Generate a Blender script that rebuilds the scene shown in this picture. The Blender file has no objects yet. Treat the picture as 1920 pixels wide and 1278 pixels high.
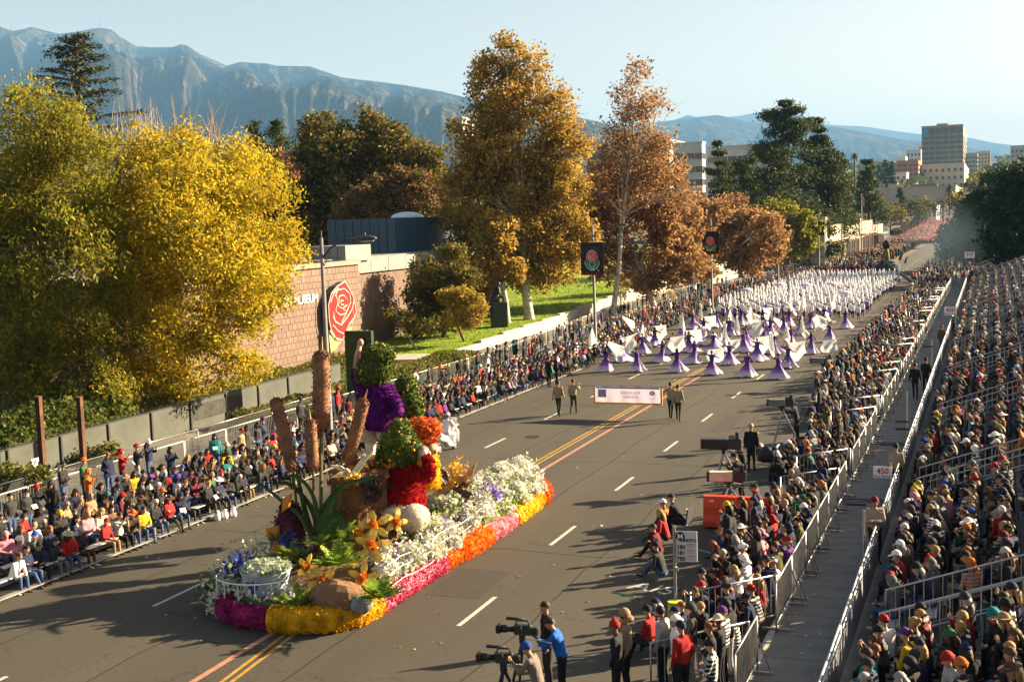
import bpy, math, random
import numpy as np
from mathutils import Vector, Matrix
random.seed(7); rng = np.random.default_rng(7)
C = bpy.context.scene.collection
SC = bpy.context.scene
# ------------------------------------------------------------ camera
F, CX, CY, H = 2350.0, 960.0, 639.0, 9.6
RM = np.array([[0.93380314, 0.35618444, -0.03382808], [0.00225746, -0.1004116, -0.99494342], [-0.3577801, 0.92900493, -0.09456874]])
cd = bpy.data.cameras.new('camera'); cam = bpy.data.objects.new('camera', cd); C.objects.link(cam)
cd.sensor_width = 36.0; cd.lens = 36.0 * F / 1920.0; cd.clip_start = 0.5; cd.clip_end = 60000.0
r_, u_, b_ = RM[0], -RM[1], -RM[2]
cam.matrix_world = Matrix(((r_[0], u_[0], b_[0], 0), (r_[1], u_[1], b_[1], 0), (r_[2], u_[2], b_[2], H), (0, 0, 0, 1)))
SC.camera = cam
# ------------------------------------------------------------ world, sun, exposure
SUN_EL, SUN_AZ = math.radians(20.5), math.radians(50.0)      # azimuth clockwise from the road axis
w = bpy.data.worlds.new('World'); SC.world = w; w.use_nodes = True
nt = w.node_tree; nt.nodes.clear()
sky = nt.nodes.new('ShaderNodeTexSky'); sky.sky_type = 'NISHITA'; sky.sun_disc = False
sky.sun_elevation = SUN_EL; sky.sun_rotation = SUN_AZ
sky.altitude = 200.0; sky.air_density = 1.0; sky.dust_density = 1.5; sky.ozone_density = 0.7
bg = nt.nodes.new('ShaderNodeBackground'); bg.inputs['Strength'].default_value = 0.05
wo = nt.nodes.new('ShaderNodeOutputWorld')
tn = nt.nodes.new('ShaderNodeMix'); tn.data_type = 'RGBA'; tn.blend_type = 'MULTIPLY'; tn.inputs[0].default_value = 1.0; tn.inputs[7].default_value = (1.0, .74, .575, 1)
nt.links.new(sky.outputs[0], tn.inputs[6]); nt.links.new(tn.outputs[2], bg.inputs['Color']); nt.links.new(bg.outputs[0], wo.inputs['Surface'])
SDIR = Vector((math.sin(SUN_AZ) * math.cos(SUN_EL), math.cos(SUN_AZ) * math.cos(SUN_EL), math.sin(SUN_EL)))
sl = bpy.data.lights.new('sun', 'SUN'); sl.energy = 5.0; sl.angle = math.radians(0.53); sl.color = (1.0, 0.79, 0.50)
so = bpy.data.objects.new('sun', sl); C.objects.link(so); so.rotation_euler = SDIR.to_track_quat('Z', 'Y').to_euler(); so.location = (30, 30, 60)
vs = SC.view_settings; vs.view_transform = 'Standard'; vs.look = 'None'; vs.exposure = 2.48; vs.gamma = 1.0; vs.use_curve_mapping = False
cy = SC.cycles; cy.use_denoising = True; cy.max_bounces = 6; cy.diffuse_bounces = 3; cy.glossy_bounces = 2; cy.transmission_bounces = 4
cy.transparent_max_bounces = 6; cy.volume_bounces = 0; cy.sample_clamp_indirect = 6.0; cy.caustics_reflective = False; cy.caustics_refractive = False

# ------------------------------------------------------------ helpers
def ray(x, y):
    d = RM.T @ np.array([(x - CX) / F, (y - CY) / F, 1.0]); return d
def atY(x, y, Y):                       # the point at road distance Y seen at photo pixel x, y
    d = ray(x, y); t = Y / d[1]; p = d * t; p[2] += H; return p
def atX(x, y, X):
    d = ray(x, y); t = X / d[0]; p = d * t; p[2] += H; return p
def atZ(x, y, z=0.0):
    d = ray(x, y); t = (z - H) / d[2]; p = d * t; p[2] += H; return p
def ppm(p):                             # photo pixels per metre at p
    return F / float(RM[2] @ (np.array(p, float) - np.array([0, 0, H])))
def proj(p):
    c = RM @ (np.array(p, float) - np.array([0, 0, H])); return CX + F * c[0] / c[2], CY + F * c[1] / c[2], c[2]
def nrm(v):
    v = np.asarray(v, float); return v / max(1e-9, np.linalg.norm(v))
def frame(d):
    d = nrm(d); a = np.array([0, 0, 1.0]) if abs(d[2]) < .95 else np.array([1.0, 0, 0])
    u = nrm(np.cross(a, d)); return u, np.cross(d, u), d
def rotz(a):
    c, s = math.cos(a), math.sin(a); return np.array([[c, -s, 0], [s, c, 0], [0, 0, 1.0]])
def rotx(a):
    c, s = math.cos(a), math.sin(a); return np.array([[1.0, 0, 0], [0, c, -s], [0, s, c]])
def roty(a):
    c, s = math.cos(a), math.sin(a); return np.array([[c, 0, s], [0, 1.0, 0], [-s, 0, c]])

class MB:
    """collects shapes and links them as one mesh object"""
    def __init__(s): s.V = []; s.F = []; s.M = []; s.Cc = []; s.n = 0
    def raw(s, V, F, mat=0, col=None):
        V = np.asarray(V, float).reshape(-1, 3); F = np.asarray(F, int)
        s.V.append(V); s.F.append(F + s.n); s.M.append(np.broadcast_to(np.asarray(mat), (len(F),)).copy())
        s.Cc.append(np.broadcast_to(np.asarray((1, 1, 1) if col is None else col, float), (len(F), 3)).copy())
        s.n += len(V); return s
    def box(s, c, d, R=None, mat=0, col=None, bev=0.0):
        h = np.array(d, float) / 2
        V = np.array([[x, y, z] for z in (-1, 1) for y in (-1, 1) for x in (-1, 1)], float) * h
        if R is not None: V = V @ np.asarray(R).T
        return s.raw(V + np.array(c, float), [[0, 2, 3, 1], [4, 5, 7, 6], [0, 1, 5, 4], [2, 6, 7, 3], [0, 4, 6, 2], [1, 3, 7, 5]], mat, col)
    def rbox(s, c, d, r=.03, R=None, mat=0, col=None):     # box with chamfered vertical and top edges
        x, y, z = np.array(d, float) / 2; r = min(r, x * .9, y * .9, z * .9)
        def ring(xx, yy, zz, q): return [[xx - q, -yy, zz], [xx, -yy + q, zz], [xx, yy - q, zz], [xx - q, yy, zz], [-xx + q, yy, zz], [-xx, yy - q, zz], [-xx, -yy + q, zz], [-xx + q, -yy, zz]]
        V = np.array(ring(x - r, y - r, -z, r * .6) + ring(x, y, -z + r, r) + ring(x, y, z - r, r) + ring(x - r, y - r, z, r * .6))
        if R is not None: V = V @ np.asarray(R).T
        V = V + np.array(c, float); Fq = [[k * 8 + i, k * 8 + (i + 1) % 8, (k + 1) * 8 + (i + 1) % 8, (k + 1) * 8 + i] for k in range(3) for i in range(8)]
        base = s.n; s.raw(V, Fq, mat, col)
        for i0, rev in ((0, 1), (24, 0)):
            q = [[i0, i0 + 1, i0 + 2, i0 + 3], [i0, i0 + 3, i0 + 4, i0 + 7], [i0 + 4, i0 + 5, i0 + 6, i0 + 7]]
            if rev: q = [f[::-1] for f in q]
            s.F.append(np.array(q) + base); s.M.append(np.full(3, mat)); s.Cc.append(np.broadcast_to(np.asarray((1, 1, 1) if col is None else col, float), (3, 3)).copy())
        return s
    def tube(s, P, r, n=6, mat=0, col=None, caps=True, flat=1.0):
        P = np.asarray(P, float); r = np.broadcast_to(np.asarray(r, float), (len(P),)); V = []
        T = np.gradient(P, axis=0) if len(P) > 2 else np.array([P[1] - P[0]] * 2)
        u0 = None; a = np.arange(n) * 2 * math.pi / n
        for i in range(len(P)):
            t = nrm(T[i])
            if u0 is None: u, v, _ = frame(t)
            else: u = nrm(u0 - t * np.dot(u0, t)); v = np.cross(t, u)
            u0 = u
            V.append(P[i] + r[i] * (np.outer(np.cos(a), u) + flat * np.outer(np.sin(a), v)))
        V = np.concatenate(V); Fq = []
        for k in range(len(P) - 1):
            for i in range(n): Fq.append([k * n + i, k * n + (i + 1) % n, (k + 1) * n + (i + 1) % n, (k + 1) * n + i])
        base = s.n; s.raw(V, Fq, mat, col)
        if caps:
            m = len(P); cc = [P[0], P[-1]]; V2 = np.array(cc); s.V.append(V2); i0, i1 = s.n, s.n + 1; s.n += 2
            tri = [[i0, base + (i + 1) % n, base + i] for i in range(n)] + [[i1, base + (m - 1) * n + i, base + (m - 1) * n + (i + 1) % n] for i in range(n)]
            s.F.append(np.array(tri)); s.M.append(np.full(len(tri), mat)); s.Cc.append(np.broadcast_to(np.asarray((1, 1, 1) if col is None else col, float), (len(tri), 3)).copy())
        return s
    def cyl(s, p0, p1, r0, r1=None, n=8, mat=0, col=None, caps=True): return s.tube([p0, p1], [r0, r0 if r1 is None else r1], n, mat, col, caps)
    def ell(s, c, r, seg=8, rings=6, R=None, mat=0, col=None, zmin=-1.0, noise=0.0):
        r = np.broadcast_to(np.asarray(r, float), (3,)); V = []; th = np.linspace(math.acos(max(-1, zmin)), 0, rings + 1)
        for t in th:
            for i in range(seg):
                a = 2 * math.pi * i / seg; V.append([math.sin(t) * math.cos(a), math.sin(t) * math.sin(a), math.cos(t)])
        V = np.array(V)
        if noise:
            k = 1 + noise * (np.sin(V @ np.array([5.1, 3.3, 2.7]) + c[0]) + np.sin(V @ np.array([-3.9, 6.2, 4.4]) + c[1] * 3) * .7); V = V * k[:, None]
        V = V * r
        if R is not None: V = V @ np.asarray(R).T
        Fq = [[k * seg + i, k * seg + (i + 1) % seg, (k + 1) * seg + (i + 1) % seg, (k + 1) * seg + i] for k in range(rings) for i in range(seg)]
        return s.raw(V + np.array(c, float), Fq, mat, col)
    def poly(s, P, mat=0, col=None): return s.raw(P, [list(range(len(P)))], mat, col)
    def prism(s, P, dvec, mat=0, col=None):                  # closed outline P pushed along dvec
        P = np.asarray(P, float); n = len(P); d = np.asarray(dvec, float); V = np.concatenate([P, P + d])
        base = s.n; s.raw(V, [[i, (i + 1) % n, n + (i + 1) % n, n + i] for i in range(n)], mat, col)
        s.F.append(np.array([list(range(n))[::-1]]) + base); s.F.append(np.array([list(range(n, 2 * n))]) + base)
        for _ in range(2): s.M.append(np.array([mat])); s.Cc.append(np.asarray([(1, 1, 1) if col is None else col], float))
        return s
    def mesh(s, name, mats, smooth=False, color=False):
        me = bpy.data.meshes.new(name)
        V = np.concatenate(s.V) if s.V else np.zeros((0, 3))
        tot = np.concatenate([np.full(len(f), f.shape[1]) for f in s.F]); idx = np.concatenate([f.ravel() for f in s.F])
        me.vertices.add(len(V)); me.vertices.foreach_set('co', V.astype(np.float32).ravel())
        me.loops.add(len(idx)); me.loops.foreach_set('vertex_index', idx.astype(np.int32))
        me.polygons.add(len(tot)); st = np.concatenate([[0], np.cumsum(tot)[:-1]])
        me.polygons.foreach_set('loop_start', st.astype(np.int32)); me.polygons.foreach_set('loop_total', tot.astype(np.int32))
        for m in (mats if isinstance(mats, (list, tuple)) else [mats]): me.materials.append(m)
        me.polygons.foreach_set('material_index', np.concatenate(s.M).astype(np.int32))
        me.polygons.foreach_set('use_smooth', np.full(len(tot), bool(smooth)))
        if color:
            at = me.attributes.new('Col', 'FLOAT_COLOR', 'FACE'); c = np.concatenate(s.Cc); at.data.foreach_set('color', np.concatenate([c, np.ones((len(c), 1))], 1).astype(np.float32).ravel())
        me.update(calc_edges=True); me.validate(); return me
    def obj(s, name, mats, parent=None, smooth=False, color=False, loc=None, **k):
        return link(name, s.mesh(name, mats, smooth, color), parent, loc, **k)
def tag(o, **k):
    for a, b in k.items():
        if b is not None: o[a] = b
    return o
def link(name, me, parent=None, loc=None, **k):
    o = bpy.data.objects.new(name, me); C.objects.link(o)
    if parent is not None: o.parent = parent
    if loc is not None: o.location = loc
    return tag(o, **k)
def empty(name, loc=(0, 0, 0), rz=0.0, **k):
    o = bpy.data.objects.new(name, None); C.objects.link(o); o.location = loc; o.rotation_euler = (0, 0, rz); o.empty_display_size = .2
    return tag(o, **k)
def copy_tree(o, loc=None, rz=None, parent=None, **k):
    c = o.copy(); C.objects.link(c)
    if parent is not None: c.parent = parent
    if loc is not None: c.location = loc
    if rz is not None: c.rotation_euler = (0, 0, rz)
    tag(c, **k)
    for ch in list(o.children): copy_tree(ch, parent=c)
    return c

# ------------------------------------------------------------ materials
def new_mat(name):
    m = bpy.data.materials.new(name); m.use_nodes = True; n = m.node_tree; n.nodes.clear()
    out = n.nodes.new('ShaderNodeOutputMaterial'); return m, n, out
def N(n, t, **k):
    x = n.nodes.new(t)
    for a, b in k.items():
        if a in x.inputs.keys(): x.inputs[a].default_value = b
        else: setattr(x, a, b)
    return x
def ramp(n, fac, stops, interp='LINEAR'):
    r = n.nodes.new('ShaderNodeValToRGB'); r.color_ramp.interpolation = interp; e = r.color_ramp.elements
    while len(e) < len(stops): e.new(0.5)
    for i, (p, c) in enumerate(stops): e[i].position = p; e[i].color = (*c, 1)
    n.links.new(fac, r.inputs[0]); return r.outputs[0]
def pmat(name, col, rough=0.7, var=0.25, scale=3.0, bump=0.0, bscale=30.0, metal=0.0, coord='Object', spec=0.3, detail=4.0, trans=0.0):
    """principled with mottled colour and fine relief"""
    m, n, out = new_mat(name); p = N(n, 'ShaderNodeBsdfPrincipled'); p.inputs['Roughness'].default_value = rough; p.inputs['Metallic'].default_value = metal
    p.inputs['Specular IOR Level'].default_value = spec
    tc = N(n, 'ShaderNodeTexCoord'); nz = N(n, 'ShaderNodeTexNoise'); nz.inputs['Scale'].default_value = scale; nz.inputs['Detail'].default_value = detail
    n.links.new(tc.outputs[coord], nz.inputs['Vector'])
    lo = tuple(c * (1 - var) for c in col); hi = tuple(min(1, c * (1 + var)) for c in col)
    n.links.new(ramp(n, nz.outputs['Fac'], [(0.3, lo), (0.7, hi)]), p.inputs['Base Color'])
    if bump:
        n2 = N(n, 'ShaderNodeTexNoise'); n2.inputs['Scale'].default_value = bscale; n.links.new(tc.outputs[coord], n2.inputs['Vector'])
        b = N(n, 'ShaderNodeBump'); b.inputs['Strength'].default_value = bump; b.inputs['Distance'].default_value = 0.05
        n.links.new(n2.outputs['Fac'], b.inputs['Height']); n.links.new(b.outputs[0], p.inputs['Normal'])
    n.links.new(p.outputs[0], out.inputs['Surface']); return m
def leafmat(name, cols, trans=0.4, rough=0.6, tuft=0.0):
    """leaf: colour differs from leaf to leaf, light passes through"""
    m, n, out = new_mat(name); g = N(n, 'ShaderNodeNewGeometry')
    k = len(cols); c = ramp(n, g.outputs['Random Per Island'], [((i + .5) / k, q) for i, q in enumerate(cols)])
    if tuft:
        tc = N(n, 'ShaderNodeTexCoord'); nz = N(n, 'ShaderNodeTexNoise'); nz.inputs['Scale'].default_value = tuft; nz.inputs['Detail'].default_value = 3; n.links.new(tc.outputs['Object'], nz.inputs['Vector'])
        mr = N(n, 'ShaderNodeMapRange'); mr.inputs['From Min'].default_value = .3; mr.inputs['From Max'].default_value = .7; mr.inputs['To Min'].default_value = .62; mr.inputs['To Max'].default_value = 1.3; n.links.new(nz.outputs['Fac'], mr.inputs['Value'])
        vm = N(n, 'ShaderNodeVectorMath'); vm.operation = 'SCALE'; n.links.new(c, vm.inputs[0]); n.links.new(mr.outputs[0], vm.inputs['Scale']); c = vm.outputs[0]
    d = N(n, 'ShaderNodeBsdfPrincipled'); d.inputs['Roughness'].default_value = rough; d.inputs['Specular IOR Level'].default_value = 0.1; n.links.new(c, d.inputs['Base Color'])
    t = N(n, 'ShaderNodeBsdfTranslucent'); n.links.new(c, t.inputs['Color'])
    mx = N(n, 'ShaderNodeMixShader'); mx.inputs[0].default_value = trans
    n.links.new(d.outputs[0], mx.inputs[1]); n.links.new(t.outputs[0], mx.inputs[2]); n.links.new(mx.outputs[0], out.inputs['Surface']); return m
def attrmat(name, attr, rough=0.8, kind='OBJECT', bump=0.35, trans=0.0):
    """cloth, skin or hair whose colour is set on each object"""
    m, n, out = new_mat(name); a = N(n, 'ShaderNodeAttribute'); a.attribute_type = kind; a.attribute_name = attr
    p = N(n, 'ShaderNodeBsdfPrincipled'); p.inputs['Roughness'].default_value = rough; p.inputs['Specular IOR Level'].default_value = 0.2
    tc = N(n, 'ShaderNodeTexCoord'); nz = N(n, 'ShaderNodeTexNoise'); nz.inputs['Scale'].default_value = 9.0; nz.inputs['Detail'].default_value = 3
    n.links.new(tc.outputs['Object'], nz.inputs['Vector'])
    mr = N(n, 'ShaderNodeMapRange'); mr.inputs['To Min'].default_value = 0.7; mr.inputs['To Max'].default_value = 1.25; n.links.new(nz.outputs['Fac'], mr.inputs['Value'])
    vm = N(n, 'ShaderNodeVectorMath'); vm.operation = 'SCALE'; n.links.new(a.outputs['Color'], vm.inputs[0]); n.links.new(mr.outputs[0], vm.inputs['Scale'])
    cout = vm.outputs[0]
    if attr == 'c_top':                  # open jacket, stripes or plaid, chosen per object
        def mth(op, a_, b_=None):
            q = N(n, 'ShaderNodeMath'); q.operation = op
            for i_, v_ in enumerate((a_, b_)):
                if v_ is None: continue
                if isinstance(v_, (int, float)): q.inputs[i_].default_value = v_
                else: n.links.new(v_, q.inputs[i_])
            return q.outputs[0]
        pa = N(n, 'ShaderNodeAttribute'); pa.attribute_type = 'OBJECT'; pa.attribute_name = 'c_pat'; a2 = N(n, 'ShaderNodeAttribute'); a2.attribute_type = 'OBJECT'; a2.attribute_name = 'c_top2'
        sp = N(n, 'ShaderNodeSeparateXYZ'); n.links.new(tc.outputs['Object'], sp.inputs[0]); x_, y_, z_ = sp.outputs
        pf = pa.outputs['Fac']; is1 = mth('COMPARE', pf, 1.0); is2 = mth('COMPARE', pf, 2.0); is3 = mth('COMPARE', pf, 3.0)
        for q in (is1, is2, is3): q.node.inputs[2].default_value = .3
        front = mth('MULTIPLY', mth('LESS_THAN', mth('ABSOLUTE', x_), .042), mth('GREATER_THAN', y_, .03)); st_ = mth('GREATER_THAN', mth('FRACT', mth('MULTIPLY', z_, 13.0)), .5)
        pl_ = mth('MULTIPLY', mth('ADD', mth('GREATER_THAN', mth('FRACT', mth('MULTIPLY', z_, 11.0)), .62), mth('GREATER_THAN', mth('FRACT', mth('MULTIPLY', x_, 11.0)), .62)), .5)
        fac = mth('ADD', mth('ADD', mth('MULTIPLY', front, is1), mth('MULTIPLY', st_, is2)), mth('MULTIPLY', pl_, is3))
        mx = N(n, 'ShaderNodeMix'); mx.data_type = 'RGBA'; n.links.new(fac, mx.inputs[0]); n.links.new(cout, mx.inputs[6]); n.links.new(a2.outputs['Color'], mx.inputs[7]); cout = mx.outputs[2]
    n.links.new(cout, p.inputs['Base Color'])
    if bump:
        b = N(n, 'ShaderNodeBump'); b.inputs['Strength'].default_value = bump; b.inputs['Distance'].default_value = 0.06; n.links.new(nz.outputs['Fac'], b.inputs['Height']); n.links.new(b.outputs[0], p.inputs['Normal'])
    n.links.new(p.outputs[0], out.inputs['Surface']); return m
M = {}
M['steel'] = pmat('galvanised steel', (0.33, 0.335, 0.34), .38, .2, 4, metal=.75)
M['alu'] = pmat('aluminium plank', (0.6, 0.6, 0.58), .45, .15, 5, metal=.55)
M['black'] = pmat('black plastic', (0.018, 0.018, 0.02), .45, .3, 6)
M['dark'] = pmat('dark paint', (0.03, 0.032, 0.033), .5, .3, 6)
M['white'] = pmat('white paint', (0.78, 0.77, 0.74), .6, .06, 2)
M['bark'] = pmat('bark', (0.10, 0.075, 0.055), .9, .5, 6, bump=.8, bscale=18)
M['palebark'] = pmat('pale sycamore bark', (0.42, 0.38, 0.31), .85, .45, 2.5, bump=.3, bscale=12)
M['crowd'] = attrmat('crowd cloth', 'Col', kind='GEOMETRY', bump=0)
# ------------------------------------------------------------ terrain and road
def zr(Y):                               # the street drops towards us: far along it the ground climbs
    Y = np.asarray(Y, float); t = np.clip(Y - 330, 0, None)
    return np.interp(Y, [0, 330, 470, 704, 1390, 2680, 4000, 9000, 40000], [0, 0, 1.7, 8.8, 34.8, 95, 130, 190, 260])
def sheet(name, xs, ys, zf, mat, uv=None, **k):
    xs = np.asarray(xs, float); ys = np.asarray(ys, float); X, Y = np.meshgrid(xs, ys); Z = zf(X, Y)
    V = np.stack([X, Y, Z], -1).reshape(-1, 3); nx = len(xs); i = np.arange(len(ys) - 1)[:, None] * nx + np.arange(nx - 1)[None]
    Fq = np.stack([i, i + 1, i + nx + 1, i + nx], -1).reshape(-1, 4)
    return MB().raw(V, Fq).obj(name, mat, smooth=True, **k)
YS = np.concatenate([np.arange(-30, 340, 10), np.arange(340, 3000, 40), [3500, 4500, 6000, 9000, 14000, 20000]])
ground_m = pmat('dry ground', (0.09, 0.085, 0.055), .95, .4, .02, coord='Object')
sheet('ground', [-16000, -9000, -5000, -2500, -1200, -600, -300, -150, -80, -36, -4, 40, 100, 300, 800, 2500, 6000, 9000], YS, lambda X, Y: zr(Y) - .16, ground_m, kind='structure')
def asphalt():
    m, n, out = new_mat('worn asphalt'); p = N(n, 'ShaderNodeBsdfPrincipled'); p.inputs['Roughness'].default_value = .85; p.inputs['Specular IOR Level'].default_value = .25
    tc = N(n, 'ShaderNodeTexCoord'); a = N(n, 'ShaderNodeTexNoise'); a.inputs['Scale'].default_value = 9.0; a.inputs['Detail'].default_value = 6; a.inputs['Roughness'].default_value = .75
    b = N(n, 'ShaderNodeTexNoise'); b.inputs['Scale'].default_value = .25; b.inputs['Detail'].default_value = 4
    mp = N(n, 'ShaderNodeMapping'); mp.inputs['Scale'].default_value = (1.0, .06, 1.0)
    n.links.new(tc.outputs['Object'], a.inputs['Vector']); n.links.new(tc.outputs['Object'], mp.inputs['Vector']); n.links.new(mp.outputs[0], b.inputs['Vector'])
    c1 = ramp(n, a.outputs['Fac'], [(.25, (.046, .041, .033)), (.55, (.064, .058, .046)), (.8, (.088, .080, .064))])
    c2 = ramp(n, b.outputs['Fac'], [(.3, (.76, .76, .77)), (.7, (1.14, 1.13, 1.10))])
    mx = N(n, 'ShaderNodeMix'); mx.data_type = 'RGBA'; mx.blend_type = 'MULTIPLY'; mx.inputs[0].default_value = 1.0
    n.links.new(c1, mx.inputs[6]); n.links.new(c2, mx.inputs[7])
    # fine cracks and seams
    wv = N(n, 'ShaderNodeTexVoronoi'); wv.feature = 'DISTANCE_TO_EDGE'; wv.inputs['Scale'].default_value = .16
    ds = N(n, 'ShaderNodeTexNoise'); ds.inputs['Scale'].default_value = .8; ds.inputs['Detail'].default_value = 5
    va = N(n, 'ShaderNodeVectorMath'); va.operation = 'ADD'; sc_ = N(n, 'ShaderNodeVectorMath'); sc_.operation = 'SCALE'; sc_.inputs['Scale'].default_value = 2.2
    n.links.new(tc.outputs['Object'], ds.inputs['Vector']); n.links.new(ds.outputs['Color'], sc_.inputs[0]); n.links.new(sc_.outputs[0], va.inputs[0]); n.links.new(tc.outputs['Object'], va.inputs[1])
    n.links.new(va.outputs[0], wv.inputs['Vector'])
    ck = ramp(n, wv.outputs['Distance'], [(0.0, (.6, .58, .56)), (.006, (1, 1, 1))])
    m2 = N(n, 'ShaderNodeMix'); m2.data_type = 'RGBA'; m2.blend_type = 'MULTIPLY'; m2.inputs[0].default_value = .8
    n.links.new(mx.outputs[2], m2.inputs[6]); n.links.new(ck, m2.inputs[7]); n.links.new(m2.outputs[2], p.inputs['Base Color'])
    bp = N(n, 'ShaderNodeBump'); bp.inputs['Strength'].default_value = .25; bp.inputs['Distance'].default_value = .02; n.links.new(a.outputs['Fac'], bp.inputs['Height']); n.links.new(bp.outputs[0], p.inputs['Normal'])
    n.links.new(p.outputs[0], out.inputs['Surface']); return m
M['asphalt'] = asphalt()
road = sheet('road', [-30.2, -24, -16.4, -9, -4.75], YS[YS < 3600], lambda X, Y: zr(Y) + 0 * X, M['asphalt'], kind='structure')
M['paintw'] = pmat('worn white road paint', (.42, .40, .36), .8, .28, 5, detail=8)
M['painty'] = pmat('worn yellow road paint', (.34, .19, .03), .8, .3, 5, detail=8)
M['paintp'] = pmat('salmon honour line paint', (.36, .17, .11), .8, .25, 4, detail=8)
dash = MB().box((0, 0, .005), (.11, 2.4, .006)).mesh('lane_dash', M['paintw'])
far_dash = []
for k in range(-1, 30):
    for X, Y0 in ((-12.25, 26.8), (-20.3, 26.2)):
        Y = Y0 + k * 7.62 + 1.2 - (0 if X > -15 else 0)
        if Y > 330 or (X < -15 and Y > 95 and 0): continue
        xx = X - .9 * (1 - math.exp(-max(0, Y - 28) / 18.0)) * (1 if X > -15 else 0) + (.9 if X > -15 else 0) - (.6 if X > -15 else 0)
        link('lane_dash', dash, road, (xx, Y, 0))
def stripe(name, pts, wd, mat, z=.004):
    P = np.array(pts, float); T = np.gradient(P, axis=0); Nn = np.stack([T[:, 1], -T[:, 0]], 1); Nn /= np.linalg.norm(Nn, axis=1)[:, None]
    L = P - Nn * wd / 2; R_ = P + Nn * wd / 2; V = np.concatenate([np.c_[L, zr(L[:, 1]) + z], np.c_[R_, zr(R_[:, 1]) + z]]); n = len(P)
    return MB().raw(V, [[i, n + i, n + i + 1, i + 1] for i in range(n - 1)]).obj(name, mat, road)
ysq = np.concatenate([np.arange(10, 330, 4), np.arange(340, 2600, 40)])
stripe('honour_line', np.c_[-16.0 - .4 * (1 - np.exp(-np.maximum(0, ysq - 20) / 25)), ysq], .16, M['paintp'], .008)
yx = lambda o: np.c_[np.interp(ysq, [10, 20, 25, 31, 43, 60, 330, 2600], [-14.75, -15.0, -15.5, -16.1, -16.85, -16.9, -16.9, -16.9]) + o, ysq]
stripe('centre_line', yx(0), .1, M['painty']); stripe('centre_line', yx(.26 if 0 else -.22), .1, M['painty'])
M['tar'] = pmat('tar seam', (.018, .017, .016), .6, .3, 5)
for x0, ph in ((-14.15, 0), (-18.3, 2.1), (-22.1, 4.0), (-10.4, 1.2)):
    ys_ = np.arange(20, 170, 1.5); stripe('tar_seam', np.c_[x0 + .05 * np.sin(ys_ * .7 + ph) + .04 * np.sin(ys_ * 2.3 + ph), ys_], .035, M['tar'], .003)
for yj in (33.6, 47.0, 62.5, 81.0):
    xs_ = np.arange(-23.9, -9.2, .7); P_j = np.c_[xs_, yj + .12 * np.sin(xs_ * 1.3) + .05 * np.sin(xs_ * 3.7)]; stripe('tar_seam', P_j, .03, M['tar'], .003)
M['patch'] = pmat('newer asphalt patch', (.040, .036, .030), .85, .2, 6, bump=.2, bscale=60)
for (xm, ym, wm2, lm2, an) in ((-13.1, 30.2, 1.5, 2.6, .02), (-19.8, 61.5, 2.1, 1.4, 0), (-11.4, 57.0, .9, 4.6, .01), (-22.2, 39.5, 1.0, 3.4, -.02), (-16.2, 78.0, 2.4, 1.3, 0)):
    o_ = MB().box((0, 0, 0), (wm2, lm2, .006)).obj('asphalt_patch', M['patch'], road, loc=(xm, ym, .0)); o_.rotation_euler = (0, 0, an)
for (xm, ym) in ((-11.2, 36.5), (-19.2, 52.0), (-13.0, 66.0), (-21.6, 74.0)):
    MB().cyl((xm, ym, -.02), (xm, ym, .008), .34, n=20).obj('manhole_cover', M['tar'], road)
# pavements with kerbs
def paved(name, tint):
    m, n, out = new_mat(name); p = N(n, 'ShaderNodeBsdfPrincipled'); p.inputs['Roughness'].default_value = .85
    tc = N(n, 'ShaderNodeTexCoord'); a = N(n, 'ShaderNodeTexNoise'); a.inputs['Scale'].default_value = 1.3; a.inputs['Detail'].default_value = 8; n.links.new(tc.outputs['Object'], a.inputs['Vector'])
    n.links.new(ramp(n, a.outputs['Fac'], [(.3, tuple(t * .75 for t in tint)), (.7, tuple(t * 1.15 for t in tint))]), p.inputs['Base Color']); n.links.new(p.outputs[0], out.inputs['Surface']); return m
M['concrete'] = paved('stained concrete', (.15, .145, .135))
M['palecon'] = paved('pale concrete', (.36, .34, .29))
walk = sheet('sidewalk', [-4.6, -1.2, 14], YS[YS < 1200], lambda X, Y: zr(Y) + .13 + 0 * X, pmat('bedding', (.1, .1, .1)), kind='structure')
slab = MB().rbox((0, 0, .1), (1.66, 1.48, .09), .012).mesh('slab', M['concrete'])
for i in range(2):
    for k in range(46): link('slab', slab, walk, (-3.76 + i * 1.68, 19.5 + 1.5 * k, .0))
MB().box((-4.66, 190, .07), (.16, 420, .16)).obj('kerb', M['palecon'], kind='structure')
sheet('left_sidewalk', [-36, -30.2], YS[YS < 1200], lambda X, Y: zr(Y) + .12 + 0 * X, M['concrete'], kind='structure').name = 'sidewalk'
MB().box((-30.25, 190, .06), (.16, 420, .15)).obj('kerb', M['palecon'], kind='structure')
# painted letters on the road at the aisle
def text(name, body, size, mat, parent=None, depth=.004, align='LEFT', xs=1.0, bold=0.0, **k):
    cu = bpy.data.curves.new(name, 'FONT'); cu.body = body; cu.size = size; cu.extrude = depth; cu.align_x = align; cu.resolution_u = 3; cu.offset = bold
    o = bpy.data.objects.new(name, cu); dg = bpy.context.evaluated_depsgraph_get(); C.objects.link(o); dg.update()
    me = bpy.data.meshes.new_from_object(o.evaluated_get(bpy.context.evaluated_depsgraph_get())); bpy.data.objects.remove(o)
    co = np.empty(len(me.vertices) * 3); me.vertices.foreach_get('co', co); co = co.reshape(-1, 3); co[:, 0] *= xs; me.vertices.foreach_set('co', co.ravel())
    me.materials.clear(); me.materials.append(mat)
    return link(name, me, parent, **k)
t = text('painted_lettering', 'AIS', .95, M['paintw'], road, .002); p = atZ(1185, 1096); t.location = (p[0] - .1, p[1] - .3, .006); t.rotation_euler = (0, 0, math.radians(-14))
M['chalk'] = pmat('green chalk line', (.12, .42, .2), .9, .2)
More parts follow.
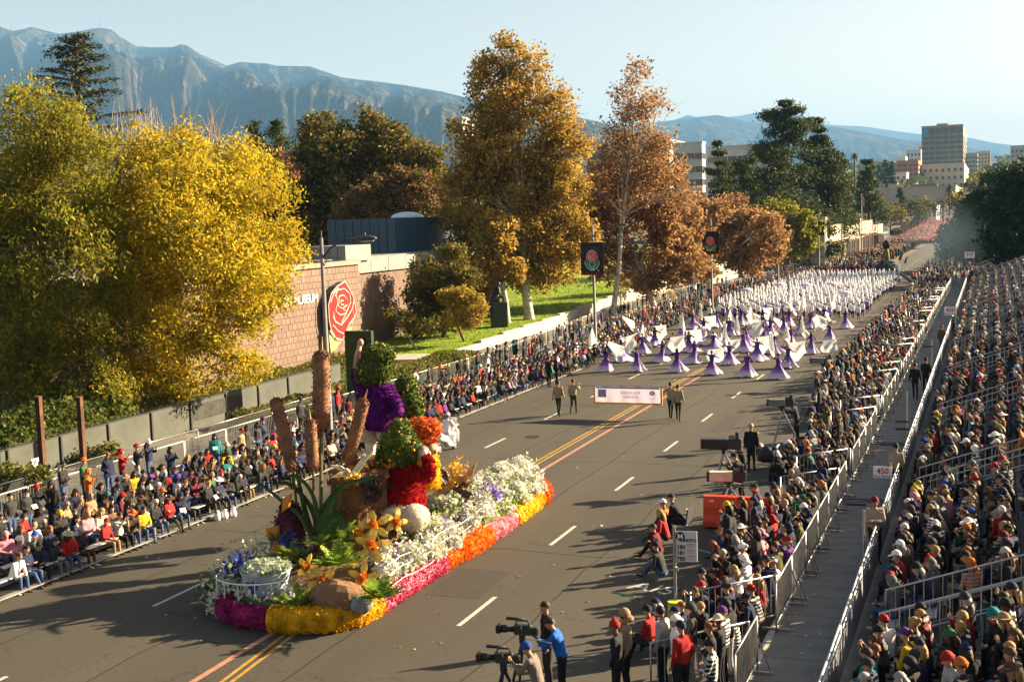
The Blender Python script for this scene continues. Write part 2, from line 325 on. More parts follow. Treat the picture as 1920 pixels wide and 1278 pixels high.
for (x0, y0, x1, y1) in ((1150, 1110, 1190, 1118), (1310, 1030, 1350, 1042), (1410, 870, 1450, 872), (1355, 1262, 1400, 1270)):
    a, b = atZ(x0, y0), atZ(x1, y1); MB().cyl((a[0], a[1], .006), (b[0], b[1], .006), .025, n=4).obj('chalk_mark', M['chalk'], road)
# lawn behind a low white retaining wall
LW = np.array([(70, -.1), (78, .1), (92, .75), (106, 1.05), (121, 1.6), (145, 2.35), (170, 2.6), (215, 2.8), (330, 3.0)])
lz = lambda Y: np.interp(Y, LW[:, 0], LW[:, 1])
lawn_m = pmat('mown lawn', (.20, .29, .022), .95, .3, .5, bump=.6, bscale=60, detail=8)
sheet('lawn', [-75, -60, -50, -43, -36.4], np.concatenate([[62], LW[:, 0], ]) if 0 else np.r_[66, LW[1:, 0]], lambda X, Y: lz(Y) + .02 + np.clip(-37 - X, 0, 20) * .012, lawn_m, kind='structure')
# grass blades as short tufts on the part that shows
gn = 26000; gx = -36.6 - 14 * rng.random(gn) ** 1.2; gy = 76 + 62 * rng.random(gn); gz = lz(gy) + np.clip(-37 - gx, 0, 20) * .012 + .02
an = rng.random(gn) * 6.28; hw = .05; hh = .05 + .05 * rng.random(gn)
b0 = np.stack([gx - np.cos(an) * hw, gy - np.sin(an) * hw, gz], 1); b1 = np.stack([gx + np.cos(an) * hw, gy + np.sin(an) * hw, gz], 1); tp = np.stack([gx + rng.normal(0, .04, gn), gy + rng.normal(0, .04, gn), gz + hh], 1)
M['grass'] = leafmat('grass blades', [(.15, .24, .02), (.22, .32, .025), (.28, .35, .03)], .3)
MB().raw(np.stack([b0, b1, tp], 1).reshape(-1, 3), np.arange(gn * 3).reshape(-1, 3)).obj('grass', M['grass'], kind='stuff', label='short bright green grass of the museum lawn')
# ------------------------------------------------------------ mountains
def vnoise(x, y, s=0):
    xi = np.floor(x).astype(int); yi = np.floor(y).astype(int); fx = x - xi; fy = y - yi; fx = fx * fx * (3 - 2 * fx); fy = fy * fy * (3 - 2 * fy)
    def h(a, b): q = np.sin(a * 127.1 + b * 311.7 + s * 74.7) * 43758.5453; return q - np.floor(q)
    return (h(xi, yi) * (1 - fx) + h(xi + 1, yi) * fx) * (1 - fy) + (h(xi, yi + 1) * (1 - fx) + h(xi + 1, yi + 1) * fx) * fy
def ridged(x, y, o=5, s=0, g=.5):
    t = 0; a = 1; n = 0
    for k in range(o): t = t + a * (1 - np.abs(2 * vnoise(x * 2 ** k, y * 2 ** k, s + k) - 1)); n += a; a *= g
    return t / n
def mountain_mat(name, a, b, c):
    m, n, out = new_mat(name); p = N(n, 'ShaderNodeBsdfPrincipled'); p.inputs['Roughness'].default_value = .95; p.inputs['Specular IOR Level'].default_value = .0
    tc = N(n, 'ShaderNodeTexCoord'); z = N(n, 'ShaderNodeTexNoise'); z.inputs['Scale'].default_value = .004; z.inputs['Detail'].default_value = 10; z.inputs['Roughness'].default_value = .65
    n.links.new(tc.outputs['Object'], z.inputs['Vector'])
    n.links.new(ramp(n, z.outputs['Fac'], [(.36, a), (.52, b), (.64, c)]), p.inputs['Base Color'])
    z2 = N(n, 'ShaderNodeTexNoise'); z2.inputs['Scale'].default_value = .02; z2.inputs['Detail'].default_value = 6; n.links.new(tc.outputs['Object'], z2.inputs['Vector'])
    bp = N(n, 'ShaderNodeBump'); bp.inputs['Strength'].default_value = 1.0; bp.inputs['Distance'].default_value = 60; n.links.new(z2.outputs['Fac'], bp.inputs['Height']); n.links.new(bp.outputs[0], p.inputs['Normal'])
    n.links.new(p.outputs[0], out.inputs['Surface']); return m
def mountains(name, line, D, Db, mat, nx=420, ny=110, amp=.5, s=0, fx=26.0, rough=.005):
    L = np.array(line, float); px = np.linspace(L[0, 0], L[-1, 0], nx); py = np.interp(px, L[:, 0], L[:, 1])
    top = np.array([atY(x, y, D) for x, y in zip(px, py)]); v = np.linspace(0, 1.25, ny)
    hx = (px - L[0, 0]) / 1920.0; V = np.zeros((ny, nx, 3))
    for j, vv in enumerate(v):
        d = Db + (D - Db) * vv; k = d / D
        X = top[:, 0] * k; Y = np.full(nx, d); base = zr(Y) - 20
        t = min(vv, 1.0); prof = t ** 1.15 if vv <= 1 else 1 - (vv - 1) * 1.4
        wz = hx * fx + .9 * (vnoise(hx * 9, np.full(nx, vv * 2.0), s + 3) - .5) + .35 * vv
        sp = ridged(wz, np.full(nx, vv * 1.1), 5, s, .5) - .55; sp2 = ridged(wz * .36 + 5, np.full(nx, vv * .8), 3, s + 9) - .55
        sp3 = ridged(wz * 2.9 + 3, np.full(nx, vv * .8), 3, s + 21, .5) - .55
        env = math.sin(math.pi * min(1, t)) ** .8 if vv <= 1 else 0
        hgt = top[:, 2] - base
        Z = base + hgt * (prof + amp * env * (sp2 * .85 + sp * .9 + sp3 * .4) * .75)
        if vv > .93: Z = Z + hgt * rough * (ridged(hx * 260, np.full(nx, vv * 9), 3, s + 5) - .5) * 2
        if vv < 1: lim = H + (top[:, 2] - H) * k * (.80 + .19 * t); Z = np.where(Z > lim, lim + (Z - lim) * .22, Z)
        V[j] = np.stack([X, Y, Z], 1)
    i = np.arange(ny - 1)[:, None] * nx + np.arange(nx - 1)[None]
    return MB().raw(V.reshape(-1, 3), np.stack([i, i + 1, i + nx + 1, i + nx], -1).reshape(-1, 4)).obj(name, mat, smooth=False if 0 else True, kind='structure')
M['mount'] = mountain_mat('chaparral slope', (.008, .013, .008), (.026, .026, .015), (.095, .07, .045))
mountains('mountains', [(-260, 60), (-100, 52), (0, 47), (25, 56), (60, 48), (110, 61), (165, 54), (185, 50), (210, 52), (225, 66), (255, 84), (285, 86), (325, 86), (338, 80), (350, 82), (375, 99), (425, 121), (450, 114), (500, 117), (520, 121), (580, 122), (640, 143), (700, 150), (760, 158), (830, 170), (900, 188), (1000, 202), (1120, 226), (1250, 262), (1400, 300), (1560, 330)], 7600, 3600, M['mount'], s=1, fx=27, nx=620, ny=125, amp=.9)
mountains('mountains', [(980, 240), (1120, 232), (1200, 232), (1262, 224), (1300, 219), (1345, 214), (1400, 226), (1500, 240), (1560, 236), (1620, 247), (1700, 262), (1790, 268), (1850, 285), (1950, 300), (2100, 312), (2400, 330)], 11500, 7800, M['mount'], s=5, fx=24, amp=.4, ny=80)
mountains('mountains', [(1100, 240), (1262, 224), (1290, 214), (1320, 222), (1385, 216), (1440, 206), (1500, 214), (1520, 226), (1560, 233), (1620, 236), (1690, 246), (1760, 255), (1800, 254), (1870, 268), (1930, 276), (2100, 288), (2400, 320)], 17500, 13000, M['mount'], s=8, fx=30, amp=.4, ny=50)
# radio masts on the summit
for x, y0, y1 in ((186, 52, 42), (191, 52, 38), (22, 56, 44)):
    a, b = atY(x, y0 + 4, 7590), atY(x, y1, 7590); MB().cyl(a, b, 4, 2, 5).obj('radio_mast', M['steel'], label='thin radio mast on the summit ridge at photo x %d' % x if 0 else {186: 'short radio mast on the domed summit ridge', 191: 'taller thin radio mast on the domed summit ridge', 22: 'pale radio mast standing alone on the far end of the ridge'}[x], category='mast')
# ------------------------------------------------------------ air
hz, n, out = new_mat('haze'); pv = N(n, 'ShaderNodeVolumePrincipled'); pv.inputs['Density'].default_value = 6.8e-5; pv.inputs['Color'].default_value = (.20, .45, .85, 1); pv.inputs['Anisotropy'].default_value = 0.0
n.links.new(pv.outputs[0], out.inputs['Volume'])
MB().box((0, 11000, 620), (44000, 23000, 1400)).obj('haze', hz, kind='stuff')
# ------------------------------------------------------------ people: posed bodies grown into one continuous surface each
M['skin'] = attrmat('skin', 'c_skin', .55, bump=0); M['top'] = attrmat('cloth top', 'c_top', .85); M['legs'] = attrmat('cloth legs', 'c_legs', .85); M['shoe'] = attrmat('shoe', 'c_shoe', .6, bump=0)
M['hair'] = attrmat('hair', 'c_hair', .6, bump=.5); M['hat'] = attrmat('hat', 'c_hat', .8, bump=.3); M['feature'] = pmat('eyes and lips', (.035, .02, .018), .4)
def prims_for(p):
    """joints -> [(p0, r0, p1, r1, label)], label 0 skin 1 top 2 legs 3 shoe"""
    J = {k: np.array(v, float) for k, v in p['J'].items()}; b = p.get('bulk', 1.0); skirt = p.get('skirt'); P = []
    hc = (J['hipL'] + J['hipR']) / 2; ch = J['chest']; nk = J['neck']; hd = J['head']
    P.append((J['hipL'], .105 * b, J['hipR'], .105 * b, 2)); mid = (hc * .5 + ch * .5)
    for s in 'LR':
        sh = J['sh' + s]; side = nrm(sh - nk)
        P.append((hc + (J['hip' + s] - hc) * .55 + (ch - hc) * .12, .115 * b, ch + (sh - ch) * .42, .122 * b, 1))
        P.append((ch * .4 + nk * .6, .07, sh, .07 * b, 1)); el = J['el' + s]; ha = J['ha' + s]
        P.append((sh, .068 * b, el, .052 * b, 1)); wr = el + (ha - el) * .93
        P.append((el, .052 * b, wr, .036 * b if not p.get('bare') else .03, 0 if p.get('bare') else 1)); P.append((wr, .027, ha + (ha - el) * .12, .034, 0))
        kn = J['kn' + s]; an = J['an' + s]; to = J['to' + s]
        if not p.get('skirt_only'):
            P.append((J['hip' + s], .098, kn, .066, 2)); P.append((kn, .064, an, .046, 2 if not p.get('shorts') else 0)); P.append((an + np.array([0, 0, -.03]), .043, to, .036, 3))
    P.append((hc + (ch - hc) * .3, .12 * b, ch, .135 * b, 1)); P.append((ch, .10, nk, .058, 1)); P.append((nk, .05, nk + (hd - nk) * .6, .052, 0))
    f = p.get('face', np.array([0, 1.0, 0])); f = nrm(f); up = nrm(hd - nk); f = nrm(f - up * np.dot(f, up) * .6)
    P.append((hd + up * .035 - f * .015, .092, hd - up * .045 + f * .02, .072, 0)); P.append((hd - up * .06 + f * .045, .045, hd - up * .075 + f * .05, .035, 0))
    P.append((hd + f * .085 - up * .0, .016, hd + f * .112 - up * .03, .017, 0))
    r = np.cross(f, up)
    for sg in (-1, 1): P.append((hd + r * sg * .085 + up * .012, .018, hd + r * sg * .088 - up * .02, .015, 0))
    P += p.get('extra', [])
    return P, hd, f, up, r
def capsule(m, p0, r0, p1, r1, n=10):
    p0, p1 = np.array(p0, float), np.array(p1, float); d = p1 - p0; L = np.linalg.norm(d); u, v, t = frame(d if L > 1e-6 else [0, 0, 1]); pts = []; rs = []
    for a in (-80, -50, -20): pts.append(p0 + t * r0 * math.sin(math.radians(a))); rs.append(r0 * math.cos(math.radians(a)))
    for a in (20, 50, 80): pts.append(p1 + t * r1 * math.sin(math.radians(a))); rs.append(r1 * math.cos(math.radians(a)))
    V = []; a = np.arange(n) * 2 * math.pi / n
    for q, r in zip(pts, rs): V.append(q + r * (np.outer(np.cos(a), u) + np.outer(np.sin(a), v)))
    V = np.concatenate(V); k = len(pts)
    m.raw(V, [[j * n + i, j * n + (i + 1) % n, (j + 1) * n + (i + 1) % n, (j + 1) * n + i] for j in range(k - 1) for i in range(n)])
    m.raw(V[:n][::-1], [list(range(n))]); m.raw(V[-n:], [list(range(n))])
def grow(prims, voxel, ratio):
    m = MB()
    for q in prims: capsule(m, *q[:4])
    me = m.mesh('grow', M['white']); o = link('grow', me)
    a = o.modifiers.new('r', 'REMESH'); a.mode = 'VOXEL'; a.voxel_size = voxel
    s = o.modifiers.new('s', 'SMOOTH'); s.factor = .5; s.iterations = 2
    d = o.modifiers.new('d', 'DECIMATE'); d.ratio = ratio
    dg = bpy.context.evaluated_depsgraph_get(); dg.update(); e = o.evaluated_get(dg).to_mesh()
    V = np.empty(len(e.vertices) * 3); e.vertices.foreach_get('co', V); V = V.reshape(-1, 3)
    e.calc_loop_triangles(); T = np.empty(len(e.loop_triangles) * 3, int); e.loop_triangles.foreach_get('vertices', T); T = T.reshape(-1, 3)
    bpy.data.objects.remove(o); bpy.data.meshes.remove(me); return V, T
def label(cen, prims):
    best = np.full(len(cen), 1e9); lab = np.zeros(len(cen), int)
    for p0, r0, p1, r1, l in prims:
        p0, p1 = np.asarray(p0, float), np.asarray(p1, float); d = p1 - p0; t = np.clip(((cen - p0) @ d) / max(1e-9, d @ d), 0, 1)
        q = np.linalg.norm(cen - p0 - t[:, None] * d, axis=1) - (r0 + (r1 - r0) * t); k = q < best; best[k] = q[k]; lab[k] = l
    return lab
def J_stand(**k):
    J = dict(hipL=(-.085, 0, .92), hipR=(.085, 0, .92), chest=(0, .0, 1.27), neck=(0, -.01, 1.475), head=(0, .025, 1.635), shL=(-.175, -.01, 1.41), shR=(.175, -.01, 1.41),
             elL=(-.235, -.03, 1.13), elR=(.235, -.03, 1.13), haL=(-.22, .07, .87), haR=(.22, .07, .87), knL=(-.095, .02, .49), knR=(.095, .02, .49), anL=(-.1, -.03, .09), anR=(.1, -.03, .09), toL=(-.115, .13, .04), toR=(.115, .13, .04))
    J.update(k); return J
def J_sit(lean=.06, h=.46, **k):
    J = dict(hipL=(-.09, 0, h), hipR=(.09, 0, h), chest=(0, lean * .8, h + .34), neck=(0, lean * 1.3, h + .55), head=(0, lean * 1.3 + .045, h + .70), shL=(-.175, lean * 1.2, h + .48), shR=(.175, lean * 1.2, h + .48),
             elL=(-.24, lean + .06, h + .22), elR=(.24, lean + .06, h + .22), haL=(-.10, .32, h + .16), haR=(.10, .32, h + .16), knL=(-.13, .43, h + .03), knR=(.13, .43, h + .03), anL=(-.13, .47, .09), anR=(.13, .44, .09), toL=(-.15, .62, .04), toR=(.15, .59, .04))
    J.update(k); return J
POSES = {
 'sit_rest': dict(J=J_sit()),
 'sit_lean': dict(J=J_sit(.22, haL=(-.06, .46, .62), haR=(.07, .47, .60), elL=(-.2, .34, .56), elR=(.2, .34, .56))),
 'sit_phone': dict(J=J_sit(.04, haL=(-.06, .34, 1.05), haR=(.07, .34, 1.05), elL=(-.23, .2, .78), elR=(.23, .2, .78))),
 'sit_cross': dict(J=J_sit(.03, haL=(.12, .2, .76), haR=(-.12, .22, .73), anR=(.02, .52, .12), toR=(.1, .66, .07))),
 'sit_clap': dict(J=J_sit(.1, haL=(-.02, .36, .86), haR=(.03, .37, .88), elL=(-.24, .16, .68), elR=(.24, .16, .68))),
 'sit_turn': dict(J=J_sit(.05, haL=(-.14, .26, .6), haR=(.1, .3, .62)), face=np.array([.75, .65, 0])),
 'sit_turnb': dict(J=J_sit(.08, haL=(-.1, .3, .62), haR=(.16, .24, .6)), face=np.array([-.7, .7, 0]), bulk=1.1),
 'sit_bulk': dict(J=J_sit(.05, haL=(-.05, .26, .66), haR=(.06, .27, .65)), bulk=1.18),
 'stand_rest': dict(J=J_stand()),
 'stand_phone': dict(J=J_stand(haL=(-.06, .3, 1.55), haR=(.07, .3, 1.55), elL=(-.24, .16, 1.28), elR=(.24, .16, 1.28))),
 'stand_cross': dict(J=J_stand(haL=(.12, .2, 1.18), haR=(-.12, .22, 1.15), elL=(-.23, .08, 1.13), elR=(.23, .08, 1.13)), bulk=1.08),
 'stand_turn': dict(J=J_stand(haR=(.12, .2, 1.06)), face=np.array([.7, .7, 0]), bulk=1.05),
 'walk': dict(J=J_stand(hipL=(-.085, 0, .90), hipR=(.085, 0, .90), knL=(-.09, .2, .52), anL=(-.09, .24, .10), toL=(-.1, .4, .06), knR=(.09, -.05, .48), anR=(.1, -.32, .14), toR=(.11, -.2, .04), haL=(-.25, -.14, .9), haR=(.25, .22, .92))),
 'scout': dict(J=J_stand(haL=(-.26, .16, 1.48), elL=(-.34, -.02, 1.25), knL=(-.09, .12, .5), anL=(-.09, .12, .09), toL=(-.1, .28, .05), knR=(.09, -.02, .49), anR=(.1, -.2, .1), toR=(.11, -.06, .04)), bare=True),
 'scout_mirror': dict(J=J_stand(haR=(.26, .16, 1.48), elR=(.34, -.02, 1.25), knR=(.09, .12, .5), anR=(.09, .12, .09), toR=(.1, .28, .05), knL=(-.09, -.02, .49), anL=(-.1, -.2, .1), toL=(-.11, -.06, .04)), bare=True),
 'operate': dict(J=J_stand(chest=(0, .08, 1.25), neck=(0, .14, 1.44), head=(0, .22, 1.57), shL=(-.175, .13, 1.38), shR=(.175, .13, 1.38), haL=(-.13, .5, 1.36), haR=(.13, .46, 1.2), elL=(-.25, .3, 1.18), elR=(.25, .28, 1.1))),
 'ride': dict(J=J_sit(.1, .74, haL=(-.28, .5, 1.02), haR=(.28, .5, 1.02), elL=(-.28, .26, 1.0), elR=(.28, .26, 1.0), knL=(-.16, .38, .66), knR=(.16, .38, .66), anL=(-.17, .34, .3), anR=(.17, .34, .3), toL=(-.18, .5, .25), toR=(.18, .5, .25))),
 'dance_a': dict(J=J_stand(haL=(-.52, .2, 1.75), elL=(-.4, .06, 1.5), haR=(.55, .06, 1.2), elR=(.4, 0, 1.25)), bare=True),
 'dance_b': dict(J=J_stand(haL=(-.66, .12, 1.3), elL=(-.42, .04, 1.34), haR=(.3, .25, 1.85), elR=(.36, .08, 1.55)), bare=True, face=np.array([-.5, .8, 0])),
 'dance_c': dict(J=J_stand(haL=(-.5, .3, .95), elL=(-.36, .12, 1.13), haR=(.62, .2, .95), elR=(.4, .08, 1.15)), bare=True, face=np.array([.4, .9, 0])),
 'ground_sit': dict(J=J_sit(.12, .16, knL=(-.16, .3, .42), knR=(.16, .32, .40), anL=(-.12, .55, .08), anR=(.14, .58, .08), toL=(-.13, .7, .06), toR=(.15, .72, .06), haL=(-.14, .3, .44), haR=(.14, .32, .42), elL=(-.26, .14, .34), elR=(.26, .14, .34))),
}
PA, PB, PC_, PD = {}, {}, {}, {}
BODY_M = None
def finger_hand(m, el, ha, thumb_side):
    d = nrm(ha - el); u, v, _ = frame(d); base = ha + d * .05
    for i, (o, L) in enumerate(((-.024, .05), (-.008, .06), (.008, .062), (.024, .052))):
        a = base + u * o; k = a + d * L * .5 + v * .006; e = k + d * L * .4 + v * .022; m.tube([a - d * .02, k, e], [.0105, .0095, .007], 5, 0)
    t0 = ha + u * .026 * thumb_side; m.tube([t0, t0 + d * .035 + u * .022 * thumb_side, t0 + d * .062 + u * .016 * thumb_side + v * .012], [.012, .011, .008], 5, 0)
def build_pose(name):
    p = POSES[name]; P, hd, f, up, r = prims_for(p)
    V, T = grow(P, .021, .16 if 'dance' not in name else .13); lab = label(V[T].mean(1), P)
    m = MB(); m.raw(V, T, lab)
    for sg in (-1, 1): m.ell(hd + f * .088 + r * sg * .033 + up * .016, (.013, .009, .008), 5, 3, mat=4); 
    m.ell(hd + f * .092 - up * .052, (.022, .01, .006), 5, 3, mat=4)
    J = {k: np.array(v, float) for k, v in p['J'].items()}
    for s, sg in (('L', 1), ('R', -1)): finger_hand(m, J['el' + s], J['ha' + s], sg)
    me = m.mesh('body_' + name, [M['skin'], M['top'], M['legs'], M['shoe'], M['feature']], smooth=True)
    R = np.stack([r, f, up], 1)
    PA[name] = (me, hd, R)
    V2, T2 = grow(P, .045, .17); PB[name] = (V2, T2, label(V2[T2].mean(1), P), hd, R)
    V4, T4 = grow(P, .085, .11); PD[name] = (V4, T4, label(V4[T4].mean(1), P), hd, R)
    V3, T3 = grow(P, .07, .16); PC_[name] = (V3, T3, label(V3[T3].mean(1), P), hd, R)
for k in POSES: build_pose(k)
# ------------------------------------------------------------ hair and headwear, about the head's centre (x right, y face, z up)
def shell(m, r, zmin, seg=10, rings=5, c=(0, -.012, .02), cut=.35, mat=0, noise=0.0):
    """a cap of hair: lower behind than in front"""
    V = []; 
    for k in range(rings + 1):
        for i in range(seg):
            a = 2 * math.pi * i / seg; back = .5 - .5 * math.sin(a); lo = math.acos(cut) if False else (1.25 + zmin * back * back); t = lo * (1 - k / rings) + .02
            q = 1 + noise * math.sin(7 * a + 3 * k)
            V.append([c[0] + r[0] * q * math.sin(t) * math.cos(a), c[1] + r[1] * q * math.sin(t) * math.sin(a), c[2] + r[2] * q * math.cos(t)])
    m.raw(V, [[k * seg + i, k * seg + (i + 1) % seg, (k + 1) * seg + (i + 1) % seg, (k + 1) * seg + i] for k in range(rings) for i in range(seg)], mat)
def head_pieces(seg, rings):
    D = {}
    m = MB(); shell(m, (.098, .112, .118), .75, seg, rings, noise=.02); D['hair_short'] = m
    m = MB(); shell(m, (.102, .116, .12), 1.0, seg, rings, noise=.03); m.tube([(0, -.07, .03), (0, -.115, -.08), (0, -.11, -.2), (0, -.1, -.30)], [.085, .1, .095, .05], max(6, seg - 2), flat=.55)
    for s in (-1, 1): m.tube([(s * .085, -.02, .04), (s * .098, -.02, -.07), (s * .1, .0, -.2)], [.03, .036, .02], 5)
    D['hair_long'] = m
    m = MB(); shell(m, (.1, .114, .118), .85, seg, rings); m.ell((0, -.13, .06), (.05, .045, .05), 6, 4); D['hair_bun'] = m
    m = MB(); shell(m, (.105, .12, .128), .45, seg, rings, c=(0, -.01, .03)); V = []
    for a in np.linspace(.25, math.pi - .25, 6): V.append([.098 * math.cos(a), .1 * math.sin(a), .058])
    for a in np.linspace(.25, math.pi - .25, 6): V.append([.092 * math.cos(a), .105 + .085 * math.sin(a), .04])
    m.raw(V, [[i, i + 1, 7 + i, 6 + i] for i in range(5)]); m.ell((0, -.01, .157), (.012, .012, .006), 5, 2); D['cap'] = m
    m = MB(); shell(m, (.108, .122, .135), .5, seg, rings, c=(0, -.01, .03)); m.tube([(.105 * math.cos(a), -.012 + .118 * math.sin(a), .045 - .02 * math.sin(a) * -1 * 0) for a in np.linspace(0, 2 * math.pi, 9)], .018, 5, caps=False); D['beanie'] = m
    m = MB(); m.V = [v.copy() for v in m.V]; shell(m, (.108, .122, .135), .5, seg, rings, c=(0, -.01, .03)); m.tube([(.105 * math.cos(a), -.012 + .118 * math.sin(a), .045) for a in np.linspace(0, 2 * math.pi, 9)], .018, 5, caps=False); m.ell((0, -.015, .185), .037, 6, 4, noise=.06); D['bobble_hat'] = m
    m = MB(); shell(m, (.104, .118, .13), .25, seg, rings, c=(0, -.005, .035)); V = []
    for rr, z in ((.1, .06), (.19, .045), (.195, .052)):
        for i in range(12): a = 2 * math.pi * i / 12; V.append([rr * math.cos(a), -.005 + rr * 1.08 * math.sin(a), z + .015 * math.cos(2 * a)])
    m.raw(V, [[k * 12 + i, k * 12 + (i + 1) % 12, (k + 1) * 12 + (i + 1) % 12, (k + 1) * 12 + i] for k in range(2) for i in range(12)]); D['brimmed_hat'] = m
    m = MB(); shell(m, (.118, .128, .135), 1.15, seg, rings, c=(0, -.03, .02)); m.tube([(0, -.07, -.05), (0, -.09, -.14)], [.12, .14], 8, flat=.8); D['hood'] = m
    return D
HP = {k: v.mesh(k, [M['hair'] if 'hair' in k else M['hat']], smooth=True) for k, v in head_pieces(12, 5).items()}
HPL = {k: (np.concatenate(v.V), v.F) for k, v in head_pieces(7, 3).items()}
HPD = {k: (np.concatenate(v.V), v.F) for k, v in head_pieces(5, 2).items()}
for _k, _src in (('hair_long', 'hair_short'), ('beanie', 'hair_short'), ('cap', 'hair_short'), ('bobble_hat', 'hair_short'), ('hood', 'hair_short')): HPD[_k] = (HPD[_src][0] * (1.0 if 'hair' in _k else 1.08), HPD[_src][1])
HPX = {k: v for k, v in HPL.items() if k in ('hair_short', 'hair_long', 'cap', 'beanie', 'hood', 'brimmed_hat', 'bobble_hat', 'hair_bun')}
COL = {'black': (.014, .014, .016), 'charcoal': (.04, .04, .044), 'navy': (.018, .026, .07), 'grey': (.17, .17, .175), 'pale grey': (.42, .42, .43), 'white': (.74, .73, .72), 'red': (.42, .018, .02), 'maroon': (.14, .012, .025), 'pink': (.62, .26, .33),
       'royal blue': (.02, .07, .38), 'sky blue': (.22, .42, .62), 'teal': (.01, .22, .24), 'green': (.03, .16, .06), 'olive': (.12, .12, .045), 'tan': (.36, .25, .14), 'brown': (.11, .06, .035), 'purple': (.13, .03, .24), 'orange': (.62, .16, .02), 'yellow': (.68, .48, .03), 'cream': (.62, .56, .43), 'denim': (.055, .09, .19)}
for _k in COL:
    if _k not in ('white', 'black', 'denim'): COL[_k] = tuple(v * .72 for v in COL[_k])
SKIN_K = .85
HAIRC = {'black': (.012, .010, .009), 'dark brown': (.035, .02, .012), 'brown': (.085, .045, .022), 'auburn': (.17, .06, .025), 'blonde': (.29, .19, .075), 'grey': (.26, .25, .24), 'white': (.52, .5, .47)}
SKIN = [tuple(v * SKIN_K for v in q) for q in [(.50, .27, .17), (.56, .33, .22), (.42, .21, .12), (.27, .13, .07), (.13, .065, .04), (.48, .28, .19)]]
TOPW = ['black'] * 44 + ['charcoal'] * 20 + ['navy'] * 20 + ['grey'] * 5 + ['pale grey'] * 3 + ['white'] * 4 + ['red'] * 6 + ['maroon'] * 2 + ['pink', 'pink', 'royal blue', 'royal blue', 'sky blue', 'teal', 'green', 'olive', 'olive', 'tan', 'tan', 'brown', 'brown', 'purple', 'orange', 'yellow', 'cream']
LEGW = ['denim'] * 7 + ['black'] * 8 + ['charcoal'] * 4 + ['navy'] * 3 + ['tan'] * 2 + ['grey', 'brown', 'pale grey']
HATW = ['white'] * 4 + ['red'] * 4 + ['black'] * 13 + ['navy'] * 8 + ['charcoal'] * 6 + ['grey'] * 2 + ['tan', 'cream', 'royal blue', 'sky blue', 'pink', 'purple', 'orange', 'yellow', 'green', 'maroon', 'teal']
def look(R=random):
    d = dict(top=R.choice(TOPW), legs=R.choice(LEGW), shoe=R.choice(['black', 'white', 'brown', 'grey']), skin=R.choice(SKIN[:3] * 3 + SKIN), hair=R.choice(['black', 'black', 'dark brown', 'dark brown', 'dark brown', 'brown', 'brown', 'auburn', 'blonde', 'blonde', 'grey', 'white']))
    d['pat'] = R.choice([0, 0, 0, 1, 1, 1, 2, 3]); d['top2'] = R.choice(['white', 'pale grey', 'grey', 'cream', 'red', 'navy', 'black']) if d['pat'] == 1 else R.choice(['white', 'pale grey', 'black'])
    if d['pat'] > 1 and d['top2'] == d['top']: d['pat'] = 0
    k = R.random(); d['style'] = 'hair_long' if R.random() < .42 else ('hair_bun' if R.random() < .12 else 'hair_short'); d['wear'] = None
    if k < .40: d['wear'] = R.choice(['cap', 'cap', 'cap', 'beanie', 'beanie', 'bobble_hat', 'brimmed_hat']); d['hat'] = R.choice(HATW) if d['wear'] != 'brimmed_hat' else R.choice(['tan', 'cream', 'black', 'brown', 'white'])
    elif k < .55: d['wear'] = 'hood'; d['hat'] = d['top']
    return d
NW = {'cap': 'cap', 'beanie': 'beanie', 'bobble_hat': 'bobble hat', 'brimmed_hat': 'brimmed hat', 'hood': 'hood up'}
def phrase(d):
    J_ = ['jacket', 'open jacket', 'striped top', 'checked shirt'][d.get('pat', 0)]
    if d['wear'] == 'hood': return f"{d['top']} {J_} with hood up"
    if d['wear']: return f"{d['top']} {J_} and {d['hat']} {NW[d['wear']]}"
    return f"{d['top']} {J_} and {'long ' if d['style']=='hair_long' else 'tied ' if d['style']=='hair_bun' else 'short '}{d['hair']} hair"
def person(pose, loc, rz, d, label, group=None, scale=1.0, category='person', hats=True):
    me, hd, R = PA[pose]; o = link('person', me, None, loc, label=label, category=category, group=group)
    o.rotation_euler = (0, 0, rz); o.scale = (scale,) * 3
    o['c_skin'] = list(d['skin']); o['c_top'] = list(COL.get(d['top'], (.1, .1, .1)) if isinstance(d['top'], str) else d['top']); o['c_legs'] = list(COL[d['legs']] if isinstance(d['legs'], str) else d['legs']); o['c_shoe'] = list(COL[d['shoe']])
    o['c_pat'] = float(d.get('pat', 0)); o['c_top2'] = list(COL[d.get('top2', 'white')])
    mt = Matrix([list(R[i]) + [hd[i]] for i in range(3)] + [[0, 0, 0, 1]])
    for nm in ([d['style']] if d.get('style') and d['wear'] != 'hood' else []) + ([d['wear']] if d['wear'] else []):
        c = link(nm, HP[nm], o); c.matrix_local = mt
        if 'hair' in nm: c['c_hair'] = list(HAIRC[d['hair']])
        else: c['c_hat'] = list(COL[d['hat']])
    return o
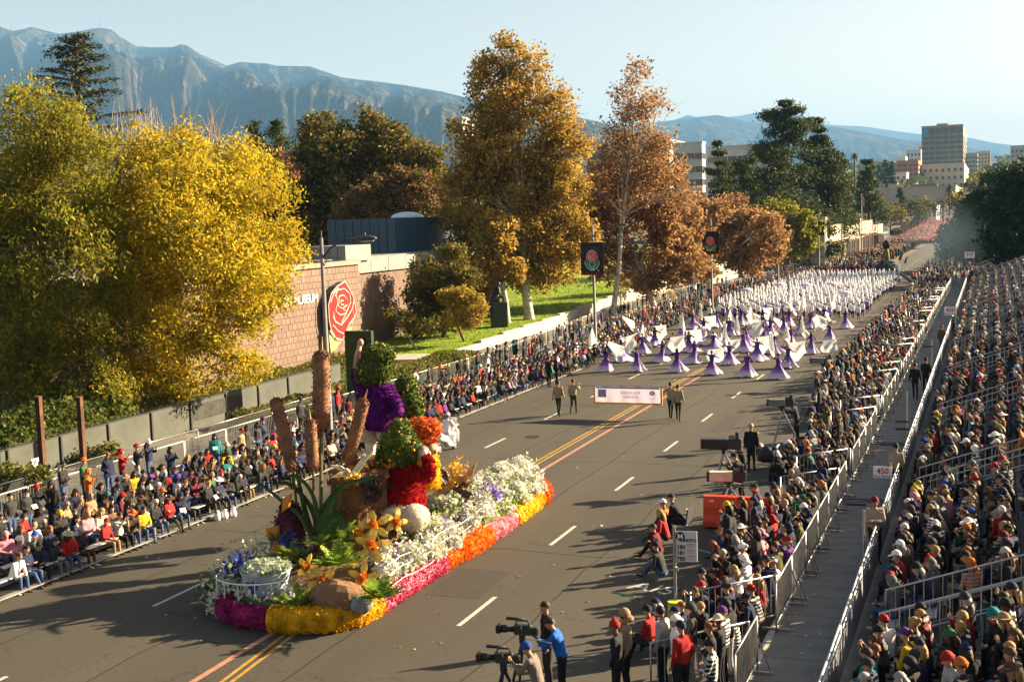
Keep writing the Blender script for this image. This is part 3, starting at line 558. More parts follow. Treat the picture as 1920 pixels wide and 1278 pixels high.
class Crowd:
    """a mass of people in one mesh"""
    def __init__(s): s.m = MB()
    def add(s, pose, loc, rz, d, lod='B', scale=1.0):
        V, T, lab, hd, R = {'B': PB, 'C': PC_, 'D': PD}[lod][pose]; Z = rotz(rz) * scale
        cols = np.array([d['skin'], COL[d['top']], COL[d['legs']], COL[d['shoe']]]); jit = np.ones(3) * (0.85 + .3 * random.random())
        s.m.raw(V @ Z.T + loc, T, 0, np.clip(cols[lab] * jit, 0, 1))
        if lod == 'B' and random.random() < .12: s.m.box(np.array(loc) + Z @ np.array([.05, .42, .72 if pose.startswith('sit') else 1.2]), (.2, .03, .15), rotz(rz) @ rotx(.6), col=random.choice([(.7, .69, .66), (.55, .6, .7), (.05, .05, .06)]))
        for nm in ([d['style']] if d['wear'] != 'hood' else []) + ([d['wear']] if d['wear'] else []):
            if lod in 'CD' and 'hair' in nm and d['wear']: continue
            if lod == 'D' and nm == 'hair_bun': nm = 'hair_short'
            Vh, Fh = (HPD if lod == 'D' else HPL)[nm]; Vh = (Vh @ R.T + hd) @ Z.T + loc; c = HAIRC[d['hair']] if 'hair' in nm else COL[d['hat']]; base = s.m.n
            first = True
            for f in Fh: s.m.F.append(f + base); s.m.M.append(np.zeros(len(f), int)); s.m.Cc.append(np.broadcast_to(np.array(c), (len(f), 3)).copy())
            s.m.V.append(Vh); s.m.n += len(Vh)
# ------------------------------------------------------------ buildings
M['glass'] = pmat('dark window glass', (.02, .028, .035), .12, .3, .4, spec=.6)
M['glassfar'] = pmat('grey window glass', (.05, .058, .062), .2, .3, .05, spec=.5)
def X2Y(px, X):                          # road distance at which the line x = X crosses photo column px
    lo, hi = 5.0, 40000.0
    for _ in range(60):
        mid = (lo + hi) / 2
        z = float(zr(mid)); lo, hi = (mid, hi) if (proj((X, mid, z))[0] - px) * (1 if X < 3 else -1) < 0 else (lo, mid)
    return lo
def block(label, x0, x1, yt, yb, Y, x2=None, wall=(.4, .36, .28), cols=5, rows=5, wh=.55, ww=.7, inset=.2, cat='building', depth=None, roof=(.3, .29, .27), scols=3, top_skip=.08, base_skip=.06, parapet=.6, glass='glassfar', name='office_building', group=None, band=False):
    A, B = atY(x0, yt, Y), atY(x1, yt, Y); z1 = (A[2] + B[2]) / 2; z0 = min(atY(x0, yb, Y)[2], atY(x1, yb, Y)[2]) - 2
    if x2 is not None and depth is None:
        depth = 5.0
        while depth < 400 and proj((B[0], Y + depth, z1))[0] < x2: depth += 1
    depth = depth or 25.0; L = B[0] - A[0]; hh = z1 - z0
    b = empty(name, ((A[0] + B[0]) / 2, Y + depth / 2, z0), label=label, category=cat, group=group)
    wm = pmat('wall ' + name, wall, .85, .12, .2, detail=6); rm = pmat('roof ' + name, roof, .9, .15, .3)
    MB().box((0, 0, hh / 2), (L, depth, hh)).obj('wall', wm, b)
    m = MB()
    for c, d in (((0, -depth / 2 - .05, hh + parapet / 2), (L + .5, .4, parapet)), ((0, depth / 2 + .05, hh + parapet / 2), (L + .5, .4, parapet)), ((-L / 2 - .05, 0, hh + parapet / 2), (.4, depth - .4, parapet)), ((L / 2 + .05, 0, hh + parapet / 2), (.4, depth - .4, parapet))): m.box(c, d)
    m.obj('parapet', wm, b); MB().box((0, 0, hh + .08), (L - .5, depth - .5, .1)).obj('roof', rm, b)
    if rows:
        H0 = hh * base_skip; ch = (hh * (1 - top_skip) - H0) / rows
        def wins(nc, W, face):
            cw = W / nc; wm_ = MB().box((0, .06, 0), (cw * ww, .2, ch * wh)); fr = MB()
            for sx in (-1, 1): fr.box((sx * (cw * ww / 2 + .08), -.02, 0), (.16, .22, ch * wh + .32))
            for sz in (-1, 1): fr.box((0, -.02, sz * (ch * wh / 2 + .08)), (cw * ww, .22, .16))
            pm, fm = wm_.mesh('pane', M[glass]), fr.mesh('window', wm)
            for i in range(nc):
                for j in range(rows):
                    u = -W / 2 + cw * (i + .5); z = H0 + ch * (j + .5)
                    o = link('window', fm, b); p_ = link('pane', pm, o)
                    if face == 'f': o.location = (u, -depth / 2 - .08, z)
                    elif face == 'r': o.location = (L / 2 + .08, u, z); o.rotation_euler = (0, 0, math.pi / 2)
                    else: o.location = (-L / 2 - .08, u, z); o.rotation_euler = (0, 0, -math.pi / 2)
        wins(cols, L, 'f')
        if x2 is not None and scols: wins(scols, depth, 'r' if x0 < 1861 else 'l')
    return b, (L, depth, hh), wm
E_ = lambda l, x0, x1, yt, yb, Y, **k: block(l, x0, x1, yt, yb, Y, **k)
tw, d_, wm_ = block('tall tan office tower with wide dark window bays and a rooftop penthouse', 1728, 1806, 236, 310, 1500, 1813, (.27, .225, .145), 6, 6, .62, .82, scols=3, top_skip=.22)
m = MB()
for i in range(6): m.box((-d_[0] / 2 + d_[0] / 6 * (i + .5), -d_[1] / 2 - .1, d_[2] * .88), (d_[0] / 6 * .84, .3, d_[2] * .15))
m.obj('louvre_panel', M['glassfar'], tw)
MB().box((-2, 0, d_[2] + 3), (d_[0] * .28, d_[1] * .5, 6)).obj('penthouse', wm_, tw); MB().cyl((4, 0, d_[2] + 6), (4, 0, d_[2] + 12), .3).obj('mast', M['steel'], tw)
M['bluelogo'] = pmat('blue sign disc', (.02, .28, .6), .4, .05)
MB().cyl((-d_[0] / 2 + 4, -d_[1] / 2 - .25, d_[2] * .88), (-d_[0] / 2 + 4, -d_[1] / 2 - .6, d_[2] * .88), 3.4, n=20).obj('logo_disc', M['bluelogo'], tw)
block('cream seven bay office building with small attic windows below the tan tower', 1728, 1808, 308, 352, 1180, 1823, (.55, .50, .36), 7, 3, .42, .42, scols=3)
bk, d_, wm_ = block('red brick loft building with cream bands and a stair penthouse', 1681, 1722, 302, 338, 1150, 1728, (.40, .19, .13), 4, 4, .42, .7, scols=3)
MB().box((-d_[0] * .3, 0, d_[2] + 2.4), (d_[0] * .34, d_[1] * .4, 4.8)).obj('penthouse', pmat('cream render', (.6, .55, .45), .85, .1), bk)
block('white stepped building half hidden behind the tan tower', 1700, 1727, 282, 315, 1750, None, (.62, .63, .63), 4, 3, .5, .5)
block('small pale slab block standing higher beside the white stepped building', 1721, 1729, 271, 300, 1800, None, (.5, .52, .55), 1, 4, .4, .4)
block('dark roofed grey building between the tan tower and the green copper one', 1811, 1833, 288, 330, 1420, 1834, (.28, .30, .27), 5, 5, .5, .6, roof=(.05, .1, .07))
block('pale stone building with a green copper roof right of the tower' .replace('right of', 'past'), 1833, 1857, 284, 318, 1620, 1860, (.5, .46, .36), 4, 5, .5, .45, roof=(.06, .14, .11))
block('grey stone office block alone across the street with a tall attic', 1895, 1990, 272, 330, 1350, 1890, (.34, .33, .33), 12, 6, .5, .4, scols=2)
lb, d_, wm_ = block('long low beige commercial building with a blank upper wall', 1640, 1792, 352, 392, 800, 1806, (.44, .36, .27), 9, 2, .35, .4, scols=2, top_skip=.55, base_skip=.0)
for i, (u, w_, h_) in enumerate(((-.28, 9, 3.2), (.02, 16, 3.6), (.3, 5, 2), (.42, 3, 2.4), (-.42, 6, 5))): MB().box((d_[0] * u, 2 * (i % 2), d_[2] + h_ / 2 + .2), (w_, 7, h_)).obj('roof_plant', pmat('rooftop box', [(.5, .45, .38), (.16, .12, .1), (.6, .6, .6), (.5, .5, .5), (.5, .42, .32)][i], .8, .1), lb)
block('low brown brick store with flat roof in front of the beige wall', 1690, 1765, 386, 402, 640, None, (.16, .12, .11), 6, 1, .4, .5)
block('small pale kiosk building with arched roof by the far crowd', 1740, 1756, 388, 405, 520, 1762, (.5, .5, .47), 2, 1, .4, .5)
block('pale tan hall with flat roof between the dark pines and the beige wall', 1648, 1700, 325, 350, 950, None, (.5, .45, .38), 5, 2, .4, .4)
# white hospital-like blocks behind the sycamores
block('white office block with a louvred top storey between sycamore and pines', 1262, 1316, 270, 400, 420, 1321, (.46, .46, .45), 4, 5, .45, .94, scols=2)
block('long white office block with ribbed upper storey and dark roof behind pine', 1326, 1440, 275, 400, 440, None, (.44, .45, .46), 6, 5, .45, .94, roof=(.08, .08, .09))
block('white office wing with dark ribbon windows seen through the bare sycamore', 1100, 1255, 268, 400, 460, None, (.40, .40, .40), 8, 6, .5, .95)
block('small white tower top showing beside the tall golden sycamore', 838, 866, 222, 300, 620, None, (.45, .45, .45), 3, 6, .4, .5)
# shops along the far side of the street
M['cream'] = pmat('cream stucco', (.36, .31, .25), .85, .1, 1)
def shop(label, Y0, Y1, h, col, X=-25.8, depth=16, n=3, tower=0.0):
    b = empty('shop_building', (X - depth / 2, (Y0 + Y1) / 2, 0), label=label, category='shop'); L = Y1 - Y0; wm = pmat('stucco', col, .85, .12, .6)
    MB().box((0, 0, h / 2), (depth, L, h)).obj('wall', wm, b); MB().box((0, 0, h + .06), (depth - .6, L - .6, .1)).obj('roof', pmat('white roof coating', (.36, .36, .35), .8, .1), b)
    m = MB(); m.box((depth / 2 - .12, 0, h + .4), (.24, L, .8)); m.box((-depth / 2 + .12, 0, h + .4), (.24, L, .8)); m.box((0, L / 2 - .12, h + .4), (depth - .5, .24, .8)); m.box((0, -L / 2 + .12, h + .4), (depth - .5, .24, .8)); m.obj('parapet', wm, b)
    cw = L / n; pm = MB().box((0, 0, 0), (.12, cw * .7, h * .5)).mesh('pane', M['glass']); fm = MB(); fm.box((0, 0, h * .27), (.3, cw * .78, .25)); fm.box((0, 0, -h * .27), (.3, cw * .78, .2)); [fm.box((0, s * cw * .37, 0), (.3, .16, h * .5)) for s in (-1, 0, 1)]
    fm = fm.mesh('window', wm)
    for i in range(n):
        o = link('window', fm, b, (depth / 2 + .1, -L / 2 + cw * (i + .5), h * .38)); link('pane', pm, o)
        MB().box((depth / 2 + .6, -L / 2 + cw * (i + .5), h * .72), (1.1, cw * .8, .14)).obj('awning', M['cream'], b)
    if tower: MB().box((depth / 2 - 1.2, -L / 2 + 2, (h + tower) / 2), (2.6, 3, h + tower)).obj('pylon', wm, b)
    MB().box((-2, 1, h + 1.1), (2.4, 2.4, 2)).obj('roof_unit', M['steel'], b); return b
shop('white stucco shop with tall corner pylon, nearest of the street shops', 212, 240, 6.4, (.40, .37, .32), tower=2.2)
shop('pale cream shop with flat awnings, second along the street', 242, 268, 5.8, (.36, .31, .25), tower=0)
shop('peach stucco shop with raised parapet, third along the street', 270, 300, 6.4, (.36, .26, .2), tower=1.4)
shop('low pink shop with wide windows, last before the red marchers', 302, 330, 5.2, (.32, .23, .2), n=4)
# ------------------------------------------------------------ the museum
MX, MY0, MY1 = -40.3, 56.0, 76.0
mz0 = 0.2; mz1 = float(atX(700, 492, MX)[2])
tile_c = [(.122, .077, .059), (.135, .085, .066), (.112, .071, .056), (.145, .094, .072)]
tm = [pmat('brown ceramic tile %d' % i, c, .6, .14, 3, spec=.35) for i, c in enumerate(tile_c)]
mus = empty('museum_building', (MX, 66, mz0), label='brown tiled museum with dark blue roof housings and white wall letters', category='museum')
L0 = lambda X, Y, Z: (X - MX, Y - 66, Z - mz0)
cw = paved('mortar', (.09, .062, .05))
MB().box(L0(MX - 6, (MY0 + MY1) / 2, (mz0 + mz1) / 2), (12, MY1 - MY0, mz1 - mz0)).obj('wall', cw, mus)
MB().box(L0(MX - 6, (MY0 + MY1) / 2, mz1 + .06), (11.4, MY1 - MY0 - .6, .1)).obj('roof', pmat('gravel roof', (.24, .22, .19), .95, .3, 8), mus)
m = MB(); m.box(L0(MX + .02, (MY0 + MY1) / 2, mz1 + .14), (.34, MY1 - MY0 + .1, .3)); m.box(L0(MX - 6, MY1 - .1, mz1 + .14), (11.6, .3, .28)); m.obj('coping', pmat('tan coping', (.22, .19, .155), .85, .15, 2), mus)
tw_, th_ = .52, .40; tmesh = [MB().rbox((0, 0, 0), (.05, tw_ - .013, th_ - .013), .012).mesh('tile', q) for q in tm]
rows_ = int((mz1 - mz0) / th_); cnt = 0; rest = MB(); spots = []
for j in range(rows_):
    yy = MY1 - tw_ * (.5 if j % 2 else 1.0) + tw_ * .25
    while yy > MY0 + .3: spots.append((yy, mz0 + th_ * (j + .5))); yy -= tw_
spots.sort(key=lambda q: -q[0])
for (yy, zz) in spots:
    k = random.choice((0, 0, 1, 1, 2, 3))
    if cnt < 300: link('tile', tmesh[k], mus, L0(MX + .025 + random.uniform(-.004, .006), yy, zz)); cnt += 1
    else: rest.rbox(L0(MX + .025 + random.uniform(-.004, .006), yy, zz), (.05, tw_ - .013, th_ - .013), .012, mat=k)
rest.obj('tile', tm, mus, kind='stuff')
# setback wing, fascia, roof housings
WX = -44.5; wz1 = float(atX(760, 483, WX)[2]); fz = 1.1
MB().box(L0(WX - 8, 94, (mz0 + wz1) / 2), (16, 35.8, wz1 - mz0)).obj('wall', pmat('shaded brown tile wing', (.12, .075, .056), .7, .25, 1.6), mus)
grey = pmat('grey metal panel', (.19, .20, .20), .5, .12, 1); navy = pmat('dark blue metal panel', (.035, .075, .115), .45, .12, 1)
for i in range(12): MB().box(L0(WX + .12, 78 + 3 * i, wz1 - fz / 2 + .25), (.3, 2.94, fz)).obj('fascia_panel', grey, mus)
MB().box(L0(WX - 8, 94, wz1 + .25), (15.6, 35.4, .16)).obj('roof', pmat('pale roof membrane', (.2, .21, .21), .9, .15, .5), mus)
q0, q1, q2 = atY(617, 475, 96), atY(745, 475, 96), None
bx0, bx1 = q0[0], q1[0]; bz0 = wz1 + .2; bz1 = float(atY(690, 410, 96)[2])
hs = empty('roof_housing', L0((bx0 + bx1) / 2, 96 + 6, bz0)); hs.parent = mus
MB().box((0, 0, (bz1 - bz0) / 2), (bx1 - bx0, 12, bz1 - bz0)).obj('wall', navy, hs)
for i in range(8): MB().box((-(bx1 - bx0) / 2 + (bx1 - bx0) / 8 * (i + .5), -6.05, (bz1 - bz0) / 2), ((bx1 - bx0) / 8 - .06, .12, bz1 - bz0 - .06)).obj('panel', navy, hs)
for i in range(6): MB().box(((bx1 - bx0) / 2 + .05, -6 + 2 * (i + .5), (bz1 - bz0) / 2), (.12, 1.94, bz1 - bz0 - .06)).obj('panel', navy, hs)
MB().ell(((bx1 - bx0) * .22, 0, bz1 - bz0), (1.5, 1.5, .55), 16, 5, zmin=0).obj('skylight_dome', pmat('milky acrylic dome', (.55, .7, .75), .2, .05, spec=.6), hs)
g0, g1 = atY(560, 500, 80), atY(637, 500, 80); gz1 = float(atY(610, 462, 80)[2])
h2 = empty('roof_housing', L0((g0[0] + g1[0]) / 2, 83, mz1)); h2.parent = mus
for i in range(5): MB().box((-(g1[0] - g0[0]) / 2 + (g1[0] - g0[0]) / 5 * (i + .5), 0, (gz1 - mz1) / 2), ((g1[0] - g0[0]) / 5 - .05, 4, gz1 - mz1)).obj('panel', grey, h2)
# lettering on the wall (only its end shows beyond the tree)
lp = atX(592, 555, MX); l0 = atX(536, 566, MX)
ltw = lp[1] - l0[1]
lt = text('letter', 'SIMON MUSEUM', 1.0, M['white'], mus, .05); bb = [v[0] for v in lt.bound_box]; wid = max(bb) - min(bb)
full = text('letter', 'N MUSEUM', 1.0, M['white'], mus, .05); fb = [v[0] for v in full.bound_box]; fw = max(fb) - min(fb); bpy.data.objects.remove(full)
sc_ = ltw / fw; lt.scale = (sc_, .78, 1); lt.rotation_euler = (math.pi / 2, 0, math.pi / 2)
lt.location = L0(MX + .1, lp[1] - wid * sc_ - min(bb) * sc_, float(lp[2]) - .36)
# split the lettering into its letters
def split_letters(o):
    me = o.data; n = len(me.vertices); par = list(range(n))
    def f(a):
        while par[a] != a: par[a] = par[par[a]]; a = par[a]
        return a
    for e in me.edges: par[f(e.vertices[0])] = f(e.vertices[1])
    groups = {}
    for pl in me.polygons: groups.setdefault(f(pl.vertices[0]), []).append(pl)
    for g in groups.values():
        ids = sorted({v for pl in g for v in pl.vertices}); mp = {v: i for i, v in enumerate(ids)}
        mm = bpy.data.meshes.new('letter'); mm.from_pydata([tuple(me.vertices[i].co) for i in ids], [], [[mp[v] for v in pl.vertices] for pl in g]); mm.materials.append(me.materials[0])
        c = link('letter', mm, o.parent); c.matrix_local = o.matrix_local.copy() if 0 else Matrix.LocRotScale(o.location, o.rotation_euler, o.scale)
    bpy.data.objects.remove(o)
split_letters(lt)
# big red rose on the wall: red petals outlined in white, dark rim behind
M['red'] = pmat('signal red enamel', (.38, .005, .007), .4, .1, 2); M['offw'] = pmat('ivory tube', (.62, .58, .5), .5, .05); M['leafgreen'] = pmat('sage green enamel', (.30, .36, .12), .5, .2, 2)
rs = empty('rose_emblem', (MX + .5, 0, 0), label='giant red rose emblem with white petal outlines on the museum wall', category='emblem')
def rp(x, y, X=MX + .62): p = atX(x, y, X); return np.array([.62 - .5 + (X - MX - .62), p[1], p[2]])
ZR = lambda q: (480 + q[0] * .26608, 380 + q[1] * .26608)      # traced petals
outl = [(625, 555), (665, 620), (690, 680), (705, 770), (690, 810), (660, 850), (625, 925), (610, 965), (570, 965), (530, 900), (515, 830), (510, 720), (530, 640), (570, 590)]
Pn = np.array([rp(*ZR(q)) for q in outl]); MB().prism(Pn, (-.5, 0, 0)).obj('backing', M['dark'], rs)
big = Pn + [.03, 0, 0]; MB().prism(big, (.05, 0, 0)).obj('petal', M['red'], rs)
for cs in ([*outl, outl[0]], [(540, 800), (560, 840), (600, 862), (640, 810), (670, 760), (690, 700)], [(560, 640), (575, 700), (560, 760), (590, 790), (630, 780), (640, 760), (665, 700), (660, 640), (620, 605), (575, 615), (555, 660)], [(585, 660), (580, 730), (610, 745), (640, 720), (640, 680), (615, 650), (585, 660)], [(595, 690), (600, 720), (620, 715), (615, 690), (597, 688)], [(545, 770), (555, 830), (598, 860), (615, 820), (640, 765), (615, 752)], [(540, 860), (580, 905), (625, 925)], [(525, 700), (545, 640), (580, 600)], [(520, 900), (560, 950), (610, 965)], [(690, 680), (680, 740), (690, 800)]):
    MB().tube([rp(*ZR(q), X=MX + .72) for q in cs], .034, 5).obj('petal_outline', M['offw'], rs)
MB().prism(np.array([rp(*ZR(q)) for q in [(515, 900), (560, 960), (595, 975), (560, 1050), (530, 1060), (520, 980)]]), (-.3, 0, 0)).obj('stem', M['leafgreen'], rs)
MB().prism(np.array([rp(*ZR(q)) for q in [(640, 880), (680, 870), (670, 900), (645, 930)]]), (-.2, 0, 0)).obj('leaf', M['leafgreen'], rs)
# dark sign slab on the lawn edge
a, b_ = atY(653, 735, 58), atY(703, 735, 58); zt = float(atY(680, 620, 58)[2])
s = empty('sign_slab', ((a[0] + b_[0]) / 2, 58, 0), label='dark green upright sign slab standing behind the purple float figure', category='sign')
MB().rbox((0, 0, zt / 2), (b_[0] - a[0], .3, zt), .02).obj('slab', pmat('dark green enamel', (.02, .045, .02), .4, .2, 2), s); MB().box((.38, -.17, zt - .55), (.12, .03, .5)).obj('plaque', M['black'], s)
# bronze on a plinth
p = atZ(936, 610, .9); p = np.array([-39.5, 100.0, 0]); 
pz = float(lz(100)); px_ = atY(936, 600, 97); st = empty('bronze_statue', (px_[0], 97, pz), label='dark bronze seated figure on a square black plinth under the sycamore', category='statue')
br = pmat('dark bronze', (.022, .026, .026), .42, .4, 3, bump=.4, bscale=8); hs_ = float(atY(936, 566, 97)[2]) - pz; ht = float(atY(936, 525, 97)[2]) - pz
MB().rbox((0, 0, hs_ / 2), (1.3, 1.3, hs_), .03).obj('plinth', M['dark'], st)
Pq, *_ = prims_for(dict(J=J_sit(.14, haL=(-.16, .34, .60), haR=(.16, .3, .66)), bulk=1.3)); Vq, Tq = grow(Pq, .035, .3)
k_ = (ht - hs_) / 1.15; Vq = Vq[:, :] * k_ + np.array([0, -.3, hs_ - .28 * k_ + .1]); MB().raw(Vq, Tq).obj('figure', br, st, smooth=True); MB().rbox((0, -.25, hs_ + .2), (.8, .7, .4), .1).obj('seat_block', br, st)
st.rotation_euler = (0, 0, math.radians(-60))
# ------------------------------------------------------------ trees
def leaf_quads(Cn, size, asp=.5, droop=.3, seed=0, tri=False):
    """small leaf faces at the centres Cn"""
    n = len(Cn); a = rng.random(n) * 6.283; t = np.arccos(np.clip(1 - 2 * rng.random(n), -1, 1)) * .9
    u = np.stack([np.sin(t) * np.cos(a), np.sin(t) * np.sin(a), np.cos(t) - droop], 1); u /= np.linalg.norm(u, axis=1)[:, None]
    v = np.cross(u, rng.normal(size=(n, 3))); v /= np.linalg.norm(v, axis=1)[:, None]
    s = (size * (.6 + .8 * rng.random(n)))[:, None]
    V = np.stack([Cn - u * s * .5, Cn + v * s * asp * .5, Cn + u * s * .5, Cn - v * s * asp * .5], 1).reshape(-1, 3)
    return V, np.arange(n * 4).reshape(-1, 4)
def clumped(clusters, n, clump=.5, per=14, shell_=.55, seed=0, gap=.0):
    """leaf centres gathered in tufts near the surface of ellipsoids (c, r)"""
    w = np.array([c[1][0] * c[1][1] + c[1][0] * c[1][2] for c in clusters]); w = w / w.sum(); out = []
    for (c, r), k in zip(clusters, w):
        m = max(4, int(n * k / per)); d = rng.normal(size=(m, 3)); d /= np.linalg.norm(d, axis=1)[:, None]
        rad = shell_ + (1 - shell_) * rng.random(m) ** .6
        bump = 1 + .22 * np.sin(d @ np.array([4.1, 3.2, 5.0]) + c[0]) + .15 * np.sin(d @ np.array([-7.1, 6.2, 3.9]) + c[2] * 2)
        T = np.array(c) + d * np.array(r) * (rad * bump)[:, None]
        L = np.repeat(T, per, 0) + rng.normal(0, clump, (m * per, 3)) * np.array([1, 1, .75])
        out.append(L)
    return np.concatenate(out)
def limbs(m, base, crown, r0, clusters, n=7, seed=0, fork=.45, wander=.12, twigs=0, lean=None):
    R = random.Random(seed); base = np.array(base, float); top = np.array(crown, float); fk = base + (top - base) * fork
    mid = (base + fk) / 2 + np.array([R.uniform(-1, 1), R.uniform(-1, 1), 0]) * r0 * .6
    m.tube([base - [0, 0, .3], base + (mid - base) * .25, mid, fk], [r0 * 1.35, r0 * 1.05, r0 * .9, r0 * .75], 9)
    m.tube([fk, (fk + top) / 2 + np.array([R.uniform(-1, 1), R.uniform(-1, 1), 0]) * r0, top], [r0 * .72, r0 * .45, r0 * .1], 7)
    for c, r in clusters:
        c = np.array(c, float); t = R.uniform(.0, .5); s = fk + (top - fk) * t * max(0, min(1, (c[2] - fk[2]) / max(1, top[2] - fk[2]))); q = np.linalg.norm(c - s)
        e = c + np.array([R.uniform(-.3, .3) * r[0], R.uniform(-.3, .3) * r[1], R.uniform(.0, .5) * r[2]])
        md = s + (e - s) * .5 + np.array([R.uniform(-1, 1), R.uniform(-1, 1), R.uniform(-.3, 1)]) * q * wander
        m.tube([s, md, e], [r0 * .42, r0 * .26, r0 * .06], 6)
        for _ in range(twigs):
            e2 = c + np.array([R.gauss(0, .55) * r[0], R.gauss(0, .55) * r[1], R.gauss(.2, .55) * r[2]]); st_ = md + (e - md) * R.random()
            m.tube([st_, (st_ + e2) / 2 + np.array([0, 0, .06 * q]), e2], [r0 * .14, r0 * .08, r0 * .02], 4, caps=False)
def PXC(lst, Y, dz=1.0):
    """clusters given as (photo x, y, radius in photo pixels[, vertical factor, Y offset])"""
    out = []
    for q in lst:
        x, y, r = q[:3]; f = q[3] if len(q) > 3 else .85; p = atY(x, y, Y + (q[4] if len(q) > 4 else 0)); rr = r / ppm(p); out.append((p, (rr, rr, rr * f)))
    return out
LEAF = {
 'gold': leafmat('golden yellow leaves', [(.33, .29, .02), (.48, .385, .024), (.60, .44, .026), (.54, .33, .022), (.21, .23, .022)], .45, tuft=.55),
 'yolk': leafmat('greenish yellow leaves', [(.15, .18, .02), (.23, .24, .022), (.34, .30, .025), (.30, .19, .03), (.10, .13, .018)], .45, tuft=.5),
 'dkgreen': leafmat('dark green leaves', [(.04, .065, .016), (.065, .09, .02), (.10, .115, .025), (.15, .14, .03)], .3),
 'oak': leafmat('olive oak leaves', [(.075, .085, .02), (.125, .12, .026), (.20, .16, .036), (.28, .18, .042), (.09, .095, .02)], .35, tuft=.35),
 'red': leafmat('reddish leaves', [(.09, .11, .025), (.20, .08, .045), (.07, .10, .02), (.28, .12, .065)], .3),
 'amber': leafmat('amber sycamore leaves', [(.30, .175, .03), (.40, .25, .04), (.48, .32, .06), (.24, .17, .04), (.40, .30, .075)], .5, tuft=.4),
 'russet': leafmat('russet sycamore leaves', [(.27, .145, .06), (.34, .19, .085), (.42, .26, .13), (.22, .135, .06), (.38, .22, .08)], .45, tuft=.4),
 'pine': leafmat('pine needles', [(.018, .036, .010), (.036, .060, .014), (.066, .086, .018), (.105, .112, .028)], .2),
 'cedar': leafmat('cedar needles', [(.018, .032, .022), (.035, .05, .025), (.075, .075, .03)], .2),
 'lime': leafmat('lime green leaves', [(.16, .17, .015), (.24, .22, .018), (.12, .14, .016), (.3, .25, .02)], .4),
 'ficus': leafmat('deep green street tree leaves', [(.016, .034, .014), (.03, .05, .018), (.045, .065, .02)], .25),
 'ivy': leafmat('hedge leaves', [(.06, .085, .018), (.10, .12, .022), (.15, .16, .03), (.20, .14, .03)], .3),
 'goldbush': leafmat('gold shrub leaves', [(.28, .20, .03), (.40, .28, .04), (.18, .16, .03), (.48, .34, .06)], .4),
 'palm': leafmat('palm fronds', [(.05, .065, .02), (.09, .09, .03), (.14, .12, .04)], .25),
}
def lumpy(clusters, k=13, seed=0, f=.5, core=True):
    R = random.Random(seed); out = []
    for c, r in clusters:
        r = np.array(r); out += [(c, r * .8)] if core else []
        for i in range(k):
            d = np.array([R.gauss(0, 1), R.gauss(0, 1), R.gauss(.15, 1)]); d /= np.linalg.norm(d); q = f * R.uniform(.6, 1.25); out.append((np.array(c) + d * r * (1.0 - q * .55), r * q))
    return out
def tree(label, base, clusters, leaf, n, size, asp=.5, clump=.45, per=14, shell_=.5, r0=.3, bark='bark', fork=.45, crown_top=None, name='tree', twigs=0, seed=1, droop=.3, group=None, wander=.12, cat='tree', lump=True, core=False):
    base = np.array(base, float); o = empty(name, tuple(base), label=label, category=cat, group=group)
    cc = np.mean([c[0] for c in clusters], 0); top = crown_top if crown_top is not None else max((c[0] for c in clusters), key=lambda q: q[2])
    m = MB(); limbs(m, base, top, r0, clusters, seed=seed, fork=fork, twigs=twigs, wander=wander)
    m.V = [v - base for v in m.V]; m.obj('trunk', M[bark], o, smooth=True)
    if n:
        cl2 = lumpy(clusters, 15, seed, .44, core) if lump else clusters; L = clumped(cl2, n, clump * (.62 if lump else 1), per, shell_); V, Fq = leaf_quads(L - base, size, asp, droop)
        MB().raw(V, Fq).obj('crown', LEAF[leaf], o, kind='stuff')
    return o
# big yellow trees by the museum
b1 = atZ(212, 752, 0.3)
tree('broad golden yellow tree with a bare twiggy top beside the museum wall', (b1[0], 49.7, 0), PXC([(270, 330, 95), (350, 300, 70), (430, 350, 95), (490, 415, 88), (530, 452, 50), (350, 420, 130, .85, -3), (250, 450, 120), (430, 500, 105, .85, -3), (488, 520, 56), (502, 568, 46), (330, 560, 115, .85, -2), (440, 600, 66), (250, 600, 100), (390, 660, 60), (300, 680, 70), (200, 400, 80), (470, 690, 36), (260, 720, 60), (330, 725, 46)], 52), 'gold', 104000, .22, .40, .42, 12, .55, .42, twigs=4, seed=3, droop=.8, fork=.5)
tree('yellow green feathery tree at the edge of the picture above the rusty posts'.replace('at the edge of the picture ', ''), (-46, 44, 0), PXC([(70, 240, 85), (140, 270, 80), (20, 330, 100), (110, 360, 110), (180, 420, 90), (40, 450, 120), (20, 770, 80), (110, 775, 60), (190, 730, 60), (130, 500, 110, .9, -2), (60, 590, 120), (160, 610, 100), (30, 680, 90), (110, 700, 80), (-40, 400, 120), (-30, 560, 120)], 46), 'yolk', 84000, .22, .36, .42, 12, .55, .4, twigs=3, seed=5, droop=.9, fork=.45)
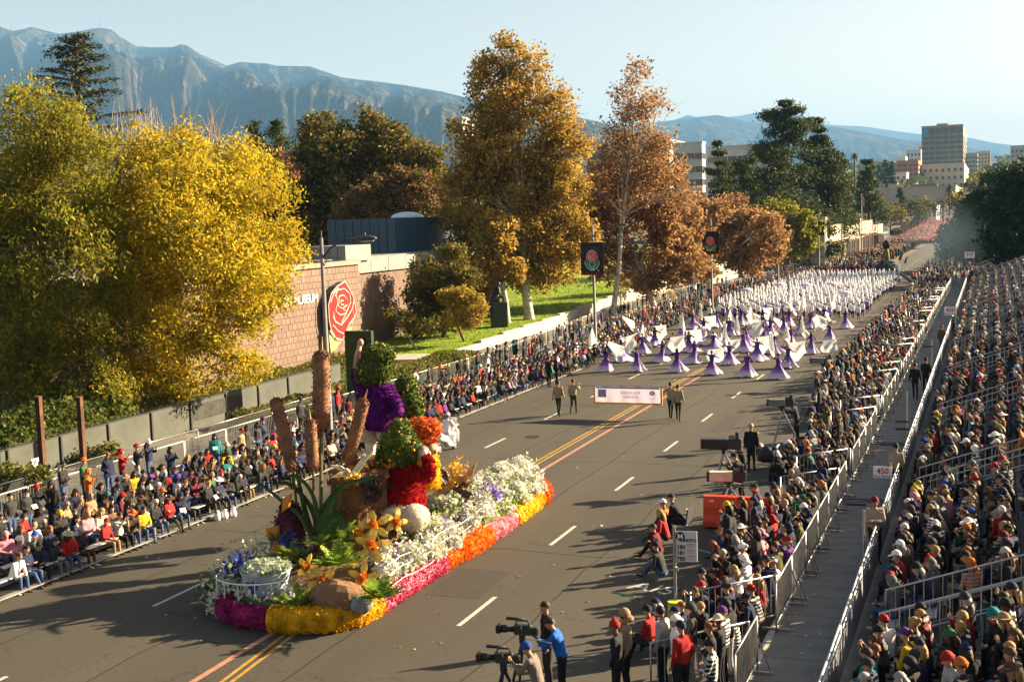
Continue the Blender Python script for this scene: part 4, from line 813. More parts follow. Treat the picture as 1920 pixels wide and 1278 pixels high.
# bare twigs over the golden crown
m = MB(); R_ = random.Random(4)
tb = empty('bare_tree', (-44, 58, 0), label='leafless grey twiggy treetop rising behind the golden tree', category='tree')
for _ in range(150):
    x = R_.uniform(190, 420); p0 = atY(x, R_.uniform(280, 330), 57); p1 = atY(x + R_.gauss(0, 26), R_.uniform(190, 270) - 15 * math.cos((x - 300) / 80), 57 + R_.uniform(-2, 2)); md = (p0 + p1) / 2 + np.array([R_.gauss(0, .15), 0, R_.gauss(0, .1)])
    m.tube([p0, md, p1], [.03, .022, .008], 4, caps=False)
for _ in range(8):
    x = R_.uniform(220, 400); m.tube([np.array([-44, 58, 2.0]), atY(300 + (x - 300) * .4, 420, 58), atY(x, 300, 57)], [.16, .1, .04], 5)
m.cyl((-44, 58, 0), (-44, 58, 2.2), .25, .2); m.V = [v - np.array([-44, 58, 0]) for v in m.V]; m.obj('trunk', pmat('grey twigs', (.30, .25, .19), .9, .2), tb)
# cedar behind
cb = (atY(150, 300, 76)[0], 76, 0); m = MB(); o = empty('cedar_tree', cb, label='dark cedar with layered drooping boughs above the yellow trees', category='tree'); bt = np.array(atY(140, 72, 76)); base = np.array(cb, float)
m.tube([base, base * .4 + bt * .6, bt], [.55, .35, .05], 8); Lc = []
for k in range(34):
    t = k / 33; z = bt[2] - (bt[2] - atY(150, 250, 76)[2]) * t; a = k * 2.4; ln = (1.0 + 3.6 * t ** .7) * R_.uniform(.7, 1.15)
    if k in (12, 15, 20, 24): a, ln = math.pi + .2 * (k % 3), ln * 1.5
    s = np.array([bt[0], 76, z]); e = s + np.array([math.cos(a) * ln, math.sin(a) * ln, .15 * ln]); m.tube([s, (s + e) / 2 + [0, 0, .2], e], [.1, .06, .015], 5, caps=False)
    for j in range(170): f = R_.random() ** .7; q = s + (e - s) * f + np.array([R_.gauss(0, .38), R_.gauss(0, .38), -abs(R_.gauss(0, .22)) + .15]); Lc.append(q)
m.V = [v - base for v in m.V]; m.obj('trunk', M['bark'], o, smooth=True)
V, Fq = leaf_quads(np.array(Lc) - base, .34, .3, .2); MB().raw(V, Fq).obj('crown', LEAF['cedar'], o, kind='stuff')
# small sparse conifers
def conifer(label, px, ytop, ybot, Y, wpx, n=2600, leaf='pine', size=.4, irregular=.35, zb=0.0, seed=1, name='pine_tree', whorls=16, power=.9):
    R = random.Random(seed); top = np.array(atY(px, ytop, Y)); bz = float(atY(px, ybot, Y)[2]); s = ppm(top); w_ = wpx / s; base = np.array([top[0], Y, zb]); o = empty(name, tuple(base), label=label, category='tree'); m = MB()
    m.tube([base, base * .5 + top * .5 + [.15, 0, 0], top], [.025 * (top[2] - zb) + .08, .016 * (top[2] - zb) + .05, .03], 8); Ls = []
    for k in range(whorls):
        t = (k + .5) / whorls; z = top[2] - (top[2] - bz) * t; nb = 3 + int(3 * t + R.random())
        for j in range(nb):
            a = R.uniform(0, 6.28); ln = w_ * (.12 + .88 * t ** power) * R.uniform(1 - irregular * 1.4, 1 + irregular * .6); s0 = np.array([top[0], Y, z]); e = s0 + np.array([math.cos(a) * ln, math.sin(a) * ln, R.uniform(-.05, .35) * ln])
            m.tube([s0, e], [.06 + .015 * ln, .02], 4, caps=False); q = max(8, int(1.9 * n / (whorls * nb)))
            f = .25 + .8 * rng.random(q) ** .6; sp = .17 * ln + .2; Ls.append(s0 + (e - s0) * f[:, None] + rng.normal(0, sp, (q, 3)) * [1, 1, .6])
    Ls.append(np.array([top[0], Y, 0]) + np.c_[rng.normal(0, .12 * w_ + .05, 60), rng.normal(0, .12 * w_ + .05, 60), top[2] - rng.random(60) * (top[2] - bz) * .12])
    m.V = [v - base for v in m.V]; m.obj('trunk', M['bark'], o, smooth=True); V, Fq = leaf_quads(np.concatenate(Ls) - base, size, .3, -.3); MB().raw(V, Fq).obj('crown', LEAF[leaf], o, kind='stuff'); return o
conifer('thin ragged conifer with tufted top, first of two beyond the golden tree', 477, 228, 330, 130, 34, 1700, seed=2, irregular=.7, whorls=9)
conifer('ragged conifer with a split top, second of two beyond the golden tree', 520, 225, 330, 132, 46, 2200, seed=3, irregular=.7, whorls=9)
conifer('dark conifer rising behind the olive oaks', 585, 215, 330, 140, 52, 3000, seed=4, whorls=9)
tree('rusty orange small tree in front of the two ragged conifers', (-72, 115, 0), PXC([(500, 310, 40), (470, 320, 28), (530, 330, 34), (500, 360, 45)], 115), 'russet', 7000, .4, .5, .5)
# olive oaks behind the museum
tree('olive oak with a rounded top behind the blue roof housing', (-72, 118, 0), PXC([(605, 250, 42), (640, 300, 70), (590, 330, 60), (560, 380, 50), (650, 380, 80), (600, 420, 60)], 122), 'oak', 26000, .42, .6, .6, 12, .55, .5, seed=8)
tree('tall olive oak with pointed tan crown left of the golden sycamore'.replace('left of', 'next to'), (-66, 122, 0), PXC([(695, 240, 26, 1.4), (720, 275, 56), (680, 320, 66), (750, 320, 62), (790, 300, 50), (720, 380, 80), (800, 370, 60), (780, 420, 60)], 124), 'oak', 34000, .42, .6, .6, 12, .55, .55, seed=9)
tree('red tinged dark tree low behind the museum roof', (-62, 114, 0), PXC([(745, 345, 44), (790, 370, 44), (680, 385, 44), (730, 400, 50), (660, 410, 36)], 112), 'red', 14000, .38, .6, .5, 12, .55, .35, seed=10)
tree('dark filler oak with dense crown behind the golden tree', (-88, 120, 0), PXC([(540, 390, 60), (500, 430, 60), (580, 450, 50), (450, 420, 60)], 122), 'dkgreen', 12000, .5, .6, .6, 12, .6, .4, seed=11)
# sycamores on the lawn
sb = atY(992, 568, 103)
tree('very tall golden amber sycamore on the lawn beside the statue', (sb[0], 103, float(lz(103))), PXC([(955, 110, 34, 1.3), (915, 150, 42, 1.2), (1000, 140, 40, 1.2), (960, 190, 62), (900, 240, 58), (1030, 220, 62), (1060, 290, 56), (960, 300, 84), (880, 340, 52), (1050, 370, 62), (900, 410, 62), (980, 420, 84), (870, 470, 46), (930, 490, 60), (1040, 470, 62), (850, 410, 34), (1005, 350, 76), (905, 320, 66), (1075, 440, 46), (880, 530, 44), (1000, 520, 50), (925, 300, 50)], 105), 'amber', 88000, .27, .75, .5, 12, .3, .42, 'palebark', .22, twigs=7, seed=21, wander=.08, core=True)
sb = atY(950, 585, 100)
tree('slim leaning sycamore trunk with few amber leaves behind the plinth', (sb[0], 100, float(lz(100))), PXC([(930, 440, 46), (900, 500, 40), (960, 500, 30)], 100), 'amber', 6000, .34, .75, .5, 12, .3, .3, 'palebark', .5, seed=22)
sb = atY(1148, 575, 112)
tree('tall thin russet sycamore with an almost bare white upper trunk', (sb[0], 112, .6), PXC([(1195, 140, 26, 1.3), (1185, 190, 44), (1225, 200, 36), (1170, 240, 44), (1240, 260, 36), (1190, 300, 62), (1140, 320, 44), (1245, 320, 50), (1270, 365, 40), (1165, 285, 40), (1225, 290, 46), (1120, 370, 40)], 114), 'russet', 11500, .25, .8, .55, 7, .15, .26, 'palebark', .35, twigs=16, seed=23, wander=.1)
tree('russet sycamore with full low crown behind the first rose banner', (sb[0] + 3.0, 116, .8), PXC([(1150, 360, 58), (1230, 360, 66), (1130, 430, 52), (1200, 430, 74), (1270, 420, 52), (1150, 500, 52), (1230, 495, 64), (1285, 490, 44), (1100, 480, 40), (1095, 400, 34)], 118), 'russet', 27000, .33, .75, .5, 12, .3, .3, 'palebark', .25, twigs=5, seed=24)
sb = atY(1215, 560, 128)
tree('young sycamore with thin trunk beside the chain link fence', (sb[0], 128, 0), PXC([(1205, 520, 30), (1230, 490, 34)], 128), 'russet', 2200, .3, .75, .5, 12, .3, .14, 'palebark', .5, seed=25)
sb = atY(1390, 528, 172)
tree('rounded pinkish russet sycamore under the dark pines', (sb[0], 172, 1.2), PXC([(1380, 400, 40), (1340, 430, 40), (1410, 430, 44), (1370, 460, 50), (1430, 460, 34), (1456, 454, 30, .9, -11), (1438, 430, 32, .9, -10), (1440, 470, 30, .9, -8), (1320, 470, 36), (1400, 490, 40)], 172), 'russet', 19000, .42, .7, .6, 12, .4, .35, 'palebark', .3, twigs=3, seed=26)
sb = atY(1300, 545, 150)
tree('russet sycamore behind the second rose banner', (sb[0], 150, 1.0), PXC([(1290, 440, 44), (1330, 400, 34), (1260, 470, 36), (1310, 490, 40)], 152), 'russet', 13000, .38, .7, .6, 12, .4, .3, 'palebark', .3, twigs=3, seed=27)
# dark pines in the middle distance
conifer('huge dark pine with ragged spreading boughs behind the russet sycamores', 1468, 188, 460, 232, 92, 21000, size=.62, seed=31, irregular=.45, whorls=18, zb=1, power=.75)
conifer('tall dark pine with forked tip, second of the big pines', 1532, 220, 470, 240, 60, 15500, size=.62, seed=32, irregular=.4, whorls=16, zb=1, power=.7)
conifer('dark pine with clumped foliage at the shops end of the pine row', 1572, 285, 440, 262, 30, 5600, size=.62, seed=33, irregular=.35, whorls=12, zb=1, power=.55)
conifer('round dark evergreen just beyond the pine row', 1628, 300, 400, 360, 24, 4200, size=.8, seed=34, irregular=.3, whorls=10, zb=1, power=.4)
conifer('thin tufted pine standing apart before the white office block', 1345, 262, 420, 215, 34, 3200, size=.6, seed=35, irregular=.8, whorls=9, zb=1)
conifer('dark bushy pine below the white office block', 1390, 300, 440, 222, 56, 5200, size=.6, seed=36, irregular=.5, whorls=9, zb=1, power=.5)
tree('lime green round tree in front of the big pines', (atY(1480, 480, 205)[0], 205, 1), PXC([(1470, 420, 42), (1500, 420, 34), (1455, 400, 30), (1490, 450, 40), (1510, 445, 26)], 205), 'lime', 13000, .5, .6, .6, 12, .55, .3, seed=37)
tree('shaded dark tree below the lime tree', (atY(1490, 500, 215)[0], 215, 0), PXC([(1510, 480, 40), (1545, 472, 30), (1470, 490, 30), (1530, 445, 34)], 215), 'dkgreen', 9000, .6, .6, .6, 12, .6, .3, seed=38)
# dark street trees on the grandstand side
def atg(px, py, Y): return atY(px, py, Y)
tree('big dark street tree overhanging the grandstand end', (atY(1800, 520, 210)[0], 210, .1), PXC([(1815, 440, 46), (1850, 400, 56), (1800, 470, 36), (1870, 440, 60), (1840, 470, 46), (1885, 375, 50), (1790, 455, 26)], 205), 'ficus', 26000, .6, .6, .6, 12, .6, .35, seed=41, fork=.3)
tree('dark street tree filling the corner above the stand seats', (atY(1905, 500, 170)[0], 170, .1), PXC([(1900, 380, 50), (1930, 420, 70), (1895, 450, 50), (1940, 350, 60)], 170), 'ficus', 18000, .55, .6, .6, 12, .6, .35, seed=42, fork=.3)
tree('dark street tree farther down the sunny avenue', (atY(1850, 400, 330)[0], 330, .1), PXC([(1870, 345, 34), (1895, 350, 34), (1850, 375, 26)], 330), 'ficus', 9000, .8, .6, .7, 12, .6, .35, seed=43, fork=.3)
# more distant greenery
for i, (x, yt, yb, Y, wp) in enumerate(((1688, 352, 395, 520, 12), (1660, 300, 345, 900, 12), (1672, 303, 345, 900, 9), (1648, 310, 345, 1000, 8))):
    conifer('slim cypress-like conifer, %s of the far group before the beige wall' % ['nearest and tallest', 'widest', 'second', 'most distant'][i], x, yt, yb, Y, wp, 1200, size=.9 if Y < 700 else 1.5, seed=50 + i, zb=float(zr(Y)) - 1, irregular=.2, whorls=9)
for i, (x, y, r, Y, lf) in enumerate(((1640, 395, 26, 420, 'dkgreen'), (1670, 400, 24, 430, 'oak'), (1715, 392, 22, 480, 'dkgreen'), (1735, 385, 16, 500, 'oak'), (1840, 330, 18, 900, 'lime'), (1858, 322, 14, 1100, 'dkgreen'), (1825, 345, 16, 800, 'lime'), (1790, 372, 12, 640, 'gold'), (1872, 312, 10, 1400, 'dkgreen'), (1600, 345, 22, 420, 'dkgreen'))):
    zb = float(zr(Y)); p = atY(x, y, Y)
    tree('%s tree beside the %s' % ([ 'low dark', 'olive', 'round dark', 'small olive', 'sunlit lime', 'hazy dark', 'pale lime', 'tiny golden', 'distant hazy', 'dark bushy'][i], ['second street shop roof', 'third shop behind the crowd', 'far pink crowd', 'pale kiosk building', 'cream office building', 'green copper roof', 'palms of the avenue', 'far crowd edge', 'vanishing end of the avenue', 'last big pine'][i]), (p[0], Y, zb), PXC([(x, y, r), (x - r * .7, y + r * .4, r * .7), (x + r * .7, y + r * .3, r * .7)], Y), lf, 2600, max(.6, 3.2 / ppm(p) * 1.0), .6, .7, 10, .6, .3, seed=60 + i)
def palm(label, px, yt, Y, wpx, yb):
    top = np.array(atY(px, yt, Y)); s = ppm(top); w_ = wpx / s; base = np.array([top[0], Y, float(zr(Y))]); o = empty('palm_tree', tuple(base), label=label, category='palm'); m = MB(); m.tube([base - base, (top - base) * .5 + [.2, 0, 0], top - base], [.35, .26, .24], 7); m.obj('trunk', M['bark'], o, smooth=True); m = MB()
    for k in range(46):
        a = k * 2.4; e = random.uniform(-.9, 1.1); d = np.array([math.cos(a) * math.cos(e), math.sin(a) * math.cos(e), math.sin(e)]); pts = [top - base + d * w_ * t + np.array([0, 0, -.55 * w_ * t * t]) for t in (0, .35, .7, 1.0)]; sd = nrm(np.cross(d, [0, 0, 1.0])) * w_ * .1
        for i in range(3): m.raw([pts[i] - sd * (1 - abs(i - 1) * .3), pts[i] + sd * (1 - abs(i - 1) * .3), pts[i + 1] + sd * (.9 - .4 * i), pts[i + 1] - sd * (.9 - .4 * i)], [[0, 1, 2, 3]])
    m.obj('crown', LEAF['palm'], o, kind='stuff')
palm('tall fan palm rising over the dark pine row', 1602, 290, 380, 11, 400)
palm('short palm on the beige roofline beside the brick loft', 1691, 338, 780, 8, 350); palm('drooping palm before the beige building, nearest the far crowd', 1780, 352, 560, 15, 390); palm('yellowed palm next along the avenue', 1802, 358, 620, 13, 385); palm('sunlit palm farthest along the avenue', 1825, 342, 760, 12, 365); palm('squat palm beside the pale kiosk', 1768, 385, 500, 11, 400)
# a far wood along the foot of the hills
m = MB(); n = 6500; px = rng.uniform(-200, 2100, n); Yw = rng.uniform(900, 3200, n); P = np.array([atY(x, 400, y) for x, y in zip(px, Yw)]); P[:, 2] = zr(P[:, 1]) + rng.uniform(2, 11, n)
keep = (np.abs(P[:, 0] + 16) > 25); P = P[keep]
for a in range(3):
    V, Fq = leaf_quads(P + rng.normal(0, 3, P.shape) * [1, 1, .6], 8.0, .8, 0); m.raw(V, Fq)
m.obj('far_woods', LEAF['dkgreen'], kind='stuff', label='hazy dark wooded suburbs below the mountains')
# ------------------------------------------------------------ hedges and shrubs
def hedge(label, pts, w_, h0, n, leaf='ivy', size=.16, name='hedge', zf=None, cat='hedge', **k):
    P = np.array(pts, float); seg = rng.integers(0, len(P) - 1, n) if len(P) > 2 else np.zeros(n, int); t = rng.random(n); c = P[seg] + (P[seg + 1] - P[seg]) * t[:, None]
    d = P[seg + 1] - P[seg]; d /= np.linalg.norm(d, axis=1)[:, None]; nr = np.stack([d[:, 1], -d[:, 0]], 1); u = rng.uniform(-1, 1, n)
    bump = .75 + .35 * vnoise(c[:, 0] * .9 + 7, c[:, 1] * .9 + u * 1.5, 3); z = h0 * bump * np.sqrt(np.clip(1 - (np.abs(u) ** 4), 0, 1)) * rng.random(n) ** .25
    L = np.stack([c[:, 0] + nr[:, 0] * u * w_ / 2, c[:, 1] + nr[:, 1] * u * w_ / 2, (zf(c[:, 1]) if zf else 0) + z], 1); V, Fq = leaf_quads(L, size, .6, 0)
    o = empty(name, (P[0][0], P[0][1], 0), label=label, category=cat); V = V - np.array([P[0][0], P[0][1], 0]); MB().raw(V, Fq).obj('foliage', LEAF[leaf], o, kind='stuff')
    m = MB()
    for i in range(len(P) - 1):
        a, b = P[i] - P[0], P[i + 1] - P[0]; ln = np.linalg.norm(b - a); an = math.atan2(b[1] - a[1], b[0] - a[0]); q = (a + b) / 2; zz = float(zf((P[i][1] + P[i + 1][1]) / 2)) if zf else 0
        m.rbox((q[0], q[1], zz + h0 * .3), (ln, w_ * .75, h0 * .6), .1, rotz(an))
    m.obj('stems', LEAF['dkgreen'], o); return o
hedge('clipped leafy hedge along the dark fence below the museum wall', [(-38.4, 47), (-38.4, 60), (-38.2, 74)], 3.2, 1.7, 17000)
hedge('leafy ground hedge between dark fence and white railing', [(-33.0, 51), (-33.2, 60), (-33.4, 74), (-33.6, 78)], 3.6, 1.15, 17000, size=.15)
hedge('dark bushes under the yellow trees behind the fence', [(-38.5, 32), (-38.5, 40), (-38.5, 47)], 4.2, 2.6, 12000, 'dkgreen', .22)
hedge('low clipped planting strip along the lawn wall', [(-35.2, 112), (-35.2, 150)], 1.0, .7, 4000, 'ivy', .18)
def shrub(label, base, cl, leaf, n, size=.16, clump=.2, name='shrub'): return tree(label, base, cl, leaf, n, size, .6, clump, 10, .5, .06, fork=.25, name=name, cat='shrub', twigs=1)
shrub('leafy green shrub in front of the dark fence, nearest the railing corner', (atY(45, 915, 35)[0], 35, 0), PXC([(30, 905, 30), (70, 895, 26), (5, 890, 24), (45, 920, 24)], 35.2), 'ivy', 2600)
shrub('second leafy green shrub beside the rusty post', (atY(175, 880, 42)[0], 42, 0), PXC([(170, 862, 28), (200, 850, 22), (145, 880, 20), (185, 885, 22)], 42.2), 'ivy', 2400)
tree('large dark leafed tree against the shaded museum wing', (atY(830, 610, 90)[0], 90, .5), PXC([(850, 490, 36), (810, 520, 48), (860, 540, 44), (790, 570, 44), (840, 590, 50), (780, 610, 36)], 90), 'oak', 15000, .26, .6, .35, 12, .5, .2, seed=71)
tree('bright gold leafed shrub beside the plinth', (atY(870, 610, 88)[0], 88, .5), PXC([(865, 560, 26), (890, 575, 24), (855, 590, 24), (885, 600, 20), (840, 555, 16)], 87), 'goldbush', 4600, .24, .6, .3, 10, .45, .1, seed=72, name='shrub', cat='shrub')
tree('low spreading shrub with bare grey branches on the lawn', (atY(780, 625, 84)[0], 84, .4), PXC([(760, 600, 26, .6), (800, 612, 26, .6), (740, 590, 20, .6)], 84), 'oak', 1800, .2, .6, .3, 8, .4, .1, 'palebark', .3, twigs=6, seed=73, name='shrub', cat='shrub')
# ------------------------------------------------------------ the flower float
FX, FY = -16.1, 33.0
fl = empty('parade_float', (FX, FY, 0), label='flower covered parade float with giant cattails and leafy haired garden figures', category='parade float')
lo = lambda p: np.array(p, float) - np.array([FX, FY, 0])
def LP(x, y, Y): return lo(atY(x, y, Y))
def petals(name, cols, t=.25): return leafmat(name, cols, t, .7, 3.2)
PM = {'magenta': petals('magenta blooms', [(.30, .02, .12), (.42, .03, .18), (.22, .01, .09)]), 'yellow': petals('yellow blooms', [(.72, .40, .01), (.80, .48, .015), (.62, .30, .01)]), 'crimson': petals('crimson blooms', [(.45, .01, .06), (.60, .04, .14), (.7, .2, .3), (.35, .005, .04)]),
      'orange': petals('orange blooms', [(.72, .14, .008), (.80, .20, .01), (.62, .09, .005)]), 'pink': petals('pink blooms', [(.70, .18, .25), (.80, .33, .36), (.62, .11, .2)]), 'vermilion': petals('vermilion blooms', [(.66, .10, .02), (.74, .16, .03), (.55, .06, .01)]),
      'white': petals('white blooms', [(.66, .64, .58), (.74, .72, .68), (.58, .60, .45), (.34, .42, .2), (.7, .68, .66)], .2), 'purple': petals('purple petals', [(.10, .008, .16), (.15, .012, .22), (.07, .004, .11)]), 'red': petals('red petals', [(.32, .005, .008), (.42, .008, .012), (.24, .003, .005)]),
      'moss': petals('leafy moss', [(.075, .115, .02), (.12, .165, .03), (.17, .215, .045), (.045, .075, .016)]), 'cream': petals('cream petals', [(.70, .62, .50), (.75, .68, .56), (.66, .57, .44)], .1), 'fern': petals('fern fronds', [(.10, .17, .02), (.17, .25, .03), (.24, .32, .045)], .35), 'lav': petals('lavender blooms', [(.25, .18, .55), (.36, .28, .65), (.2, .13, .45)]), 'blue': petals('blue blooms', [(.03, .05, .35), (.05, .09, .45)]),
      'mint': petals('pale mint blooms', [(.36, .42, .30), (.46, .5, .40), (.28, .35, .22)]), 'hair': petals('orange straw hair', [(.66, .14, .03), (.75, .2, .05), (.5, .09, .02)]), 'pansy': petals('dark pansies', [(.07, .02, .10), (.03, .05, .02), (.2, .1, .25), (.04, .07, .02)]), 'barkfl': petals('shredded bark', [(.20, .085, .022), (.28, .13, .035), (.13, .05, .018), (.40, .19, .05)], .05), 'cat': petals('cattail fluff', [(.20, .10, .055), (.26, .135, .075), (.16, .08, .045)], .05)}
def solid(n, c, **k): return pmat(n, c, k.pop('rough', .85), .25, 6, **k)
def fuzz_points(C_, size, n_each=2, asp=.7):
    C2 = np.repeat(C_, n_each, 0) + rng.normal(0, size * .25, (len(C_) * n_each, 3)); return leaf_quads(C2, size, asp, -.1)
def on_ell(c, r, n, R=None, zmin=-1.0):
    d = rng.normal(size=(n * 2, 3)); d /= np.linalg.norm(d, axis=1)[:, None]; d = d[d[:, 2] > zmin][:n]; p = d * np.array(r)
    if R is not None: p = p @ np.asarray(R).T
    return p + np.array(c)
class Flor:
    """a body covered in blossoms: solid core plus loose petals"""
    def __init__(s, size=.07): s.m = MB(); s.size = size
    def ell(s, c, r, n, R=None, zmin=-1.0, core=.97, seg=14, noise=.02): s.m.ell(c, np.array(r) * core, seg, 9, R, 0, zmin=zmin, noise=noise); V, Fq = fuzz_points(on_ell(c, r, n, R, zmin), s.size); s.m.raw(V, Fq, 0); return s
    def tube(s, P, r, n): 
        P = np.array(P, float); s.m.tube(P, r, 10); rr = np.broadcast_to(np.asarray(r, float), (len(P),)); k = rng.integers(0, len(P) - 1, n); t = rng.random(n); c = P[k] + (P[k + 1] - P[k]) * t[:, None]; q = (rr[k] + (rr[k + 1] - rr[k]) * t) * (1.0 + .07 * rng.normal(size=n)); d = rng.normal(size=(n, 3)); ax = P[k + 1] - P[k]; ax /= np.linalg.norm(ax, axis=1)[:, None]; d -= ax * np.sum(d * ax, 1)[:, None]; d /= np.linalg.norm(d, axis=1)[:, None]
        V, Fq = fuzz_points(c + d * q[:, None], s.size); s.m.raw(V, Fq, 0); return s
    def pts(s, P, k=2, asp=.7): V, Fq = fuzz_points(np.asarray(P), s.size, k, asp); s.m.raw(V, Fq, 0); return s
    def done(s, name, mat, parent=None, smooth=True, **k): return s.m.obj(name, mat, parent or fl, smooth=smooth, kind='stuff' if k.pop('stuff', False) else None, **k)
# chassis and flower skirts
skx = [(-17.9, 25.5), (-17.0, 25.15), (-16.0, 25.0), (-15.0, 25.2), (-14.3, 25.75), (-13.98, 27.0), (-13.95, 31), (-13.95, 35), (-14.0, 38.6), (-14.4, 40.2), (-15.4, 41.0), (-17, 40.9), (-18.2, 39.8), (-18.45, 33), (-18.4, 27.2), (-18.25, 26.1)]
ins = [(x + (FX - x) * .16, y + (33 - y) * .05) for x, y in skx]
MB().prism(np.array([lo((x, y, .12)) for x, y in ins]), (0, 0, .38)).obj('chassis', M['dark'], fl)
MB().prism(np.array([lo((x + (FX - x) * .03, y + (33 - y) * .01, .45)) for x, y in ins]), (0, 0, .12)).obj('deck', solid('moss deck', (.06, .09, .02)), fl)
def skirt(col, pts, n, r=.25, zc=.26):
    f = Flor(.055); P = [lo((x + (FX - x) * .05, y, zc + .02 * math.sin(i * 2))) for i, (x, y) in enumerate(pts)]; f.tube(P, r, int(n * 3)); f.done('flower_border', PM[col], stuff=True, smooth=False)
skirt('magenta', [(-18.2, 27.0), (-18.15, 26.2), (-17.8, 25.7), (-17.0, 25.4), (-16.25, 25.3)], 1500)
skirt('yellow', [(-16.2, 25.3), (-15.4, 25.35), (-14.7, 25.6), (-14.25, 26.2), (-14.15, 27.0)], 1700, .30, .29)
skirt('crimson', [(-14.15, 27.1), (-14.15, 28.5), (-14.15, 30), (-14.15, 31)], 1500)
skirt('orange', [(-14.2, 31.1), (-14.15, 32), (-14.1, 32.4)], 700, .28); skirt('orange', [(-14.12, 32.3), (-14.05, 33.2), (-14.15, 34.2)], 800, .32)
skirt('pink', [(-14.15, 34.2), (-14.1, 35.2), (-14.15, 36.3)], 700, .31); skirt('yellow', [(-14.15, 36.4), (-14.15, 37.4), (-14.25, 38.6), (-14.3, 39.2)], 900, .33); skirt('vermilion', [(-14.2, 39.2), (-14.4, 40.1), (-15.0, 40.8), (-15.9, 41.0)], 900, .35, .3)
skirt('magenta', [(-18.25, 27.0), (-18.35, 32), (-18.3, 38), (-17.5, 40.6), (-16, 41)], 1200)
# earth mound in front, side bank, grass
soil = solid('brown soil cover', (.17, .095, .045), bump=.6, bscale=9)
m = MB(); m.ell(lo((-15.9, 28.6, .45)), (1.5, 1.9, .36), 18, 8, zmin=0, noise=.05); m.obj('earth_mound', soil, fl, smooth=True)
p = LP(632, 1122, 26.1); MB().ell(p, (.78, .42, .46), 14, 8, rotx(-.3), noise=.06).obj('bark_slab', solid('bark slab', (.20, .11, .055), bump=.5), fl)
for x, y, r in ((675, 1132, .3), (580, 1140, .22), (520, 1118, .26), (497, 1140, .3)):
    MB().ell(LP(x, y, 26.0), (r * 1.15, r * .8, r * .8), 9, 6, noise=.08).obj('rock', solid('grey stone cover', (.22, .23, .24), bump=.4), fl, smooth=True)
f = Flor(.1)
for c, r, n in (((-15.2, 36, .55), (1.1, 4.6, .7), 2600), ((-15.2, 32.0, .5), (1.1, 1.5, .2), 800)): f.ell(lo(c), r, n, zmin=0)
f.done('grass_bank', PM['fern'], stuff=True)
# white flower banks along the lit side
f = Flor(.11)
for i in range(34):
    t = i / 33; Y = 28.2 + 12 * t; X = -14.55 - .25 * math.sin(i * 1.7) - (.5 if t > .9 else 0); z = .75 + .22 * math.sin(i * 2.3) + .12 * math.sin(i * .9); r = .30 + .1 * math.sin(i * 3.1)
    f.ell(lo((X, Y, z)), (r * 1.1, r * 1.25, r), 150, core=.7, seg=8); f.pts(lo((X + .1, Y, z + .1)) + rng.normal(0, .22, (40, 3)) * [.6, 1, 1.3])
for i in range(34):
    f.ell(lo((-15.0 - .9 * rng.random(), 34 + 6.6 * rng.random(), 1.0 + .25 * rng.random())), (.3, .35, .22), 60, core=.6, seg=8)
f.done('white_flower_bank', PM['white'], stuff=True)
f = Flor(.1)
for i in range(420): 
    Y = 28.5 + 11.5 * rng.random(); f.m.raw(*leaf_quads(lo((-14.3 - .7 * rng.random(), Y, .6 + .55 * rng.random())) + rng.normal(0, .05, (3, 3)), .1, .7, 0), 0)
for x, y in ((875, 950), (850, 955), (895, 948), (930, 925), (915, 915)): f.pts(LP(x, y, 35) + rng.normal(0, .14, (60, 3)))
f.done('lavender_flowers', PM['lav'], stuff=True)
# ruffled white cloth swags and wire railings
cl = solid('white gauze', (.74, .72, .74)); m = MB()
for i, Y in enumerate((28.3, 30.2, 32.4, 34.6, 36.4)):
    for k in range(6):
        x0 = -14.2 - .1 * (k % 2); y0 = Y + k * .13; m.raw([lo((x0 - .2, y0, 1.15)), lo((x0 - .25, y0 + .13, 1.17)), lo((x0 + .12, y0 + .15, .45)), lo((x0 + .1, y0, .42))], [[0, 1, 2, 3]])
    m = MB()
m = MB()
for i in range(26):
    Y = 27.6 + i * .32; m.cyl(lo((-14.12, Y, .5)), lo((-14.2, Y, 1.1)), .007, n=4)
for z in (.55, .85, 1.1): m.tube([lo((-14.13 - (z - .5) * .12, 27.6 + k * .8, z + .05 * math.sin(k * 1.8))) for k in range(11)], .009, 4)
m.obj('wire_railing', M['white'], fl)
for (x0, y0, x1, y1) in ((803, 1040, 852, 1000), (855, 1008, 903, 968), (722, 1052, 748, 1028)):
    a, b = LP(x0, y0, 31 + (x0 - 800) * .035), LP(x1, y1, 32.4 + (x0 - 800) * .035); a[0] = b[0] = (a[0] + b[0]) / 2 + .05
    ln = np.linalg.norm(b - a); MB().rbox((a + b) / 2, (.06, ln, .34), .02, rotx(math.atan2(b[2] - a[2], b[1] - a[1]))).obj('cream_panel', solid('cream panel', (.62, .54, .36)), fl)
